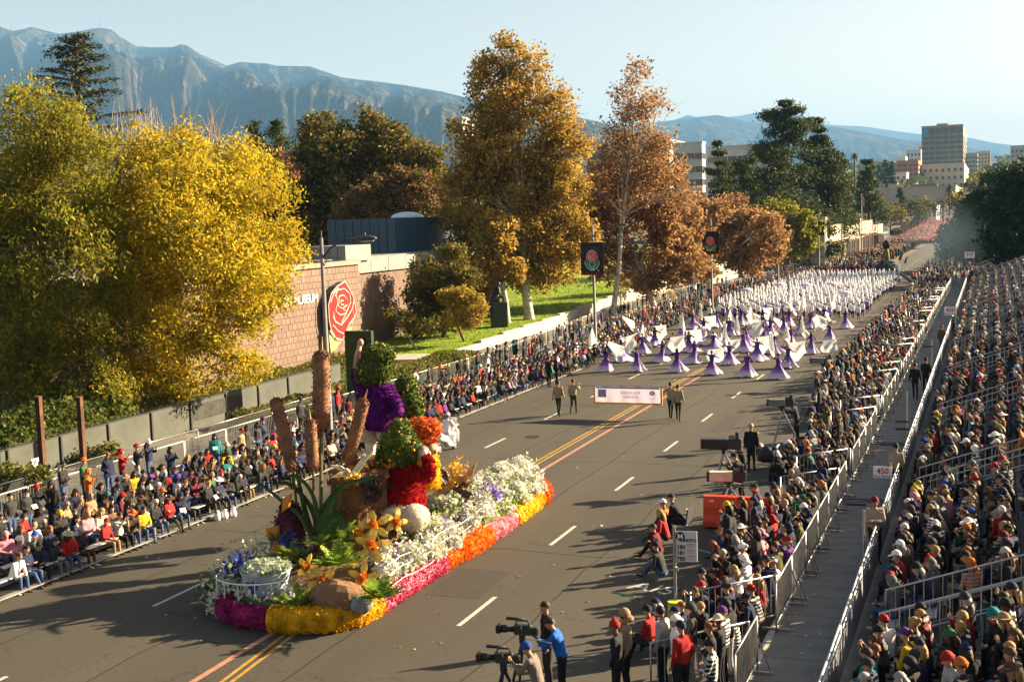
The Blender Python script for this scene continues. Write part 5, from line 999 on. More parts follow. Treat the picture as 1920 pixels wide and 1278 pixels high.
# front corner: painted drum vase with blooms
c = LP(500, 1100, 26.6); vz = solid('white and pale blue glaze', (.34, .42, .47)); v = empty('vase', tuple(c)); v.parent = fl
MB().tube([(0, 0, -.62), (0, 0, -.45), (0, 0, .1), (0, 0, .42), (0, 0, .46)], [.50, .62, .58, .62, .66], 22).obj('drum', vz, v, smooth=True)
m = MB(); tl = [(-.1, .1), (-.16, .3), (-.05, .22), (0, .34), (.05, .22), (.16, .3), (.1, .1), (.03, .05), (.03, -.25), (-.03, -.25), (-.03, .05)]; m.prism(np.array([(x, -.64, z) for x, z in tl]), (0, .04, 0)); m.obj('tulip_motif', pmat('cobalt paint', (.04, .06, .28), .5, .1), v)
Flor(.1).ell((0, 0, .46), (.62, .62, .22), 360, zmin=0).done('bloom_mound', PM['mint'], v, stuff=True)
f = Flor(.1); f.pts(LP(447, 1060, 27.0) + rng.normal(0, .22, (160, 3)) * [1, 1, .6]); f.pts(LP(543, 1020, 28) + rng.normal(0, .2, (80, 3))); f.done('blue_flowers', PM['blue'], stuff=True)
f = Flor(.1)
for x, y, n, s_, Y in ((425, 1100, 200, .24, 26.4), (410, 1130, 160, .22, 26.2), (445, 1075, 100, .2, 27.0), (465, 1110, 100, .16, 26.0), (540, 1110, 100, .16, 26.0), (440, 1045, 90, .2, 28), (500, 1135, 120, .17, 25.8), (480, 1030, 120, .25, 29), (420, 1075, 120, .22, 27.2)): f.pts(LP(x, y, Y) + rng.normal(0, s_, (n, 3)) * [1, 1, .8])
f.done('white_flowers', PM['white'], stuff=True)
f = Flor(.16)
for x, y, n, s_ in ((415, 1120, 200, .3), (500, 1130, 120, .25), (430, 1090, 120, .3)): f.pts(LP(x, y, 26.7) + rng.normal(0, s_, (n, 3)) * [1, 1, .6], 1)
f.done('leafy_filler', PM['moss'], stuff=True)
m = MB(); cc = LP(480, 1085, 26.6)
for z, r in ((.1, 1.05), (-.35, 1.1)): m.tube([cc + np.array([r * math.cos(a), r * .8 * math.sin(a), z]) for a in np.linspace(2.6, 6.0, 14)], .018, 4)
for a in np.linspace(2.6, 6.0, 9): m.cyl(cc + np.array([1.05 * math.cos(a), .84 * math.sin(a), .1]), cc + np.array([1.1 * math.cos(a), .88 * math.sin(a), -.6]), .012, n=4)
m.obj('wire_basket', M['white'], fl)
# ferns
def fern(x, y, Y, r, n=34, up=.9):
    c = LP(x, y, Y); m = MB()
    for k in range(n):
        a = k * 2.4 + rng.random(); e = .25 + up * rng.random(); d = np.array([math.cos(a) * math.cos(e), math.sin(a) * math.cos(e), math.sin(e)]); L = r * (.7 + .5 * rng.random()); sd = nrm(np.cross(d, [0, 0, 1]))
        for j in range(7):
            t = .3 + .1 * j; q = c + d * L * t + np.array([0, 0, -.25 * L * t * t])
            for s in (-1, 1): e2 = q + sd * s * .16 * r * (1.15 - t) * 2 + d * .1 * r; m.raw([q, q + d * .05 * r + sd * s * .05 * r, e2, q + d * .1 * r], [[0, 1, 2, 3]])
    m.obj('fern', PM['fern'], fl)
fern(545, 1060, 27.6, .85, 46); fern(635, 1065, 27.0, .85, 46); fern(556, 1150, 25.75, .85, 52); fern(712, 1128, 25.9, .75, 46); fern(600, 1025, 28, .6, 30); fern(640, 1015, 28.4, .7, 34); fern(520, 1020, 28.5, .6, 30); fern(665, 1060, 27.4, .5, 26)
# daffodils
M['petal'] = petals('daffodil petals', [(.74, .53, .07), (.80, .64, .16), (.70, .46, .05)], .35); M['trumpet'] = petals('daffodil centre', [(.62, .17, .015), (.70, .26, .03), (.5, .1, .01)], .2)
stem = solid('leaf green cover', (.06, .12, .02))
def daff(x, y, Y, rpx, tilt=.5, az=-.5, n=5, palew=False):
    c = np.array(atY(x, y, Y)); r = 1.2 * rpx / ppm(c); d = nrm([math.sin(az) * math.cos(tilt) * -1, -math.cos(az) * math.cos(tilt), math.sin(tilt)]); u, v, _ = frame(d); o = empty('daffodil', tuple(lo(c))); o.parent = fl; a0 = rng.random() * 6
    f = Flor(.05 + r * .08); f.ell(d * .08 * r, (r * .25, r * .25, r * .25), 60, seg=8, noise=.05); f.pts(d * r * .3 + rng.normal(0, r * .11, (40, 3))); f.done('trumpet', M['trumpet'], o)
    for k in range(n):
        a = a0 + k * 6.283 / n; e = u * math.cos(a) + v * math.sin(a); s = np.cross(d, e); Pp = [e * r * .22 - s * r * .12, e * r * .6 - s * r * .23 + d * r * .08, e * r * .95 - s * r * .15 + d * r * .02, e * r * 1.08, e * r * .95 + s * r * .15 + d * r * .02, e * r * .6 + s * r * .23 + d * r * .08, e * r * .22 + s * r * .12]
        m = MB(); m.raw(np.array(Pp + [q - d * r * .06 for q in Pp]), [[0, 1, 5, 6], [1, 2, 4, 5], [13, 12, 8, 7], [12, 11, 9, 8], [0, 7, 8, 1], [1, 8, 9, 2], [4, 11, 12, 5], [5, 12, 13, 6]]); m.raw(np.array(Pp + [q - d * r * .06 for q in Pp]), [[2, 3, 4], [9, 11, 10], [2, 9, 10], [2, 10, 3], [3, 10, 11], [3, 11, 4]]); m.obj('petal', M['petal'], o)
    g = np.array([c[0] + .05, c[1] + .3, .9]); MB().tube([-d * r * .1, (lo(g) - lo(c)) * .5 + d * .05, lo(g) - lo(c)], .022, 6).obj('stalk', stem, o)
for a in ((575, 1062, 27.2, 20, .35, .2), (606, 1090, 26.6, 26, .3, -.2), (680, 1083, 26.7, 24, .3, -.4), (697, 1022, 28.2, 27, .35, -.5), (702, 985, 29.0, 26, .6, -.3), (742, 978, 29.6, 20, .2, -.9), (672, 1000, 29, 15, .3, -.2), (660, 1050, 27.6, 12, .3, 0)): daff(*a)
# stump
bk = solid('bark covering', (.16, .075, .028), bump=1.0, bscale=5)
sc = np.array(atY(672, 990, 30.6)); top = np.array(atY(678, 872, 31.0)); s = empty('tree_stump', tuple(lo((sc[0], 30.6, .6)))); s.parent = fl; hz_ = top[2] - .6
V = []; n_ = 22; lv = [(0, 1.25), (.25, .95), (.5, .80), (.8, .74), (1.0, .82)]
for t, r in lv:
    for i in range(n_): a = i * 6.283 / n_; q = r * (1 + .10 * math.sin(5 * a + t * 2) + .06 * math.sin(11 * a)); V.append([q * math.cos(a) + .15 * t, q * math.sin(a), hz_ * t])
m = MB(); m.raw(V, [[k * n_ + i, k * n_ + (i + 1) % n_, (k + 1) * n_ + (i + 1) % n_, (k + 1) * n_ + i] for k in range(4) for i in range(n_)]); m.raw([V[-n_ + i] for i in range(n_)], [list(range(n_))]); m.obj('trunk', bk, s)
f = Flor(.2); q = rng.integers(0, n_ * 4, 700); f.m.raw(*leaf_quads(np.array(V)[q] * [1.02, 1.02, 1] + rng.normal(0, .06, (700, 3)) + [0, 0, .1], .22, .3, -.9)); f.done('bark_strip', PM['barkfl'], s, stuff=True)
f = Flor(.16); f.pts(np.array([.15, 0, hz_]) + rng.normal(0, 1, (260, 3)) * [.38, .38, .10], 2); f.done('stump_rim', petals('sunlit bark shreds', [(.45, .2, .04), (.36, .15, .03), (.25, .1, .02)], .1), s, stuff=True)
f = Flor(.13); f.pts(LP(694, 912, 30.2) + rng.normal(0, .2, (200, 3)));  f.done('pansy_patch', PM['pansy'], stuff=True)
# cattails
cat_stem = solid('cattail stalk', (.10, .085, .03)); spike = solid('cattail spike', (.38, .24, .09))
def cattail(x0, y0, x1, y1, wpx, Y, tip, foot, Yf=None):
    a, b = LP(x0, y0, Y), LP(x1, y1, Y); r = wpx / 2 / ppm(np.array(a) + [FX, FY, 0]); o = empty('cattail', tuple(b)); o.parent = fl; d = nrm(a - b); A = a - b; L = np.linalg.norm(A)
    f = Flor(.05); n = 7; P = [A * t + 0 for t in (0, .03, .09, .3, .7, .92, .975, 1.0)]; R_ = [r * k for k in (.45, .75, .97, 1.02, 1.0, .96, .7, .3)]; f.tube(P, R_, int(900 * L * r * 3)); f.done('head', PM['cat'], o)
    MB().cyl(A, LP(tip[0], tip[1], Y) - b, r * .2, r * .05, 7).obj('spike', spike, o); ft = LP(foot[0], foot[1], Yf or Y) - b; MB().tube([np.zeros(3), ft * .5, ft], [r * .2, r * .22, r * .25], 7).obj('stalk', cat_stem, o)
cattail(603, 657, 602, 806, 32, 29.6, (604, 630), (602, 1010), 29)
cattail(516, 746, 549, 882, 24, 29.0, (512, 738), (562, 1000)); cattail(582, 786, 587, 880, 23, 29.0, (579, 765), (590, 1005)); cattail(683, 748, 652, 864, 24, 30.2, (689, 730), (628, 985), 29.4)
# blade leaves
blade_m = solid('long green blade', (.035, .075, .014), rough=.55)
def blade(pts, w_, Y):
    P = np.array([LP(x, y, Y + dy) for x, y, dy in [(q + (0,))[:3] for q in pts]]); n = 12; t = np.linspace(0, len(P) - 1, n); Q = np.stack([np.interp(t, range(len(P)), P[:, i]) for i in range(3)], 1); Q[1:-1] = (Q[:-2] + 2 * Q[1:-1] + Q[2:]) / 4; T = np.gradient(Q, axis=0); V = []
    for i in range(n): s = nrm(np.cross(T[i], [.3, 1, .3])); ww = w_ * (1 - (i / (n - 1)) ** 2) + .015; V += [Q[i] - s * ww, Q[i] + np.array([0, .05, 0]), Q[i] + s * ww]
    V = np.array(V); V2 = V + [0, .025, 0]; Fq = [[3 * i + k, 3 * i + k + 1, 3 * i + k + 4, 3 * i + k + 3] for i in range(n - 1) for k in range(2)]; m = MB(); m.raw(V, Fq); m.raw(V2, [f[::-1] for f in Fq]); m.obj('blade_leaf', blade_m, fl, smooth=True)
blade([(600, 1010), (585, 950), (545, 905), (500, 905, -.3)], .10, 29); blade([(598, 1015), (606, 950), (645, 905), (728, 890)], .09, 29); blade([(592, 1010), (600, 985), (622, 945), (632, 910)], .14, 28.7); blade([(585, 1010), (560, 960), (540, 950), (500, 915), (425, 865)], .08, 28.6); blade([(612, 1010), (622, 975), (640, 965), (648, 1010)], .22, 28.6); blade([(590, 1015), (572, 960), (560, 905), (555, 880)], .10, 29); blade([(605, 1010), (595, 960), (585, 920), (555, 888), (520, 896)], .08, 28.8); blade([(640, 1030), (645, 985), (632, 965), (612, 985)], .18, 28.4)
# white lily by the stump
m = petals('ivory lily petals', [(.72, .68, .55), (.78, .74, .62)], .2); c = LP(657, 890, 29.4); ly = empty('lily', tuple(c)); ly.parent = fl
for (x, y) in ((620, 872), (702, 845), (688, 868), (617, 896), (640, 880)):
    e = LP(x, y, 29.4 + .2 * rng.random()) - c; sd = nrm(np.cross(e, [0, 1, 0])) * .07; q = MB(); Pp = np.array([-sd * .5, e * .5 - sd + [0, 0, .05], e, e * .5 + sd + [0, 0, .05], sd * .5]); q.prism(Pp, (0, .04, 0)); q.obj('petal', m, ly)
f = Flor(.06); f.pts(rng.normal(0, 1, (70, 3)) * [.2, .08, .06]); f.done('centre', M['petal'], ly)
# leafy haired figures
berry = solid('yellow fruit', (.5, .26, .02), rough=.5)
def leafhead(o, pts, nb=14):
    """leafy hair: stacked moss lumps dotted with fruit"""
    f = Flor(.085); m = MB()
    for c, r in pts:
        r = np.array(r) * 1.13; f.ell(c, r, int(1300 * r[0] * r[2] * 2.4) + 100)
        for q in on_ell(c, np.array(r) * 1.02, nb, zmin=-.7): m.ell(q, .047, 7, 5)
    f.done('leafy_hair', PM['moss'], o); m.obj('fruit', berry, o, smooth=True, kind='stuff')
# purple figure
c = np.array(atY(712, 800, 34)); o = empty('garden_figure', tuple(lo(c))); o.parent = fl; s_ = 1 / ppm(c)
Z = lambda x, y, d=0.0: np.array(atY(x, y, 34 + d)) - c
f = Flor(.05); f.tube([Z(711, 802), Z(712, 790), Z(713, 765), Z(715, 742), Z(716, 727)], [.56, .56, .52, .48, .40], 4200); f.ell(Z(716, 727), (.42, .38, .14), 500); f.done('jumper', PM['purple'], o)
f = Flor(.07); f.tube([Z(736, 745, -.1), Z(748, 770, -.3), Z(735, 785, -.5)], [.19, .17, .13], 420); f.done('sleeve', PM['purple'], o); f = Flor(.07); f.tube([Z(688, 742), Z(672, 715), Z(668, 690)], [.2, .17, .13], 420); f.done('sleeve', PM['purple'], o)
f = Flor(.04); f.ell(Z(694, 812), (.30, .4, .27), 500, noise=.0); f.ell(Z(724, 812), (.28, .4, .27), 500, noise=.0); f.done('trousers', PM['cream'], o)
for x in (695, 724): MB().tube([Z(x, 822), Z(x, 846), Z(x, 866, -.15)], [.2, .15, .14], 9).obj('leg', solid('cream leg cover', (.6, .54, .43)), o, smooth=True)
leafhead(o, [(Z(705, 692), (.50, .5, .42)), (Z(710, 664), (.40, .42, .30)), (Z(690, 700), (.36, .36, .34)), (Z(722, 668), (.26, .3, .28))], 9)
MB().ell(Z(676, 642), (.10, .10, .12), 8, 6).obj('hand', solid('pink seed skin', (.5, .28, .2)), o, smooth=True); MB().tube([Z(676, 642), Z(670, 665), Z(668, 690)], [.07, .09, .11], 8).obj('arm', solid('pink seed skin', (.5, .28, .2)), o, smooth=True)
# second leafy head behind, with its shoulders
c = np.array(atY(768, 780, 35.5)); o = empty('garden_figure', tuple(lo(c))); o.parent = fl; Z = lambda x, y, d=0.0: np.array(atY(x, y, 35.5 + d)) - c
leafhead(o, [(Z(767, 755), (.40, .42, .42)), (Z(762, 722), (.30, .32, .30)), (Z(778, 770), (.28, .3, .26))], 7); f = Flor(.08); f.tube([Z(770, 850), Z(770, 790)], [.42, .3], 500); f.done('coat', PM['orange'], o)
# red figure seated
c = np.array(atY(752, 950, 31.3)); o = empty('garden_figure', tuple(lo(c))); o.parent = fl; Z = lambda x, y, d=0.0: np.array(atY(x, y, 31.3 + d)) - c
f = Flor(.05); f.tube([Z(753, 946), Z(754, 930), Z(755, 905), Z(756, 885), Z(757, 872)], [.64, .62, .56, .5, .38], 5200); f.done('jumper', PM['red'], o)
f = Flor(.05); f.tube([Z(778, 885, -.2), Z(802, 893, -.5), Z(806, 872, -.6), Z(798, 856, -.5)], [.22, .2, .16, .12], 1500); f.done('sleeve', PM['red'], o)
f = Flor(.07); f.tube([Z(735, 880), Z(722, 905, -.2), Z(728, 935, -.3)], [.2, .2, .16], 500); f.done('sleeve', PM['red'], o)
f = Flor(.035); f.ell(Z(747, 966, -.35), (.74, .62, .40), 1800, noise=0, core=.99, seg=20); f.ell(Z(778, 970, -.6), (.42, .46, .38), 700, noise=0, core=.99, seg=18); f.done('trousers', PM['cream'], o)
MB().ell(Z(796, 850, -.5), (.09, .09, .11), 8, 6).obj('hand', solid('ivory seed skin', (.7, .64, .5)), o, smooth=True)
leafhead(o, [(Z(748, 852), (.58, .5, .34)), (Z(748, 828), (.46, .44, .34)), (Z(750, 805), (.28, .3, .26)), (Z(772, 846), (.34, .36, .3))], 6)
MB().ell(Z(794, 850, -.1), (.17, .2, .22), 10, 8).obj('face', solid('pink seed face', (.34, .2, .13)), o, smooth=True); MB().ell(Z(803, 850, -.25), (.08, .09, .08), 8, 6).obj('nose', solid('pink seed face', (.52, .3, .22)), o, smooth=True); f = Flor(.08); f.ell(Z(800, 868, -.2), (.24, .24, .16), 160); f.done('beard', PM['yellow'], o)
# orange haired figure
c = np.array(atY(800, 850, 33.3)); o = empty('garden_figure', tuple(lo(c))); o.parent = fl; Z = lambda x, y, d=0.0: np.array(atY(x, y, 33.3 + d)) - c
f = Flor(.12); f.ell(Z(795, 803), (.50, .46, .30), 420); f.ell(Z(802, 822), (.26, .3, .26), 160); f.ell(Z(772, 803), (.3, .3, .24), 160); f.done('straw_hair', PM['hair'], o)
f = Flor(.07); f.tube([Z(800, 912), Z(802, 880), Z(804, 845)], [.42, .36, .24], 600); f.done('coat', PM['yellow'], o); MB().ell(Z(808, 842), (.22, .24, .26), 10, 8).obj('face', solid('ivory seed face', (.42, .32, .2)), o, smooth=True)
MB().ell(Z(817, 846, -.1), (.07, .08, .07), 8, 6).obj('nose', solid('pink seed nose', (.5, .25, .18)), o, smooth=True)
# dragonfly with checked wings
c = np.array(atY(842, 915, 34.5)); o = empty('dragonfly', tuple(lo(c))); o.parent = fl; Z = lambda x, y, d=0.0: np.array(atY(x, y, 34.5 + d)) - c; tan = solid('tan husk', (.34, .19, .08))
MB().tube([Z(790, 940), Z(815, 928), Z(835, 915), Z(852, 905)], [.05, .09, .11, .13], 9).obj('body', solid('striped husk body', (.30, .17, .05)), o, smooth=True); MB().ell(Z(862, 898), (.15, .17, .15), 9, 7).obj('head', tan, o, smooth=True)
def chk():
    m, n, out = new_mat('checked seed wing'); p = N(n, 'ShaderNodeBsdfPrincipled'); p.inputs['Roughness'].default_value = .8; tc = N(n, 'ShaderNodeTexCoord'); br_ = N(n, 'ShaderNodeTexBrick'); br_.offset = 0; br_.inputs['Scale'].default_value = 9; br_.inputs['Color1'].default_value = (.66, .62, .56, 1); br_.inputs['Color2'].default_value = (.55, .5, .45, 1); br_.inputs['Mortar'].default_value = (.05, .03, .05, 1); br_.inputs['Mortar Size'].default_value = .1; br_.inputs['Brick Width'].default_value = .7; br_.inputs['Row Height'].default_value = .7
    n.links.new(tc.outputs['Object'], br_.inputs['Vector']); n.links.new(br_.outputs['Color'], p.inputs['Base Color']); n.links.new(p.outputs[0], out.inputs['Surface']); return m
ck_ = chk()
for P in ([(840, 915), (822, 890), (798, 882), (790, 890), (812, 908)], [(846, 915), (865, 930), (892, 942), (885, 925), (862, 912)], [(845, 908), (838, 885), (824, 876), (818, 884)], [(850, 908), (872, 915), (880, 910), (866, 902)]):
    MB().prism(np.array([Z(x, y) for x, y in P]), (0, .03, .03)).obj('wing', ck_, o)
for P in ([(850, 905), (842, 880), (848, 876), (856, 900)], [(862, 900), (880, 880), (893, 868), (886, 890), (870, 906)], [(860, 905), (885, 903), (892, 895), (880, 910)]): MB().prism(np.array([Z(x, y) for x, y in P]), (0, .05, .02)).obj('husk_leaf', tan, o)
f = Flor(.08); f.pts(Z(855, 888) + rng.normal(0, .2, (90, 3))); f.pts(Z(862, 876) + rng.normal(0, .15, (40, 3))); f.done('yellow_spray', PM['yellow'], o, stuff=True)
for x in (815, 850): MB().cyl(Z(x, 915), Z(x + 3, 950), .02, n=5).obj('support_rod', M['black'], o)
# maroon birdhouse cone with orange flaps
c = np.array(atY(542, 1000, 29)); o = empty('birdhouse', tuple(lo(c))); o.parent = fl; Z = lambda x, y, d=0.0: np.array(atY(x, y, 29 + d)) - c
f = Flor(.07); f.tube([Z(540, 1050), Z(542, 1000), Z(545, 955), Z(548, 942)], [.48, .44, .30, .12], 900); f.done('cone', petals('maroon seeds', [(.07, .015, .03), (.10, .025, .04), (.05, .01, .02)], .05), o)
for P in ([(520, 985), (498, 990), (500, 1005), (520, 1010)], [(528, 960), (530, 935), (545, 925), (540, 950)], [(512, 1010), (508, 1040), (522, 1060), (526, 1020)]): MB().prism(np.array([Z(x, y, -.5) for x, y in P]), (.03, .06, 0)).obj('flap', solid('orange husk', (.5, .2, .03)), o)
# black wire lettering rail at the tail
a, b_ = LP(880, 903, 40.3), LP(942, 906, 40.3); m = MB()
for k in range(6): m.cyl(a + (b_ - a) * k / 5 - [0, 0, .5], a + (b_ - a) * k / 5 + [0, 0, .12], .02, n=4)
m.tube([a, b_], .022, 4); m.tube([a + [0, 0, .12], b_ + [0, 0, .12]], .022, 4); m.obj('tail_rail', M['black'], fl)
t = text('tail_lettering', 'FTA', .30, M['black'], fl, .01); t.location = a + (b_ - a) * .45 + [0, -.03, .0]; t.rotation_euler = (math.pi / 2, 0, 0)
# ------------------------------------------------------------ fences, walls and lamps on the museum side
wallm = pmat('dark grey green sheet fence', (.055, .062, .052), .6, .2, 1.2, bump=.15, bscale=6)
hwall = 1.52
for i, Y0 in enumerate(np.arange(29, 65, 3.0)):
    Y1 = Y0 + 3; z0, z1 = 1.4 + .008 * (Y0 - 37), 1.4 + .008 * (Y1 - 37); st_ = MB(); o = empty('fence_panel', (-36, Y0 + 1.5, 0), label='dark grey sheet fence panel with spiked top, panel %d counted from the near end' % (i + 1) if 0 else 'dark grey sheet fence panel with spikes, %s along from the rusty posts' % ['the one just short', 'two short', 'three short', 'level', 'first', 'second', 'third', 'fourth', 'fifth', 'sixth', 'seventh', 'eighth', 'ninth', 'tenth', 'eleventh', 'twelfth', 'thirteenth', 'fourteenth', 'fifteenth'][i], category='fence', group='museum fence panels')
    MB().box((0, 0, z0 / 2 + .02), (.10, 2.97, z0 - .04)).obj('sheet', wallm, o); MB().box((0, 0, z0 + .03), (.16, 2.99, .05)).obj('top_rail', M['dark'], o)
    m = MB(); [m.cyl((0, -1.4 + .14 * k, z0 + .05), (0, -1.4 + .14 * k, z0 + .2), .012, .004, 4, caps=False) for k in range(21)]; m.obj('spikes', M['steel'], o, kind='stuff'); MB().box((.08, -1.45, z0 / 2), (.10, .10, z0)).obj('post', M['dark'], o)
# graffiti-free patch panel on the fence
MB().box((-35.92, 52.3, .95), (.03, 4.4, .75)).obj('patch_panel', pmat('weathered dark patch', (.032, .034, .028), .8, .5, 4), label='weathered dark rectangular patch fixed on the grey fence', category='panel')
rust = pmat('rusty orange steel', (.085, .036, .018), .8, .4, 3, bump=.4, bscale=14)
for (x, yt, yb), l in (((82, 745, 893), 'rusty steel column by the white notice'), ((157, 746, 870), 'rusty steel column standing nearer the leafy shrub')):
    p = atX(x, yb, -34.6); z = float(atY(x - 3, yt, p[1])[2]); o = empty('steel_column', (p[0], p[1], 0), label=l, category='column'); MB().box((0, 0, z / 2 + .06), (.03, .14, z)).obj('web', rust, o); MB().box((-.09, 0, z / 2 + .06), (.03, .18, z)).obj('flange', rust, o); MB().box((.09, 0, z / 2 + .06), (.03, .18, z)).obj('flange', rust, o); MB().rbox((0, 0, .14), (.6, .5, .06), .01).obj('base_plate', rust, o)
p = atX(72, 872, -35.2); o = empty('notice_board', (p[0], p[1], 0), label='small white notice board in front of the dark fence', category='sign'); MB().box((0, 0, float(p[2])), (.04, .75, .62)).obj('board', M['white'], o); MB().cyl((-.05, 0, .1), (-.05, 0, float(p[2])), .03, n=6).obj('post', M['steel'], o)
t = text('notice_text', 'NO ENTRY', .12, M['dark'], o, .002); t.location = (.025, -.36, float(p[2]) + .1) ; t.rotation_euler = (math.pi / 2, 0, math.pi / 2); bpy.data.objects.remove(t)
MB().box((.024, 0, float(p[2]) + .1), (.006, .12, .14)).obj('symbol', M['dark'], o)
# white railing behind the benches
def rail_mesh(L, h=1.1, bars=.13, z0=.14, r=.014, top=.022):
    m = MB(); m.tube([(0, -L / 2, z0 + h), (0, L / 2, z0 + h)], top, 6); m.tube([(0, -L / 2, z0 + .1), (0, L / 2, z0 + .1)], top * .8, 5); n = int(L / bars); b = MB(); f = m
    for k in range(1, n): b.cyl((0, -L / 2 + L * k / n, z0 + .1), (0, -L / 2 + L * k / n, z0 + h), r, n=4, caps=False)
    for s in (-1, 1): f.cyl((0, s * (L / 2 - .02), 0), (0, s * (L / 2 - .02), z0 + h), top, n=6)
    return f, b
def railing_kit(name, L, mat, **k): f, b = rail_mesh(L, **k); return f.mesh(name + '_frame', mat, True), b.mesh(name + '_bars', mat)
wf, wb = railing_kit('white_railing', 2.9, pmat('weathered white railing paint', (.46, .45, .42), .6, .15, 3), h=1.02)
ORD = ['first', 'second', 'third', 'fourth', 'fifth', 'sixth', 'seventh', 'eighth', 'ninth', 'tenth', 'eleventh', 'twelfth', 'thirteenth', 'fourteenth', 'fifteenth', 'sixteenth', 'seventeenth', 'eighteenth', 'nineteenth', 'twentieth']
def ordn(i): return ORD[i] if i < 20 else ['twenty', 'thirty', 'forty', 'fifty', 'sixty', 'seventy'][i // 10 - 2] + ('-' + ORD[i % 10 - 1] if i % 10 else '')[:14]
for i, Y in enumerate(np.arange(28.5, 160, 2.94)):
    X = -30.35 - (.0 if Y < 78 else min(3.4, (Y - 78) * .1)); o = empty('railing', (X, Y, .12), label='white barred railing length behind the benches, %s counting away from us' % ordn(i), category='railing', group='white railing behind the crowd')
    if Y > 78: o.rotation_euler = (0, 0, math.atan(.1) if Y < 112 else 0)
    link('frame', wf, o); c = link('bars', wb, o); c['kind'] = 'stuff'
chain = MB()
def chainmat():
    m, n, out = new_mat('chain link mesh'); p = N(n, 'ShaderNodeBsdfPrincipled'); p.inputs['Base Color'].default_value = (.2, .2, .19, 1); p.inputs['Metallic'].default_value = .5; p.inputs['Roughness'].default_value = .5; n.links.new(p.outputs[0], out.inputs['Surface']); return m
cm = chainmat(); m = MB(); L = 6.0
for k in range(64):
    a = -L / 2 + k * L / 60 - .9
    for s in (1, -1): 
        y0, y1 = (a, a + .9) if s > 0 else (a + .9, a); pts = np.array([[0, y0, .1], [0, y1, 1.0]]); 
        if max(y0, y1) < L / 2 and min(y0, y1) > -L / 2: m.cyl(pts[0], pts[1], .006, n=3, caps=False)
net = m.mesh('chain_net', cm); m = MB(); [m.cyl((0, s * 3, 0), (0, s * 3, 1.15), .03, n=6) for s in (-1, 1)]; m.tube([(0, -3, 1.05), (0, 3, 1.05)], .02, 5); cfr = m.mesh('chain_frame', M['steel'], True)
for i, Y in enumerate((36, 42, 48, 54, 118, 124, 130, 136, 142)):
    o = empty('chain_link_fence', (-32.0 - (0 if Y < 80 else 2.8), Y, .12), label='low chain link fence bay, %s' % ['by the leafy shrubs', 'below the patched fence panel', 'behind the standing onlookers', 'at the end of the dark fence', 'beside the first rose banner', 'next past the first rose banner', 'by the young thin sycamore', 'before the planting strip', 'short of the second banner'][i], category='fence'); link('frame', cfr, o); c = link('net', net, o); c['kind'] = 'stuff'
# retaining wall along the lawn
for i in range(len(LW) - 2):
    Y0, Y1 = LW[i, 0], LW[i + 1, 0]
    if Y0 < 70: continue
    n_ = max(1, int((Y1 - Y0) / 4)); m = MB()
    for k in range(n_):
        a, b_ = Y0 + (Y1 - Y0) * k / n_, Y0 + (Y1 - Y0) * (k + 1) / n_; zt = max(.32, float(lz((a + b_) / 2)) + .12); m.rbox((-36.3, (a + b_) / 2, zt / 2), (.36, b_ - a - .02, zt), .03)
    m.obj('retaining_wall', M['palecon'], label='pale concrete lawn wall, %s' % ['low near end by the hedge', 'low run below the sign slab lawn', 'run behind the statue', 'run at the first banner', 'rising run past the young sycamore', 'tall run towards the second banner', 'tall run under the russet trees', 'far end near the pines'][i % 8], category='wall')
o = MB().cyl(np.array(atZ(770, 668, .45)) - [0, 0, .3], np.array(atZ(770, 668, .45)), 1.9, n=26).obj('stone_disc', M['palecon'], label='low round pale stone disc on the lawn behind the float', category='plinth')
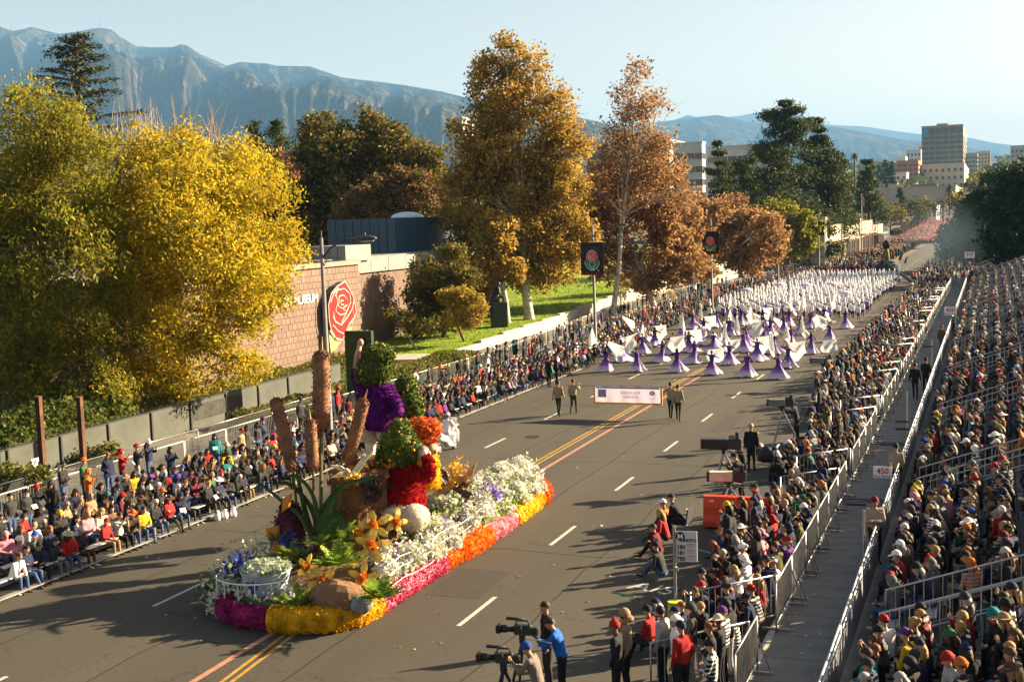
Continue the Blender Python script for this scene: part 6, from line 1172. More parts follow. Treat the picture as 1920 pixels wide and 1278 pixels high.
# lamp posts with parade banners
bz = pmat('bronze grey lamp paint', (.06, .055, .05), .5, .2, 3); pole_m = pmat('concrete grey pole', (.16, .15, .14), .6, .2, 2)
ban_black = pmat('black banner cloth', (.010, .010, .012), .8, .2, 6); ros = pmat('banner rose pink red', (.40, .035, .06), .8, .1); grn = pmat('banner green', (.02, .16, .08), .8, .1); tea = pmat('banner pale teal line', (.30, .58, .58), .8, .1); wht = pmat('banner white', (.6, .58, .56), .8, .1); dred = pmat('banner dark red', (.12, .012, .012), .8, .1)
def lamp(i, Y, banner, lab):
    o = empty('street_lamp', (-26, Y, .0), label=lab, category='street lamp', group=None); Hh = 8.55
    MB().tube([(0, 0, .1), (0, 0, .5), (0, 0, .55), (0, 0, 9.2)], [.2, .18, .12, .075], 10).obj('pole', pole_m, o, smooth=True); MB().rbox((0, 0, .12), (.5, .5, .22), .04).obj('base', M['palecon'], o)
    MB().tube([(0, 0, 8.3), (.35, .05, 8.75), (.9, .1, 9.05), (1.6, .12, 9.15)], [.05, .045, .04, .035], 7).obj('arm', bz, o, smooth=True); MB().tube([(0, 0, 7.9), (.2, .03, 8.3), (.5, .06, 8.7)], .02, 5).obj('brace', bz, o)
    h = MB(); h.ell((2.0, .13, 9.12), (.52, .2, .13), 12, 8); h.cyl((1.95, .13, 9.22), (1.95, .13, 9.36), .05, n=8); h.obj('lamp_head', bz, o, smooth=True); MB().ell((2.05, .13, 9.04), (.36, .15, .09), 10, 6).obj('lens', pmat('lamp lens', (.4, .4, .38), .2, .1, spec=.6), o, smooth=True)
    MB().cyl((0, 0, 9.2), (0, 0, 9.5), .04, n=6).obj('finial', bz, o)
    if banner:
        b = empty('banner', (0, 0, 0)); b.parent = o; zc, w_, h_ = 6.85, 1.95, 2.25; b.rotation_euler = (0, 0, -.32)
        MB().rbox((0, -.13, zc), (w_, .03, h_), .01).obj('cloth', ban_black, b)
        for s in (-1, 1): MB().tube([(-w_ / 2, -.13, zc + s * h_ / 2), (w_ / 2, -.13, zc + s * h_ / 2)], .028, 6).obj('rod', bz, b)
        y = -.153
        def ring(c, r, a0, a1, wd, mat, nm, n=16, sq=1.0):
            a = np.linspace(a0, a1, n); V = [(c[0] + (r + wd / 2) * math.cos(t), y, c[1] + (r + wd / 2) * sq * math.sin(t)) for t in a] + [(c[0] + (r - wd / 2) * math.cos(t), y, c[1] + (r - wd / 2) * sq * math.sin(t)) for t in a]; m_ = MB().raw(V, [[k, k + 1, n + k + 1, n + k] for k in range(n - 1)]); m_.obj(nm, mat, b)
        def disc(c, r, mat, nm, n=18, sq=1.0, dy=.002): MB().poly([(c[0] + r * math.cos(t), y + dy, c[1] + r * sq * math.sin(t)) for t in np.linspace(0, 6.283, n, endpoint=False)], 0).obj(nm, mat, b)
        z0 = zc - .12
        MB().poly([(.62 * math.cos(t), y + .006, z0 - .06 + .6 * math.sin(t)) for t in np.linspace(math.pi, 2 * math.pi, 14)]).obj('globe', grn, b)
        ring((0, z0 - .06), .62, math.pi, 2 * math.pi, .05, tea, 'globe_line', 18); ring((0, z0 - .06), .42, math.pi, 2 * math.pi, .03, tea, 'globe_line', 14); ring((0, z0 - .06), .22, math.pi, 2 * math.pi, .03, tea, 'globe_line', 12, 2.6)
        for s in (-1, 1): MB().poly([(s * .62, y - .001, z0 + .05), (s * .30, y - .001, z0 + .02), (s * .28, y - .001, z0 - .22), (s * .5, y - .001, z0 - .2)]).obj('leaf', grn, b)
        disc((0, z0 + .28), .44, ros, 'bloom', dy=-.002)
        for s in (-1, 1): disc((s * .28, z0 + .14), .24, ros, 'bloom', dy=-.0015 - .0002 * s)
        y -= .006
        for r, a0, a1 in ((.44, -.4, 3.6), (.32, .6, 5.6), (.2, 2.4, 7.6), (.1, .3, 5.5)): ring((0, z0 + .28), r, a0, a1, .035, wht, 'petal_line', 18)
        MB().box((0, -.15, zc - h_ / 2 + .09), (w_, .004, .16)).obj('stripe', dred, b); disc((.52, zc - h_ / 2 + .3), .08, pmat('orange mark', (.6, .15, .02), .8, .1), 'mark', 10)
        word = 'ROSE PARADE'
        for k, chh in enumerate(word):
            a = math.pi * (.93 - .86 * k / (len(word) - 1))
            if chh == ' ': continue
            t = text('letter', chh, .17, pmat('banner grey letters', (.12, .12, .12), .8, .1) if k == 0 else bpy.data.materials['banner grey letters'], b, .001, 'CENTER'); t.location = (.80 * math.cos(a), y, z0 + .1 + .78 * math.sin(a)); t.rotation_euler = (math.pi / 2, -(a - math.pi / 2), 0)
    return o
lamp(0, 45.9, False, 'curved arm street lamp standing in front of the museum rose')
lamp(1, 83.8, True, 'street lamp carrying the nearest black rose banner')
lamp(2, 123.2, True, 'street lamp carrying the second black rose banner by russet trees')
lamp(3, 164.5, True, 'street lamp with a half hidden rose banner by the lime tree')
lamp(4, 206, True, 'far street lamp with shaded banner among the dark pines')
for i, Y in enumerate((226, 262, 300)):
    o = empty('street_lamp', (-24.6, Y, 0), label='thin far street lamp by the shop fronts, %s in line' % ORD[i], category='street lamp'); MB().cyl((0, 0, 0), (0, 0, 9), .1, .07, 6).obj('pole', bz, o); MB().tube([(0, 0, 8.5), (1, 0, 9.1), (2.2, 0, 9.1)], .05, 5).obj('arm', bz, o)
p = atY(1616, 440, 262); zt = float(atY(1616, 363, 262)[2]); o = empty('flagpole', (p[0], 262, 0), label='slim white flagpole rising behind the white shop', category='flagpole'); MB().cyl((0, 0, 0), (0, 0, zt), .09, .05, 7).obj('pole', M['white'], o); MB().prism(np.array([(.05, 0, zt - .3), (.05, 0, zt - 2.4), (.5, .2, zt - 2.7), (.55, .2, zt - .8)]), (0, .02, 0)).obj('flag', pmat('faded red white flag', (.5, .2, .2), .8, .5, 3), o)
for i, (x, yt, yb, Y) in enumerate(((1742, 395, 430, 430), (1728, 398, 432, 410), (1705, 392, 432, 400), (1693, 405, 440, 380), (1657, 412, 432, 330))):
    p = atY(x, yb, Y); zt = float(atY(x, yt, Y)[2]); o = MB().cyl((0, 0, -2), (0, 0, zt - p[2]), .09, .06, 6).obj('utility_pole', pole_m, None, loc=tuple(p), label='bare slim pole by the far pink crowd, %s from the shops' % ORD[4 - i], category='pole')
# ------------------------------------------------------------ benches for the seated crowd
pl = MB().rbox((0, 0, .43), (.26, 3.9, .04), .012).mesh('plank', M['alu']); ft = MB().rbox((.38, 0, .1), (.24, 3.9, .035), .012).mesh('foot_plank', pmat('weathered foot plank', (.22, .21, .2), .7, .3, 3, metal=.2)); m = MB(); [m.box((0, s * 1.5, .205), (.06, .05, .41)) for s in (-1, 1)]; [m.box((.2, s * 1.5, .05), (.5, .05, .05)) for s in (-1, 1)]; bl = m.mesh('bench_legs', M['steel'])
ROWS_L = [-24.95, -25.9, -26.85, -27.8, -28.75]
k_ = 0
for r, X in enumerate(ROWS_L[:4]):
    for i, Y in enumerate(np.arange(26, 78, 4.0)):
        o = empty('bench', (X, Y, .0 if X > -30 else .12), label='aluminium bleacher bench, %s row, %s length counting away from us' % (ORD[r], ORD[i]), category='bench', group='museum side benches'); link('plank', pl, o); link('foot_plank', ft, o); link('legs', bl, o)
# ------------------------------------------------------------ steel barriers along the walkway
bf, bb_ = railing_kit('barrier', 2.4, M['steel'], h=1.05, z0=.12, bars=.15, r=.012)
m = MB()
m.box((.0, 0, .05), (.7, .05, .05)); m.cyl((.3, 0, .06), (.02, 0, .9), .018, n=5)
bfe = m.mesh('barrier_foot', M['steel'])
GAPS = [27.1, 43.5, 57.0, 70.4, 83.7, 97.0, 110.4, 124, 137]
i = 0; Y = 23.0
while Y < 175:
    if any(abs(Y + 1.2 - g) < 1.9 for g in GAPS): Y += .4; continue
    o = empty('crowd_barrier', (-4.55, Y + 1.2, .12 if 1 else 0), label='galvanised barrier panel along the walkway, %s counting away from us' % ordn(i), category='barrier', group='barrier panels along the walkway'); link('frame', bf, o); c = link('bars', bb_, o); c['kind'] = 'stuff'; [link('foot', bfe, o, (0, s, 0)) for s in (-1, 1)]; Y += 2.43; i += 1
# side rails of the pens
sf, sb_ = railing_kit('side_rail', 2.45, M['steel'], h=1.05, z0=.12, bars=.17, r=.012)
for i, g in enumerate(GAPS):
    for s in (-1, 1):
        o = empty('side_railing', (-5.52, g + s * 1.77 - .92, .02), math.radians(-42.5), label='galvanised side rail of the pen gap, %s side of the %s gap' % ('nearer' if s < 0 else 'farther', ORD[i]), category='railing', group='pen side rails'); link('frame', sf, o); c = link('bars', sb_, o); c['kind'] = 'stuff'
# ------------------------------------------------------------ grandstand
GX0, RD, RR, NR = -2.4, .78, .27, 16
gs = empty('grandstand', (GX0, 90, .13), label='stepped metal grandstand with aisle railings facing the road', category='grandstand')
AIS = [26.2 + 13.35 * k for k in range(-1, 13)]
m = MB(); seatm = MB()
dk = pmat('dark grey plank decking', (.06, .062, .066), .6, .2, 3)
for k in range(NR):
    x = RD * k; MB().box((x + RD / 2 - .05, 10, RR * k + .18), (RD - .02, 190, .05)).obj('deck_plank', dk, gs); MB().box((x + RD - .11, 10, RR * k + .2 + RR / 2), (.03, 190, RR - .04)).obj('riser', dk, gs)
for a, b_ in zip(AIS[:-1], AIS[1:]):
    L = (b_ - a) - 1.7; c = (a + b_) / 2 - 90; me = MB().rbox((0, 0, 0), (.25, L, .045), .012).mesh('seat_plank', M['alu'])
    for k in range(NR): link('seat_plank', me, gs, (RD * k + .42, c, RR * k + .62))
sl_ = RR / RD; Lx = 6.6; m = MB(); b2 = MB()
def P_(t, z): return np.array([t, 0, sl_ * t + z])
m.tube([P_(-.1, .3), P_(-.1, 1.36), P_(Lx, 1.36), P_(Lx, .3)], .024, 6); m.tube([P_(-.1, .42), P_(Lx, .42)], .018, 5); m2 = MB(); m2.tube([P_(.15, .86) + [0, -.06, 0], P_(Lx - .5, .86) + [0, -.06, 0], P_(Lx - .25, .80) + [0, -.06, 0]], .03, 7)
for q in np.arange(.1, Lx, .19): b2.cyl(P_(q, .42), P_(q, 1.36), .011, n=4, caps=False)
af, ab, ah = m.mesh('aisle_frame', M['steel'], True), b2.mesh('aisle_bars', M['steel']), m2.mesh('aisle_handrail', pmat('blue grey handrail', (.25, .33, .42), .35, .1, metal=.5), True)
for a in AIS[1:]:
    for s in (-1, 1): o = empty('aisle_railing', (.4, a + s * .82 - 90, .1)); o.parent = gs; link('frame', af, o); c = link('bars', ab, o); c['kind'] = 'stuff'; link('handrail', ah, o)
pan = pmat('blue grey vinyl panel', (.16, .18, .21), .6, .15, 1); brt = pmat('bright steel tube', (.45, .46, .48), .4, .1, metal=.6)
for i, Y in enumerate(np.arange(15.5, 175, 2.2)):
    o = empty('front_rail', (-.47, Y - 90, 0)); o.parent = gs; m = MB(); m.tube([(0, -1.07, 1.12), (0, 1.07, 1.12)], .026, 6); m.tube([(0, -1.07, .92), (0, 1.07, .92)], .022, 6); [m.cyl((0, s * 1.05, 0), (0, s * 1.05, 1.12), .024, n=6) for s in (-1,)]
    if i == 0: fr_me, pn_me = m.mesh('front_frame', brt, True), MB().box((.03, 0, .46), (.02, 2.1, .78)).mesh('front_panel', pan)
    link('frame', fr_me, o); link('panel', pn_me, o)
MB().box((5.2, 10, 1.2), (.08, 190, 2.4)).obj('under_screen', M['dark'], gs) if 0 else None
for (x_, y_, l) in ((1680, 832, 'dark blue cable mat across the walkway by the red numbered board'), (1610, 938, 'dark cable mat with yellow edges across the walkway by the vested steward')):
    q = atZ(x_, y_, .15); o = empty('cable_mat', (-3.8, q[1], .146), label=l, category='mat'); MB().rbox((0, 0, .02), (1.5, .5, .03), .01).obj('mat', pmat('dark blue rubber', (.02, .03, .06), .8, .2), o); [MB().box((0, s_ * .27, .012), (1.5, .04, .02)).obj('edge', M['painty'] if 'yellow' in l else M['black'], o) for s_ in (-1, 1)]
# poles and numbered signs along the walkway
def walkpole(px, yb, yt, lab, arms=()):
    p = atX(px, yb, -3.1); zt = float(atY(px - 1, yt, p[1])[2]); o = empty('walkway_pole', (p[0], p[1], .13), label=lab, category='pole'); MB().cyl((0, 0, 0), (0, 0, zt), .035, .03, 7).obj('pole', M['steel'], o)
    for z in arms:
        for s in (-1, 1): MB().box((-.18, s * .09, z), (.5, .04, .07)).obj('bracket', M['black'], o)
    MB().box((0, 0, .02), (.4, .4, .04)).obj('foot', M['black'], o); return o
walkpole(1621, 1178, 965, 'grey walkway pole with black bracket pair near the vested steward', (1.9,)); walkpole(1701, 880, 740, 'slim grey walkway pole short of the farther sign', (.9, 1.2)); walkpole(1747, 740, 640, 'slim grey walkway pole beside dark coated walkers', (1.9,))
def numsign(px, y0, y1, w_px, Y, num, sub, lab):
    p = np.array(atY(px, (y0 + y1) / 2, Y)); s = ppm(p); w_, h_ = w_px / s, (y1 - y0) / s; o = empty('number_sign', (p[0], Y, .13), label=lab, category='sign'); MB().rbox((0, 0, p[2] - .13), (w_, .03, h_), .008).obj('board', M['white'], o); MB().cyl((w_ * .42, .05, 0), (w_ * .42, .05, p[2] + .2), .03, n=7).obj('pole', M['steel'], o)
    t = text('number', num, h_ * .66, pmat('sign red', (.5, .02, .02), .6, .05), o, .004, 'CENTER', bold=h_ * .012); t.location = (0, -.02, p[2] - .13 - h_ * .1); t.rotation_euler = (math.pi / 2, 0, 0)
    if sub: t = text('street_name', sub, h_ * .23, M['dark'], o, .004, 'CENTER'); t.location = (0, -.02, p[2] - .13 - h_ * .4); t.rotation_euler = (math.pi / 2, 0, 0)
numsign(1655, 874, 896, 34, 41.0, '450', 'West Colorado', 'white board with red number 450 on a pole over the walkway')
numsign(1782, 575, 591, 22, 92.0, '430', 'West Colorado', 'white board with red number 430 farther up the walkway'); numsign(1818, 472, 484, 18, 165.0, '410', '', 'small white number board at the far end of the walkway')
# ------------------------------------------------------------ bus stop sign
p = atZ(1268, 1180); sy = float(p[1]); o = empty('bus_stop_sign', (p[0], sy, 0), math.radians(8), label='grey bus stop sign with circled M and three route numbers on a pole', category='bus sign')
tp_ = float(atY(1268, 985, sy)[2]); sw, sh = 40 / ppm(p), 58 / ppm(p); zc = float(atY(1290, 1025, sy)[2]); MB().tube([(0, 0, 0), (0, 0, tp_)], .035, 8).obj('pole', M['steel'], o); MB().rbox((sw / 2 + .03, 0, zc), (sw, .03, sh), .01).obj('plate', pmat('pale grey sign plate', (.52, .53, .55), .5, .05), o)
MB().cyl((.14, -.017, zc + sh * .34), (.14, -.024, zc + sh * .34), .105, n=20).obj('roundel', M['black'], o); t = text('roundel_letter', 'M', .17, M['white'], o, .002, 'CENTER', bold=.004); t.location = (.14, -.028, zc + sh * .34 - .06); t.rotation_euler = (math.pi / 2, 0, 0)
t = text('lettering', 'Metro', .15, M['black'], o, .002, bold=.003); t.location = (sw - .36, -.02, zc + sh * .16); t.rotation_euler = (math.pi / 2, 0, 0)
og = pmat('orange red line', (.55, .1, .03), .6, .05)
for k, nmb in enumerate(('180', '181', '780')):
    z = zc + sh * (.02 - .19 * k); t = text('route_number', nmb, .135, M['black'], o, .002, bold=.004); t.location = (.05, -.02, z - .07); t.rotation_euler = (math.pi / 2, 0, 0); MB().box((sw * .77, -.02, z + .04), (sw * .40, .006, .018)).obj('line', og, o)
    for j in range(2): MB().box((sw * .75, -.02, z - .0 - .04 * j), (sw * .34, .006, .012)).obj('small_print', pmat('grey print', (.25, .25, .26), .6, .05), o)
MB().box((.03, .0, zc - sh * .75), (.1, .06, .1)).obj('clamp', M['steel'], o)
# yellow litter drum at the pole's foot
p2 = atZ(1262, 1190); MB().tube([(0, 0, 0), (0, 0, .1), (0, 0, .5), (0, 0, .6)], [.16, .18, .17, .18], 12).obj('litter_can', pmat('yellow green can', (.45, .42, .05), .6, .2, 4), None, loc=(p2[0], p2[1] + .25, .13), label='yellow green litter can at the foot of the bus sign', category='litter can')
# ------------------------------------------------------------ orange water barrier
a, b_ = np.array([-8.3, 37.6, 0]), np.array([-6.4, 37.6, 0]); o = empty('water_barrier', ((a[0] + b_[0]) / 2, 37.75, 0), math.radians(2), label='bright orange red plastic water barrier across the kerb lane', category='barrier'); orr = pmat('orange red plastic', (.66, .055, .012), .45, .12, 2, spec=.4)
prof = [(-.3, .06), (-.3, .22), (-.17, .42), (-.12, .98), (.12, .98), (.17, .42), (.3, .22), (.3, .06)]
for s in (-1, 1): MB().prism(np.array([(s * .5 - .48, y, z) for y, z in prof]), (.96, 0, 0)).obj('shell', orr, o); MB().box((s * .5, -.16, .62), (.8, .06, .05)).obj('rib', orr, o); MB().box((s * .72, -.135, .84), (.14, .03, .05)).obj('slot', M['white'], o); MB().box((s * .3, -.19, .45), (.12, .03, .05)).obj('slot', M['white'], o)
for s in (-.8, -.4, 0, .4, .8): MB().box((s, 0, .04), (.14, .5, .08)).obj('foot', M['black'], o)
# ------------------------------------------------------------ television cameras
lensg = pmat('coated lens glass', (.02, .025, .04), .08, .2, spec=.8); grey_c = pmat('camera grey', (.16, .155, .145), .5, .15, 4); pale_c = pmat('camera beige hood', (.48, .44, .36), .6, .15, 3)
def tripod(o, h, spread=.55, mat=None):
    for k in range(3): a = k * 2.094 + .5; MB().tube([(0, 0, h), (math.cos(a) * spread * .55, math.sin(a) * spread * .55, h * .45), (math.cos(a) * spread, math.sin(a) * spread, .01)], [.035, .03, .02], 6).obj('tripod_leg', mat or M['black'], o)
    MB().cyl((0, 0, h - .05), (0, 0, h + .1), .07, n=10).obj('tripod_head', M['black'], o)
def shoulder_camera(loc, rz, h, lab):
    o = empty('video_camera', loc, rz, label=lab, category='video camera'); tripod(o, h); z = h + .22
    MB().rbox((0, -.02, z), (.13, .36, .2), .02).obj('body', M['dark'], o); MB().rbox((0, -.26, z - .02), (.11, .14, .16), .02).obj('battery', M['black'], o); MB().tube([(0, .15, z), (0, .3, z), (0, .31, z), (0, .42, z)], [.055, .06, .075, .08], 12).obj('lens', M['black'], o, smooth=True); MB().cyl((0, .421, z), (0, .424, z), .07, n=12).obj('lens_glass', lensg, o); MB().rbox((0, .47, z), (.2, .1, .16), .015).obj('lens_hood', M['black'], o)
    MB().tube([(0, -.15, z + .1), (0, -.12, z + .18), (0, .1, z + .18), (0, .13, z + .1)], .018, 6).obj('handle', M['black'], o); MB().tube([(.1, -.02, z + .17), (.1, .34, z + .18)], [.03, .034], 9).obj('microphone', M['black'], o, smooth=True); MB().tube([(-.12, .12, z + .08), (-.12, -.02, z + .09)], [.03, .045], 8).obj('viewfinder', M['black'], o); MB().tube([(0, 0, h + .08), (.12, -.3, h - .02), (.16, -.55, h - .08)], .012, 5).obj('pan_bar', M['steel'], o); MB().box((.068, -.05, z + .02), (.006, .2, .08)).obj('side_plate', grey_c, o); return o
def studio_camera(loc, rz, h, lab, lens=pale_c, size=1.0):
    o = empty('broadcast_camera', loc, rz, label=lab, category='television camera'); tripod(o, h, .75, M['steel']); z = h + .3; s = size
    MB().rbox((0, .25 * s, z), (.3 * s, .72 * s, .3 * s), .02).obj('lens_box', lens, o); MB().box((0, .615 * s, z), (.24 * s, .01, .24 * s)).obj('lens_glass', lensg, o); m = MB(); [m.box(c, d) for c, d in (((0, .64 * s, z + .14 * s), (.3 * s, .08, .02)), ((0, .64 * s, z - .14 * s), (.3 * s, .08, .02)), ((-.14 * s, .64 * s, z), (.02, .08, .26 * s)), ((.14 * s, .64 * s, z), (.02, .08, .26 * s)))]; m.obj('lens_hood', M['black'], o)
    MB().rbox((0, -.34 * s, z), (.2 * s, .42 * s, .32 * s), .02).obj('body', M['dark'], o); MB().rbox((0, -.42 * s, z + .27 * s), (.26 * s, .12, .2 * s), .015).obj('viewfinder', M['black'], o); MB().rbox((0, -.25 * s, z + .22 * s), (.06, .2, .1), .01).obj('viewfinder_arm', grey_c, o)
    for sd in (-1, 1): MB().tube([(sd * .06, -.1, h + .08), (sd * .22, -.4, h), (sd * .26, -.75, h - .02)], .015, 6).obj('pan_bar', M['steel'], o)
    m = MB(); m.tube([(.05, -.4, z - .15), (.1, -.5, h * .6), (.3, -.4, .04), (.9, -.6, .02)], .018, 5); m.obj('cable', M['black'], o); MB().rbox((0, 0, h + .12), (.2, .3, .06), .02).obj('head_plate', M['black'], o); return o
def at0(x, y): q = atZ(x, y); return (float(q[0]), float(q[1]), 0.0)
c1 = atZ(1012, 1262); shoulder_camera((-8.6, 22.35, 0), math.radians(95), 1.42, 'black shoulder video camera on tripod by the blue jacketed man'); shoulder_camera((-8.7, 21.55, 0), math.radians(100), 1.12, 'lower video camera with a flag microphone in front of the striped hat man')
studio_camera((-8.75, 42.9, 0), math.radians(95), 1.35, 'long black box lens camera on a pedestal beside the tall man in black', M['black'], 1.15); studio_camera((-7.75, 38.7, 0), math.radians(100), 1.1, 'beige box lens camera beside the orange barrier'); studio_camera((-8.1, 51.8, 0), math.radians(95), 1.5, 'beige lens camera on a wide steel tripod near red hats', grey_c, .9); studio_camera((-8.6, 69.3, 0), math.radians(80), 1.2, 'grey camera on a tripod among the seated pen crowd', grey_c)
# riser platform by the cameras, equipment and bags
MB().rbox((-6.9, 41.6, .14), (2.6, 3.6, .28), .03).obj('camera_riser', pmat('dark riser carpet', (.03, .034, .036), .9, .2, 3), label='low dark riser platform behind the orange barrier', category='platform')
for (x, y, l) in ((1418, 850, 'black humped equipment bag on the riser'), (1438, 862, 'small black equipment case beside the humped bag')):
    q = atZ(x, y, .3); MB().ell((0, 0, .0), (.36, .3, .42) if 'bag' in l else (.25, .22, .3), 10, 7, zmin=-.4, noise=.05).obj('equipment_bag', M['black'], None, smooth=True, loc=(q[0], q[1], .42), label=l, category='bag')
q = atZ(1535, 800); o = MB().rbox((0, 0, .3), (.5, .4, .6), .04).obj('cool_box', pmat('slate blue plastic', (.06, .1, .14), .5, .2, 3), None, loc=(q[0], q[1], 0), label='slate blue cool box at the pen opening', category='cool box')
# camera crane boom far down the road
a, b_ = np.array(atY(1655, 487, 178)), np.array(atY(1735, 548, 168)); o = empty('camera_crane', (b_[0], b_[1], 0), label='long dark camera crane boom slanting over the band', category='crane'); MB().tube([a - [b_[0], b_[1], 0], b_ - [b_[0], b_[1], 0]], [.14, .22], 6).obj('boom', M['dark'], o); MB().tube([(0, 0, 0), (0, 0, b_[2])], [.5, .2], 8).obj('column', M['dark'], o); MB().rbox((a[0] - b_[0], a[1] - b_[1], a[2] - .4), (.5, .5, .6), .05).obj('camera_head', M['black'], o); MB().rbox((.3, -1.2, b_[2] - .3), (.8, .9, .7), .05).obj('counterweight', M['black'], o)
# dark float at the back of the band
p = np.array(atY(1668, 540, 205)); o = empty('parade_float', (p[0] - .3, 205, 0), label='tall dark float seen from behind beyond the white band', category='parade float'); o.scale = (.72, .72, .72); f = MB(); f.ell((0, 0, 0), (2.9, 3, 2.3), 16, 8, zmin=0, noise=.06); f.obj('hill', pmat('dark teal covering', (.025, .05, .055), .9, .4, 1.2, bump=.8, bscale=3), o, smooth=True)
MB().tube([(-.3, 0, 1.8), (-.3, 0, 4), (-.2, 0, 4.8)], [.85, .7, .35], 10).obj('figure', pmat('olive yellow coat', (.18, .16, .04), .9, .3, 3), o, smooth=True); MB().ell((-.2, 0, 5.6), (.85, .85, 1.0), 12, 8, noise=.05).obj('head', pmat('dark hair', (.03, .03, .03), .9, .3, 3), o, smooth=True); MB().tube([(2.5, 0, 2.2), (3.2, 0, 3.8), (3.0, .2, 4.6)], [.35, .2, .05], 7).obj('horn', pmat('dark teal horn', (.03, .06, .06), .8, .3), o); MB().tube([(3.6, 0, 1.5), (4.2, 0, 3.0)], [.3, .1], 7).obj('horn', pmat('dark teal horn', (.03, .06, .06), .8, .3), o)
# smoke drifting by the street trees
sm, n, out = new_mat('smoke'); pv = N(n, 'ShaderNodeVolumePrincipled'); pv.inputs['Color'].default_value = (.45, .7, .95, 1); tc = N(n, 'ShaderNodeTexCoord'); nz = N(n, 'ShaderNodeTexNoise'); nz.inputs['Scale'].default_value = .28; nz.inputs['Detail'].default_value = 4; n.links.new(tc.outputs['Object'], nz.inputs['Vector'])
gr = N(n, 'ShaderNodeTexGradient'); gr.gradient_type = 'SPHERICAL'; mp = N(n, 'ShaderNodeMapping'); mp.inputs['Scale'].default_value = (1 / 7.0, 1 / 7.0, 1 / 6.5); n.links.new(tc.outputs['Object'], mp.inputs['Vector']); n.links.new(mp.outputs[0], gr.inputs['Vector']); mu = N(n, 'ShaderNodeMath'); mu.operation = 'MULTIPLY'; n.links.new(nz.outputs['Fac'], mu.inputs[0]); n.links.new(gr.outputs['Fac'], mu.inputs[1]); m3 = N(n, 'ShaderNodeMath'); m3.operation = 'MULTIPLY'; m3.inputs[1].default_value = .036; n.links.new(mu.outputs[0], m3.inputs[0]); n.links.new(m3.outputs[0], pv.inputs['Density']); n.links.new(pv.outputs[0], out.inputs['Volume'])
sp_ = atX(1795, 445, -6.5); MB().ell((0, 0, 0), (7, 7, 6.5), 16, 10).obj('smoke', sm, None, loc=(-6.5, 186, 5.2), kind='stuff', label='thin bluish smoke drifting across the road beside the street trees')
# ------------------------------------------------------------ parade people
R7 = random.Random(77)
def at1(x, y, z): q = atZ(x, y, z); return (float(q[0]), float(q[1]), 0.0)
SK = SKIN[0]
def lk(top, legs='black', shoe='black', hair='dark brown', style='hair_short', wear=None, hat=None, skin=SK): return dict(top=top, legs=legs, shoe=shoe, hair=hair, style=style, wear=wear, hat=hat, skin=skin)
khaki = (.30, .235, .15)
bx0, bx1 = atY(1115, 740, 58.0)[0], atY(1240, 740, 58.0)[0]; zt_, zb_ = float(atY(1178, 725, 58)[2]), float(atY(1178, 755, 58)[2])
o = empty('parade_banner', ((bx0 + bx1) / 2, 58.0, 0), math.radians(-2), label='wide pale lilac parade banner with orange border carried across the road on a pole', category='banner'); w2 = (bx1 - bx0) / 2
MB().tube([(-w2 - 1.5, 0, zt_ + .02), (w2 + .75, 0, zt_ + .02)], .022, 7).obj('pole', M['steel'], o)
lil = leafmat('lilac banner cloth', [(.43, .395, .56)], .35); m = MB(); nx, nz = 26, 5; V = [[-w2 + 2 * w2 * i / nx, .03 * math.sin(i * 1.1) * (k / nz) + .01 * math.sin(k * 2 + i), zt_ - (zt_ - zb_) * k / nz] for k in range(nz + 1) for i in range(nx + 1)]
m.raw(V, [[k * (nx + 1) + i, k * (nx + 1) + i + 1, (k + 1) * (nx + 1) + i + 1, (k + 1) * (nx + 1) + i] for k in range(nz) for i in range(nx)]); m.obj('cloth', lil, o, smooth=True)
ob = pmat('orange banner border', (.72, .30, .03), .8, .1); hh_ = zt_ - zb_
for c, d in (((0, 0, zb_ - .03), (2 * w2 + .1, .05, .08)), ((-w2 - .03, 0, (zt_ + zb_) / 2), (.07, .05, hh_)), ((w2 + .03, 0, (zt_ + zb_) / 2), (.07, .05, hh_))): MB().box(c, d).obj('border', ob, o)
MB().box((0, -.035, zt_ - .05), (2 * w2 - .1, .01, .08)).obj('stripe', pmat('blue grey stripe', (.22, .22, .45), .8, .1), o); MB().box((-w2 + .38, -.05, zt_ - hh_ * .42), (.42, .006, hh_ * .5)).obj('blue_square', pmat('faded blue square', (.30, .29, .5), .8, .2, 8), o)
pk = pmat('faded pink lettering', (.68, .30, .38), .8, .1)
for wd, z in (('FOUNDER', .46), ('AWARD', .72)): t = text('lettering', wd, hh_ * .27, pk, o, .003, 'CENTER'); t.location = (.15, -.05, zt_ - hh_ * z); t.rotation_euler = (math.pi / 2, 0, 0); t.scale = (-1, 1, 1)
m = MB()
for k in range(5): a = k * 1.257; m.ell((w2 - .42 + .09 * math.cos(a), -.05, zt_ - hh_ * .36 + .07 * math.sin(a)), (.07, .006, .055), 8, 4)
m.obj('rose_mark', pk, o); MB().tube([(w2 - .5, -.05, zt_ - hh_ * .72), (w2 - .36, -.05, zt_ - hh_ * .7), (w2 - .26, -.05, zt_ - hh_ * .5)], .012, 4).obj('rose_stem', pmat('faded teal stem', (.25, .36, .42), .8, .1), o)
for (x, y, ps, l, sc) in ((1048, 780, 'walk', 'person in khaki scout shirt and black trousers walking at the outer end of the banner', 1.0), (1076, 775, 'scout_mirror', 'person in khaki scout shirt and green trousers holding the banner pole end, outer side', .98), (1258, 785, 'scout', 'person in khaki scout shirt holding the banner pole on the grandstand side', 1.0), (1272, 790, 'walk', 'person in khaki scout shirt walking closest behind the banner with gloved hand lowered', 1.0)):
    person(ps, at1(x, y, 0), R7.uniform(-.15, .15), lk(khaki, (.02, .03, .02) if x != 1076 else (.04, .06, .03)), l, scale=sc)
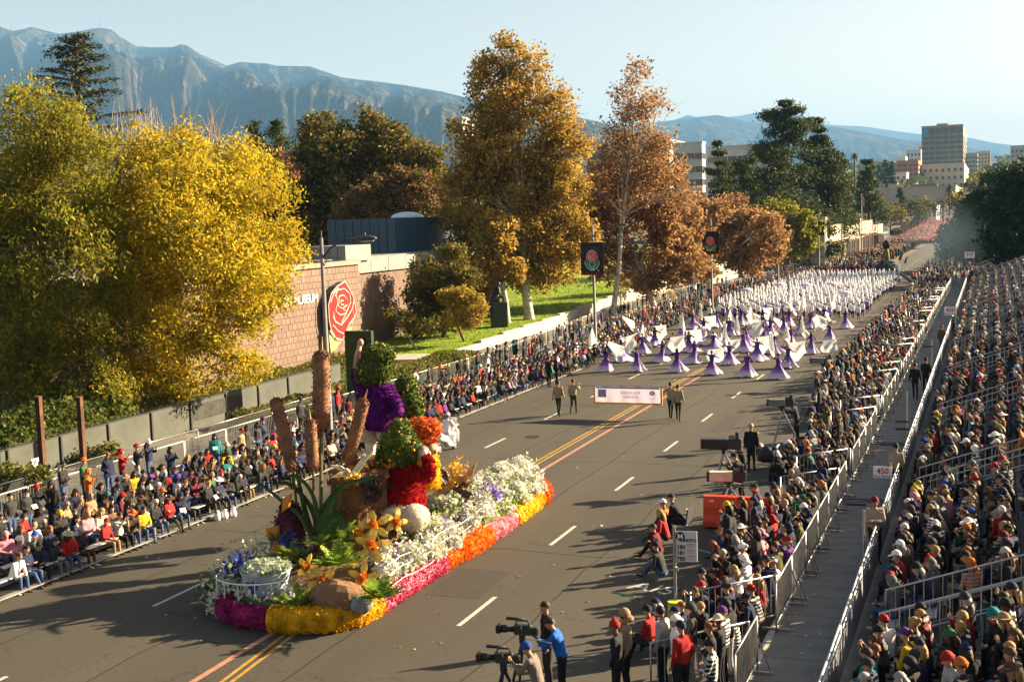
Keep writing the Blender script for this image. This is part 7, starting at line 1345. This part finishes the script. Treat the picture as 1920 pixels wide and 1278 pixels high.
# officers and stewards
for (x, y, rz, l) in ((1030, 726, -.6, 'person in black uniform standing at the kerb by the benches, taller of the pair'), (1044, 722, -1.0, 'person in black uniform standing just behind the first uniformed one')): person('stand_rest', at1(x, y, 0), rz, lk('black', 'black'), l, scale=1.02)
# scooter and rider
sp = at1(838, 846, 0); o = empty('motor_scooter', sp, math.radians(-8), label='white motor scooter with black top case driving beside the float', category='scooter'); wp = pmat('white scooter paint', (.75, .75, .74), .25, .05, spec=.6)
for y in (-.62, .62):
    wl = empty('wheel', (0, y, .24)); wl.parent = o; MB().tube([(0, .2 * math.cos(a), .2 * math.sin(a)) for a in np.linspace(0, 6.283, 15)], .055, 7, caps=False).obj('tyre', M['black'], wl, smooth=True); MB().cyl((-.04, 0, 0), (.04, 0, 0), .13, n=10).obj('rim', M['steel'], wl)
MB().tube([(0, -.75, .62), (0, -.5, .68), (0, -.1, .55), (0, .05, .34), (0, .35, .3), (0, .5, .5), (0, .58, .95)], [.12, .19, .2, .17, .17, .14, .09], 10).obj('body', wp, o, smooth=True); MB().tube([(-.24, .5, .35), (-.2, .6, .8), (0, .64, 1.0), (.2, .6, .8), (.24, .5, .35)], .06, 6).obj('leg_shield', wp, o, smooth=True); MB().rbox((0, -.32, .74), (.3, .7, .1), .04).obj('seat', M['black'], o); MB().rbox((0, -.86, .92), (.42, .36, .32), .06).obj('top_case', M['black'], o); MB().tube([(-.34, .5, 1.0), (0, .58, 1.04), (.34, .5, 1.0)], .02, 6).obj('handlebar', M['black'], o); MB().prism(np.array([(-.2, .62, 1.05), (.2, .62, 1.05), (.14, .56, 1.4), (-.14, .56, 1.4)]), (0, .01, 0)).obj('windscreen', pmat('pale windscreen', (.5, .55, .58), .1, .05, spec=.6), o); MB().ell((0, -.78, .6), (.07, .03, .05), 8, 5).obj('tail_light', pmat('red lens', (.4, .01, .01), .2, .05), o)
person('ride', sp, math.radians(-8), lk('white', 'white', 'white', wear='cap', hat='white'), 'person in an all white suit and white helmet riding the scooter').location.z = .06
# camera crews near us
crew = [('operate', (1052, 1165, 1.68), 1.75, lk((.015, .10, .42), 'black'), 'person in bright blue jacket at the camera on the road edge', 1.04), ('stand_rest', (1024, 1140, 1.68), -.9 + math.pi, lk('black', 'charcoal'), 'dark haired person in black polo with pale badge facing the blue jacket', 1.04), ('operate', (1008, 1222, 1.5), 1.6, lk((.16, .13, .11), 'black', wear='beanie', hat='royal blue'), 'person in grey brown jacket and blue striped knit hat behind the lower camera', .98),
        ('stand_rest', (1408, 800, 1.7), .2, lk('black', 'black', hair='grey'), 'tall grey haired person in black suit standing before the riser', 1.04), ('operate', (1394, 832, 1.55), 1.5, lk('black', 'black'), 'person in black working the long black box camera', .98), ('operate', (1390, 872, 1.6), 1.5, lk('black', 'black', wear='cap', hat='black'), 'person in black cap bending to the beige camera by the barrier', 1.0),
        ('operate', (1494, 757, 1.6), 1.4, lk('navy', 'black', wear='hood', hat='navy'), 'person in navy hooded coat at the steel tripod camera', 1.04), ('stand_cross', (1640, 948, 1.7), .3 + math.pi, lk((.33, .26, .19), 'black', wear='cap', hat='maroon', skin=SKIN[2]), 'person in beige vest with badge and black shorts on the walkway', 1.03),
        ('stand_rest', (1680, 845, 1.65), .2, lk((.3, .24, .16), 'black', wear='cap', hat='black'), 'person in tan jacket and dark cap beside the red numbered board', 1.0), ('walk', (1716, 690, 1.7), .0, lk('black', 'black'), 'person in long black coat walking away on the walkway, nearer one', 1.04), ('walk', (1736, 680, 1.7), .1, lk('black', 'black', wear='cap', hat='black'), 'person in black coat and black cap walking away on the walkway', 1.04), ('stand_rest', (1766, 615, 1.7), .1, lk('olive', 'denim'), 'person in olive jacket standing far along the walkway', 1.0), ('stand_rest', (1790, 590, 1.7), 2.8, lk('grey', 'navy', wear='cap', hat='white'), 'person in grey top below the farther numbered board', 1.0)]
for ps, (x, y, z), rz, d, l, sc in crew:
    loc = at1(x, y, z); loc = (loc[0], loc[1], .13 if loc[0] > -4.5 else (.28 if 'beige camera' in l else 0)); person(ps, loc, rz, d, l, scale=sc)
# badge on the beige vest is part of its label; a small white card hangs there
# people seated on the kerb lane
def camp_chair(x, y, rz, l, col):
    o = empty('camp_chair', (x, y, 0), rz, label=l, category='chair'); fm = pmat('chair fabric', col, .9, .2)
    MB().rbox((0, .02, .36), (.5, .46, .04), .02).obj('seat', fm, o); MB().rbox((0, -.24, .62), (.5, .04, .5), .02, rotx(.15)).obj('backrest', fm, o)
    for sx in (-1, 1):
        MB().cyl((sx * .25, .25, 0), (sx * .25, -.25, .38), .014, n=5).obj('leg', M['steel'], o); MB().cyl((sx * .25, -.25, 0), (sx * .25, .25, .38), .014, n=5).obj('leg', M['steel'], o); MB().cyl((sx * .27, -.24, .56), (sx * .27, .24, .56), .02, n=5).obj('armrest', M['black'], o)
q = at1(1312, 990, 0); camp_chair(-8.75, 36.5, 1.45, 'dark folding camp chair backed against the orange barrier', (.03, .035, .05)); o = person('sit_lean', (-8.75, 36.5, -.06), 1.45, lk('black', 'black', 'grey', wear='cap', hat='navy', hair='grey'), 'person in dark striped jacket and navy cap in the camp chair'); 
for (x, y, ps, d, l) in ((1243, 1078, 'ground_sit', lk('charcoal', 'denim', wear='cap', hat='black'), 'person in charcoal puffer vest sitting on the asphalt above the painted letters'), (1238, 1040, 'ground_sit', lk('maroon', 'black'), 'person in maroon jacket sitting on the asphalt with legs out to the road'), (1250, 1010, 'ground_sit', lk('red', 'black', hair='blonde', style='hair_long'), 'long blonde haired person in red jersey sitting on the asphalt'), (1256, 990, 'ground_sit', lk('orange', 'charcoal', wear='cap', hat='white'), 'person in orange vest and white cap sitting on the asphalt by the bus sign')):
    person(ps, at1(x, y, .1), 1.5 + R7.uniform(-.2, .2), d, l)
q = at1(1538, 742, 0); camp_chair(q[0], q[1], 1.4, 'white framed folding chair at the open edge of the pen', (.3, .3, .3))
# ------------------------------------------------------------ flag dancers
def dressmat():
    m, n, out = new_mat('violet dip dyed dress'); tc = N(n, 'ShaderNodeTexCoord'); sx = N(n, 'ShaderNodeSeparateXYZ'); n.links.new(tc.outputs['Object'], sx.inputs[0]); mr = N(n, 'ShaderNodeMapRange'); mr.inputs['From Min'].default_value = .1; mr.inputs['From Max'].default_value = 1.2; n.links.new(sx.outputs['Z'], mr.inputs['Value'])
    c = ramp(n, mr.outputs[0], [(0, (.78, .73, .80)), (.26, (.62, .52, .76)), (.42, (.26, .13, .50)), (.75, (.075, .025, .24)), (1, (.10, .03, .28))]); d = N(n, 'ShaderNodeBsdfPrincipled'); d.inputs['Roughness'].default_value = .6; n.links.new(c, d.inputs['Base Color']); t = N(n, 'ShaderNodeBsdfTranslucent'); n.links.new(c, t.inputs['Color']); mx = N(n, 'ShaderNodeMixShader'); mx.inputs[0].default_value = .35; n.links.new(d.outputs[0], mx.inputs[1]); n.links.new(t.outputs[0], mx.inputs[2]); n.links.new(mx.outputs[0], out.inputs['Surface']); return m
M['dress'] = dressmat()
def dress(flare, sway, ph):
    lv = [(1.42, .10), (1.36, .155), (1.25, .165), (1.08, .14), (1.0, .16), (.8, .26), (.55, .42), (.3, .58 * flare), (.12, .74 * flare)]; n = 30; V = []
    for z, r in lv:
        k = max(0, (1.05 - z) / .95)
        for i in range(n): a = i * 6.283 / n; q = r * (1 + k * .16 * math.sin(7 * a + ph) + k * .08 * math.sin(12 * a + 2 * ph)) * (1 + sway * k * math.cos(a - ph)); V.append([q * math.cos(a), q * math.sin(a) * .85 + (0 if z < 1 else .01), z + .05 * k * math.sin(5 * a + ph)])
    m = MB(); m.raw(V, [[k * n + i, k * n + (i + 1) % n, (k + 1) * n + (i + 1) % n, (k + 1) * n + i] for k in range(len(lv) - 1) for i in range(n)]); return m.mesh('dress', M['dress'], True)
DR = [dress(1.0, .1, 0), dress(1.15, .35, 1.5), dress(.85, .2, 3.0), dress(1.25, .45, 4.4)]
def flagmat():
    m, n, out = new_mat('cream silk flag'); tc = N(n, 'ShaderNodeTexCoord'); nz = N(n, 'ShaderNodeTexNoise'); nz.inputs['Scale'].default_value = 2.2; nz.inputs['Detail'].default_value = 1; nz.inputs['Distortion'].default_value = 2.5; n.links.new(tc.outputs['Object'], nz.inputs['Vector']); c = ramp(n, nz.outputs['Fac'], [(.38, (.72, .74, .72)), (.46, (.40, .52, .50)), (.5, (.74, .75, .74)), (.62, (.76, .77, .76)), (.66, (.5, .52, .66)), (.7, (.75, .76, .75))])
    d = N(n, 'ShaderNodeBsdfPrincipled'); d.inputs['Roughness'].default_value = .5; n.links.new(c, d.inputs['Base Color']); t = N(n, 'ShaderNodeBsdfTranslucent'); n.links.new(c, t.inputs['Color']); mx = N(n, 'ShaderNodeMixShader'); mx.inputs[0].default_value = .45; n.links.new(d.outputs[0], mx.inputs[1]); n.links.new(t.outputs[0], mx.inputs[2]); n.links.new(mx.outputs[0], out.inputs['Surface']); return m
M['flag'] = flagmat()
def flag(kind, ph):
    """pole from the hand plus a billowing sheet; origin at the hand"""
    n, k = 14, 10; V = []; d = {0: nrm([.25, .1, 1]), 1: nrm([-.8, .3, .35]), 2: nrm([.9, .2, .1]), 3: nrm([-.35, 0, 1])}[kind]; L = 1.75; dn = {0: np.array([.55, .2, -.5]), 1: np.array([.3, .5, -.75]), 2: np.array([-.1, .25, -.85]), 3: np.array([-.75, .1, -.25])}[kind]
    for i in range(n + 1):
        t = i / n
        for j in range(k + 1): s = j / k; V.append(d * (.4 + 1.15 * t) + dn * 1.15 * s * (1 - .55 * t * (kind in (0, 3)) - .45 * (t - .5) ** 2 * 2) + np.array([.16 * math.sin(4 * s + ph + 2 * t) * s, .26 * math.sin(4 * t + 6 * s + ph) * s, -.25 * s * s + .2 * math.sin(7 * t + ph) * s]))
    m = MB(); m.raw(V, [[i * (k + 1) + j, i * (k + 1) + j + 1, (i + 1) * (k + 1) + j + 1, (i + 1) * (k + 1) + j] for i in range(n) for j in range(k)]); pm = MB(); pm.cyl(-d * .5, d * L, .014, n=5); return pm.mesh('flag_pole', M['white']), m.mesh('flag_cloth', M['flag'], True)
FL = [flag(k % 4, k * 1.3) for k in range(8)]
ROW = [[(1137, 697), (1195, 697), (1270, 698), (1335, 703), (1402, 707), (1460, 711)], [(1165, 678), (1243, 679), (1303, 681), (1368, 684), (1420, 676), (1478, 690)], [(1205, 664), (1262, 664), (1292, 660), (1338, 661), (1395, 660), (1450, 664), (1522, 664)], [(1160, 656), (1228, 650), (1312, 647), (1360, 645), (1400, 648), (1432, 644), (1484, 650), (1556, 641)], [(1206, 640), (1280, 634), (1320, 630), (1368, 630), (1412, 628), (1445, 630), (1470, 626), (1502, 628), (1586, 616)], [(1300, 616), (1345, 614), (1390, 610), (1430, 612), (1480, 612), (1520, 616), (1545, 606)]]
HANDS = {'dance_a': 'haL', 'dance_b': 'haR', 'dance_c': 'haR'}
ci = 0
for r, row in enumerate(ROW):
    for j, (x, y) in enumerate(row):
        ps = R7.choice(['dance_a', 'dance_b', 'dance_c']); hr = R7.choice(['blonde', 'brown', 'dark brown', 'auburn', 'black', 'dark brown']); loc = at1(x, y, 0); rz = R7.uniform(-.7, .7); st = R7.choice(['hair_long', 'hair_bun', 'hair_long'])
        d = lk((.09, .025, .25), (.06, .02, .17), 'black', hr, st, skin=R7.choice(SKIN)); where = f"{ORD[j]} from museum side, {ORD[r]} dancer row"
        o = person(ps, loc, rz, d, f"person in dip dyed violet gown, {where}", 'flag dancers in violet gowns', .85); dr = link('dress', DR[R7.randrange(4)], o); dr.rotation_euler = (0, 0, R7.uniform(0, 6.28)); ci += 1
        if r > 0 and R7.random() < .9 or (r == 0 and j in (0, 1, 5)):
            h = np.array(POSES[ps]['J'][HANDS[ps]]); h = rotz(rz) @ h * .85 + np.array(loc); pm, cm_ = FL[R7.randrange(8)]; fo = empty('silk_flag', tuple(h), rz + R7.uniform(-.6, .6), label=f"cream silk flag swung by dancer {where}", category='flag', group='cream dance flags'); fo.scale = (.88, .88, .88); link('pole', pm, fo); link('cloth', cm_, fo)
# ------------------------------------------------------------ marching band, one mass
bd = Crowd(); Y = 111.0; k = 0
while Y < 166:
    xl, xr = -23.6 + (Y - 111) * .02, -10.6 - (Y - 111) * .002
    for X in np.arange(xl + (k % 2) * .5, xr, 1.16):
        if R7.random() < .05: continue
        loc = np.array([X + R7.gauss(0, .08), Y + R7.gauss(0, .1), 0]); d = lk('white', R7.choice(['black', 'navy', 'purple']), 'white', 'black', None, skin=SK); d['style'] = 'hair_short'; bd.add('walk', loc, R7.uniform(-.1, .1), d, 'C', .9)
        m = bd.m; m.cyl(loc + [0, .03, 1.53], loc + [0, .03, 1.8], .11, .135, 7, col=(.72, .74, .80)); m.ell(loc + [0, .05, 1.95], (.085, .085, .22), 6, 4, col=(.76, .78, .84)); m.box(loc + [0, -.14, 1.06], (.35, .06, .46), col=(.72, .74, .80) if R7.random() < .8 else (.2, .1, .4))
    Y += 1.75; k += 1
for (x, y) in ((1462, 532), (1512, 533), (1560, 531), (1400, 542), (1585, 548)):
    q = np.array(at1(x, y, 2.2)); bd.m.ell(q + [0, 0, 2.1], (.62, .62, .24), 12, 4, zmin=-.2, col=(.55, .50, .72)); bd.m.tube([q + [0, 0, 2.1], q + [.2, .1, 1.2]], [.12, .06], 6, col=(.6, .58, .6))
bd.m.obj('marching_band', M['crowd'], color=True, kind='stuff', label='dense ranks of a white uniformed marching band with white plumed hats')
# ------------------------------------------------------------ spectators
PEN = ([22, 24, 26, 28, 31, 37, 42, 45, 50, 58, 66, 79, 170], [-6.9, -7.1, -7.2, -6.6, -6.8, -7.0, -6.7, -7.1, -6.7, -7.5, -8.5, -8.8, -9.4])
spots = []                                 # (loc, rz, pose pool, zone phrase, scale)
SITP = ['sit_rest', 'sit_rest', 'sit_lean', 'sit_phone', 'sit_cross', 'sit_clap', 'sit_turn', 'sit_turnb', 'sit_bulk']
STP = ['stand_rest', 'stand_phone', 'stand_cross', 'stand_turn', 'stand_rest']
for r, X in enumerate(ROWS_L):
    Y = 26.3 + .2 * r
    while Y < 205:
        if R7.random() > .07:
            fx = 0 if Y < 84 else min(1.5, (Y - 84) * .04)
            st = r == 4 and R7.random() < .35 or (Y > 95 and r > 2 and R7.random() < .5)
            spots.append(((X - fx + R7.gauss(0, .06) + .02, Y, -.04 if not st else .0), -1.57 + R7.gauss(-.15 + .3 * (Y > 45), .35), STP if st else SITP, f"{ORD[r]} bench by museum fence" if not st else 'standing behind the museum side benches', R7.uniform(.9, 1.0)))
        Y += R7.uniform(.5, .66)
for Y in (34.2, 35.0, 36.3, 36.9, 37.6, 38.5, 52.2, 53.0, 55.5, 66.0, 71, 73, 77.5):
    spots.append(((-29.7 + R7.gauss(0, .12), Y, .12), -1.4 + R7.gauss(0, .3), STP, 'standing against the white railing', R7.uniform(.97, 1.05)))
for Y in np.arange(47, 165, .62):
    if R7.random() < .55: spots.append(((-29.65 - max(0, min(3.0, (Y - 80) * .09)) + R7.gauss(0, .12), Y, .12), -1.45 + R7.gauss(0, .35), STP, 'standing against the white railing', R7.uniform(.95, 1.05)))
X0 = -5.0
for r in range(6):
    Y = 22.6 + .17 * r
    while Y < 175:
        X = X0 - .62 * r - .02 * R7.random(); edge = np.interp(Y, *PEN)
        if X > edge and R7.random() > .06 and not any(abs(Y - g - (X + 4.65) * 1.09) < (.75 if Y < 30 else 1.1) for g in GAPS) and not (37.2 < Y < 38.3 and X < -6.4) and not (39.6 < Y < 43.4 and X < -5.9):
            st = Y < 25.6 or (Y > 62 and X < edge + 1.2 and R7.random() < .55) or R7.random() < .04
            low = not st and R7.random() < (.25 if Y < 34 else .5)
            spots.append(((X + R7.gauss(0, .09), Y, .02 if not low else .12), 1.57 + R7.gauss(-.1, .4), STP if st else (['ground_sit'] if low else SITP), ('standing in the near kerb pen' if Y < 28.9 else 'standing at the kerb pen edge') if st else (f"seated behind the orange barrier, {ORD[r]} file" if Y < 38 and Y > 30 else f"kerb pen, {ORD[r]} file from walkway"), R7.uniform(.92, 1.02)))
        Y += R7.uniform(.46, .6)
for k in range(NR):
    Y = 15.2
    while Y < 180:
        if not any(abs(Y - a) < 1.05 for a in AIS) and R7.random() > .06: spots.append(((GX0 + RD * k + .45 + R7.gauss(0, .04), Y, .13 + RR * k + .26), 1.57 + R7.gauss(-.25, .35), SITP, f"in the {ORD[k]} row of the grandstand", R7.uniform(.93, 1.03)))
        Y += R7.uniform(.47, .6)
def inframe(p, m=6, r=6):
    x, y, z = proj(p); return z > 3 and -m < x < 1920 + r and -m < y < 1278 + 26
vis = [s for s in spots if inframe((s[0][0], s[0][1], s[0][2] + 1.0))]; beyond = [s for s in spots if inframe((s[0][0], s[0][1], s[0][2] + 1.0), 200, 300) and not inframe((s[0][0], s[0][1], s[0][2] + 1.0)) and s[0][1] < 100]
camp = np.array([0, 0, H])
def hidden(p):                            # behind the float or below the frame
    x, y, z = proj((p[0], p[1], .9)); return p[0] < -20 and 470 < x < 800 and y > 640 + (x - 470) * .0 and False
vis.sort(key=lambda s: np.linalg.norm(np.array(s[0]) - camp))
NIND = 236; used_l = set(); notable = []
FIX = [((310, 985), lk('yellow', 'denim', 'grey')), ((100, 965), lk('charcoal', 'black', wear='beanie', hat='yellow')), ((272, 912), lk('brown', 'denim', wear='brimmed_hat', hat='orange')), ((400, 925), lk('pale grey', 'black')), ((445, 905), lk('red', 'tan', wear='cap', hat='red')), ((48, 965), lk('red', 'black')), ((30, 1005), lk('pink', 'denim', wear='beanie', hat='white')), ((455, 870), lk('cream', 'denim', hair='blonde', style='hair_long')), ((505, 880), lk('pink', 'denim', hair='blonde', style='hair_long')), ((1205, 1135), lk('red', 'black', wear='cap', hat='black')), ((1295, 1255), lk('red', 'black', wear='cap', hat='navy')), ((1450, 970), lk('red', 'black', wear='hood', hat='red')), ((1235, 1260), lk('white', 'black', wear='hood', hat='white')), ((1680, 1170), lk('white', 'black', wear='cap', hat='red')), ((1785, 1240), lk('pale grey', 'black', wear='beanie', hat='red')), ((1850, 1255), lk('charcoal', 'black', wear='beanie', hat='orange')), ((1868, 1190), lk('black', 'black', wear='beanie', hat='teal')), ((1810, 985), lk('black', 'black', wear='cap', hat='orange'))]
tk = {}
for (px, py), d in FIX:
    best = min(range(min(NIND, len(vis))), key=lambda i: (math.hypot(proj((vis[i][0][0], vis[i][0][1], vis[i][0][2] + 1.1))[0] - px, proj((vis[i][0][0], vis[i][0][1], vis[i][0][2] + 1.1))[1] - py) + (1e5 if i in tk else 0))); tk[best] = d
crowd = Crowd(); far = Crowd(); nB = nC = 0
for i, (loc, rz, pool, zone, sc) in enumerate(vis):
    dist = np.linalg.norm(np.array(loc) - camp); ps = R7.choice(pool); sc = sc * float(np.interp(loc[1], [45, 90], [1, .9]))
    if i < NIND:
        for _ in range(200):
            d = tk[i] if i in tk and _ == 0 else look(R7); l = f"person in {phrase(d)} {zone}"
            if l not in used_l and len(l.split()) <= 16: break
        used_l.add(l); o = person(ps, loc, rz, d, l, 'spectators', sc)
    else:
        d = look(R7)
        if dist < 52: crowd.add(ps, np.array(loc), rz, d, 'B', sc); nB += 1
        elif dist < 84 or dist < 120 or R7.random() < .72: crowd.add(ps, np.array(loc), rz, d, 'C' if dist < 84 else 'D', sc); nC += 1
for loc, rz, pool, zone, sc in beyond: crowd.add(R7.choice(pool), np.array(loc), rz, look(R7), 'D', sc)
print('spectators', len(beyond), len(vis), nB, nC)
# standing packs further down the street, then mere specks
def blob(m, p, col, hair, s=1.0): m.box(p + np.array([0, 0, .4 * s]), (.34 * s, .30 * s, .8 * s), col=(.03, .03, .04)); m.box(p + np.array([0, 0, 1.05 * s]), (.46 * s, .30 * s, .62 * s), col=col); m.box(p + np.array([0, 0, 1.5 * s]), (.22 * s, .22 * s, .28 * s), col=hair)
for _ in range(2100):
    Y = 168 + 250 * R7.random() ** 1.25; X = R7.uniform(-25.2, -17.6 - 3.0 * max(0, (200 - Y) / 30)) if R7.random() < .68 else R7.uniform(-9.6, -2) + max(0, (Y - 190) * .015)
    d = look(R7)
    if Y < 250: crowd.add(R7.choice(['stand_rest', 'stand_cross', 'sit_rest', 'sit_clap']), np.array([X, Y, .05]), (-1.57 if X < -14 else 1.57) + R7.gauss(0, .4), d, 'D', .95); continue
    blob(crowd.m, np.array([X, Y, float(zr(Y)) + .05]), np.array(COL[d['top']]) * 1.0, R7.choice([SKIN[0], SKIN[1], (.05, .03, .02), (.6, .58, .55)]))
for _ in range(1300):
    Y = 420 * (1 + R7.random() ** 1.6 * 2.2); X = R7.choice([R7.uniform(-31, -25), R7.uniform(-9, -2)]); d = look(R7); blob(crowd.m, np.array([X, Y, float(zr(Y))]), np.array(COL[d['top']]), R7.choice([SKIN[0], (.05, .03, .02)]), 1.1)
crowd.m.obj('crowd', M['crowd'], color=True, kind='stuff', label='dense mass of bundled spectators filling benches, pens and stand')
rm = MB()
for _ in range(1500):
    Y = R7.uniform(345, 520); X = R7.uniform(-25, -11 - (Y < 380) * 1); blob(rm, np.array([X, Y, float(zr(Y))]), R7.choice([(.55, .12, .10), (.66, .30, .26), (.5, .05, .05), (.7, .5, .45)]), R7.choice([(.6, .4, .32), (.7, .66, .6), (.5, .06, .05)]))
for _ in range(500):
    Y = R7.uniform(520, 1100); X = R7.uniform(-25, -9); blob(rm, np.array([X, Y, float(zr(Y))]), R7.choice([(.5, .25, .22), (.4, .3, .28), (.2, .15, .15), (.6, .5, .45)]), (.5, .4, .34), 1.1)
rm.obj('far_marching_band', M['crowd'], color=True, kind='stuff', label='distant mass of red and white marchers filling the avenue')
# bags and litter by the kerb
wb_ = pmat('white plastic bag', (.72, .70, .70), .5, .08, 5); n_ = 0
for (x, y, l) in ((408, 975, 'white carrier bag on the asphalt beside the striped seated row'), (422, 972, 'second white carrier bag with red print'), (438, 968, 'rounder white carrier bag farthest along the kerb')):
    q = at1(x, y, 0); MB().tube([(0, 0, 0), (0, 0, .12), (0, 0, .28), (.02, 0, .38), (.03, 0, .46)], [.13, .17, .15, .07, .1], 9).obj('carrier_bag', wb_, None, smooth=True, loc=q, label=l, category='bag').scale = (.7, .7, .7)
lt = MB()
for _ in range(230):
    X = R7.uniform(-23.6, -9.2); Y = 24 + 80 * R7.random() ** 1.4
    if R7.random() < .45: X = R7.choice([R7.gauss(-23.9, .5), R7.gauss(-9.3, .6)])
    a = R7.random() * 6; s = R7.uniform(.02, .05); c, sn = math.cos(a) * s, math.sin(a) * s; z = .012 + R7.random() * .02
    lt.raw([(X - c, Y - sn, z), (X + sn, Y - c, z + .01), (X + c, Y + sn, z + .015), (X - sn, Y + c, z)], [[0, 1, 2, 3]], 0, R7.choice([(.75, .73, .7), (.75, .73, .7), (.6, .5, .2), (.25, .16, .08), (.5, .05, .06), (.1, .2, .5)]))
for _ in range(160):
    X = R7.gauss(-7.6, .7) if R7.random() < .5 else R7.gauss(-24.1, .35); Y = R7.gauss(29.8, .5) if X > -15 else R7.uniform(70, 82); q = .05; z = R7.random() * .05
    lt.raw([(X, Y, z + .01), (X + q * R7.gauss(1, .5), Y + q, z + .02), (X + q, Y - q * R7.gauss(1, .5), z + .04)], [[0, 1, 2]], 0, R7.choice([(.05, .15, .6), (.7, .7, .75), (.5, .04, .05), (.1, .3, .7)]))
for _ in range(60):
    X = R7.uniform(-4.4, -3.0); Y = 21 + 50 * R7.random(); s = R7.uniform(.02, .05); lt.raw([(X - s, Y, .152), (X, Y - s * .7, .158), (X + s, Y, .153), (X, Y + s, .16)], [[0, 1, 2, 3]], 0, R7.choice([(.6, .58, .55), (.3, .22, .1), (.5, .5, .5)]))
lt.obj('litter', M['crowd'], color=True, kind='stuff', label='scattered paper scraps and leaves on the asphalt')
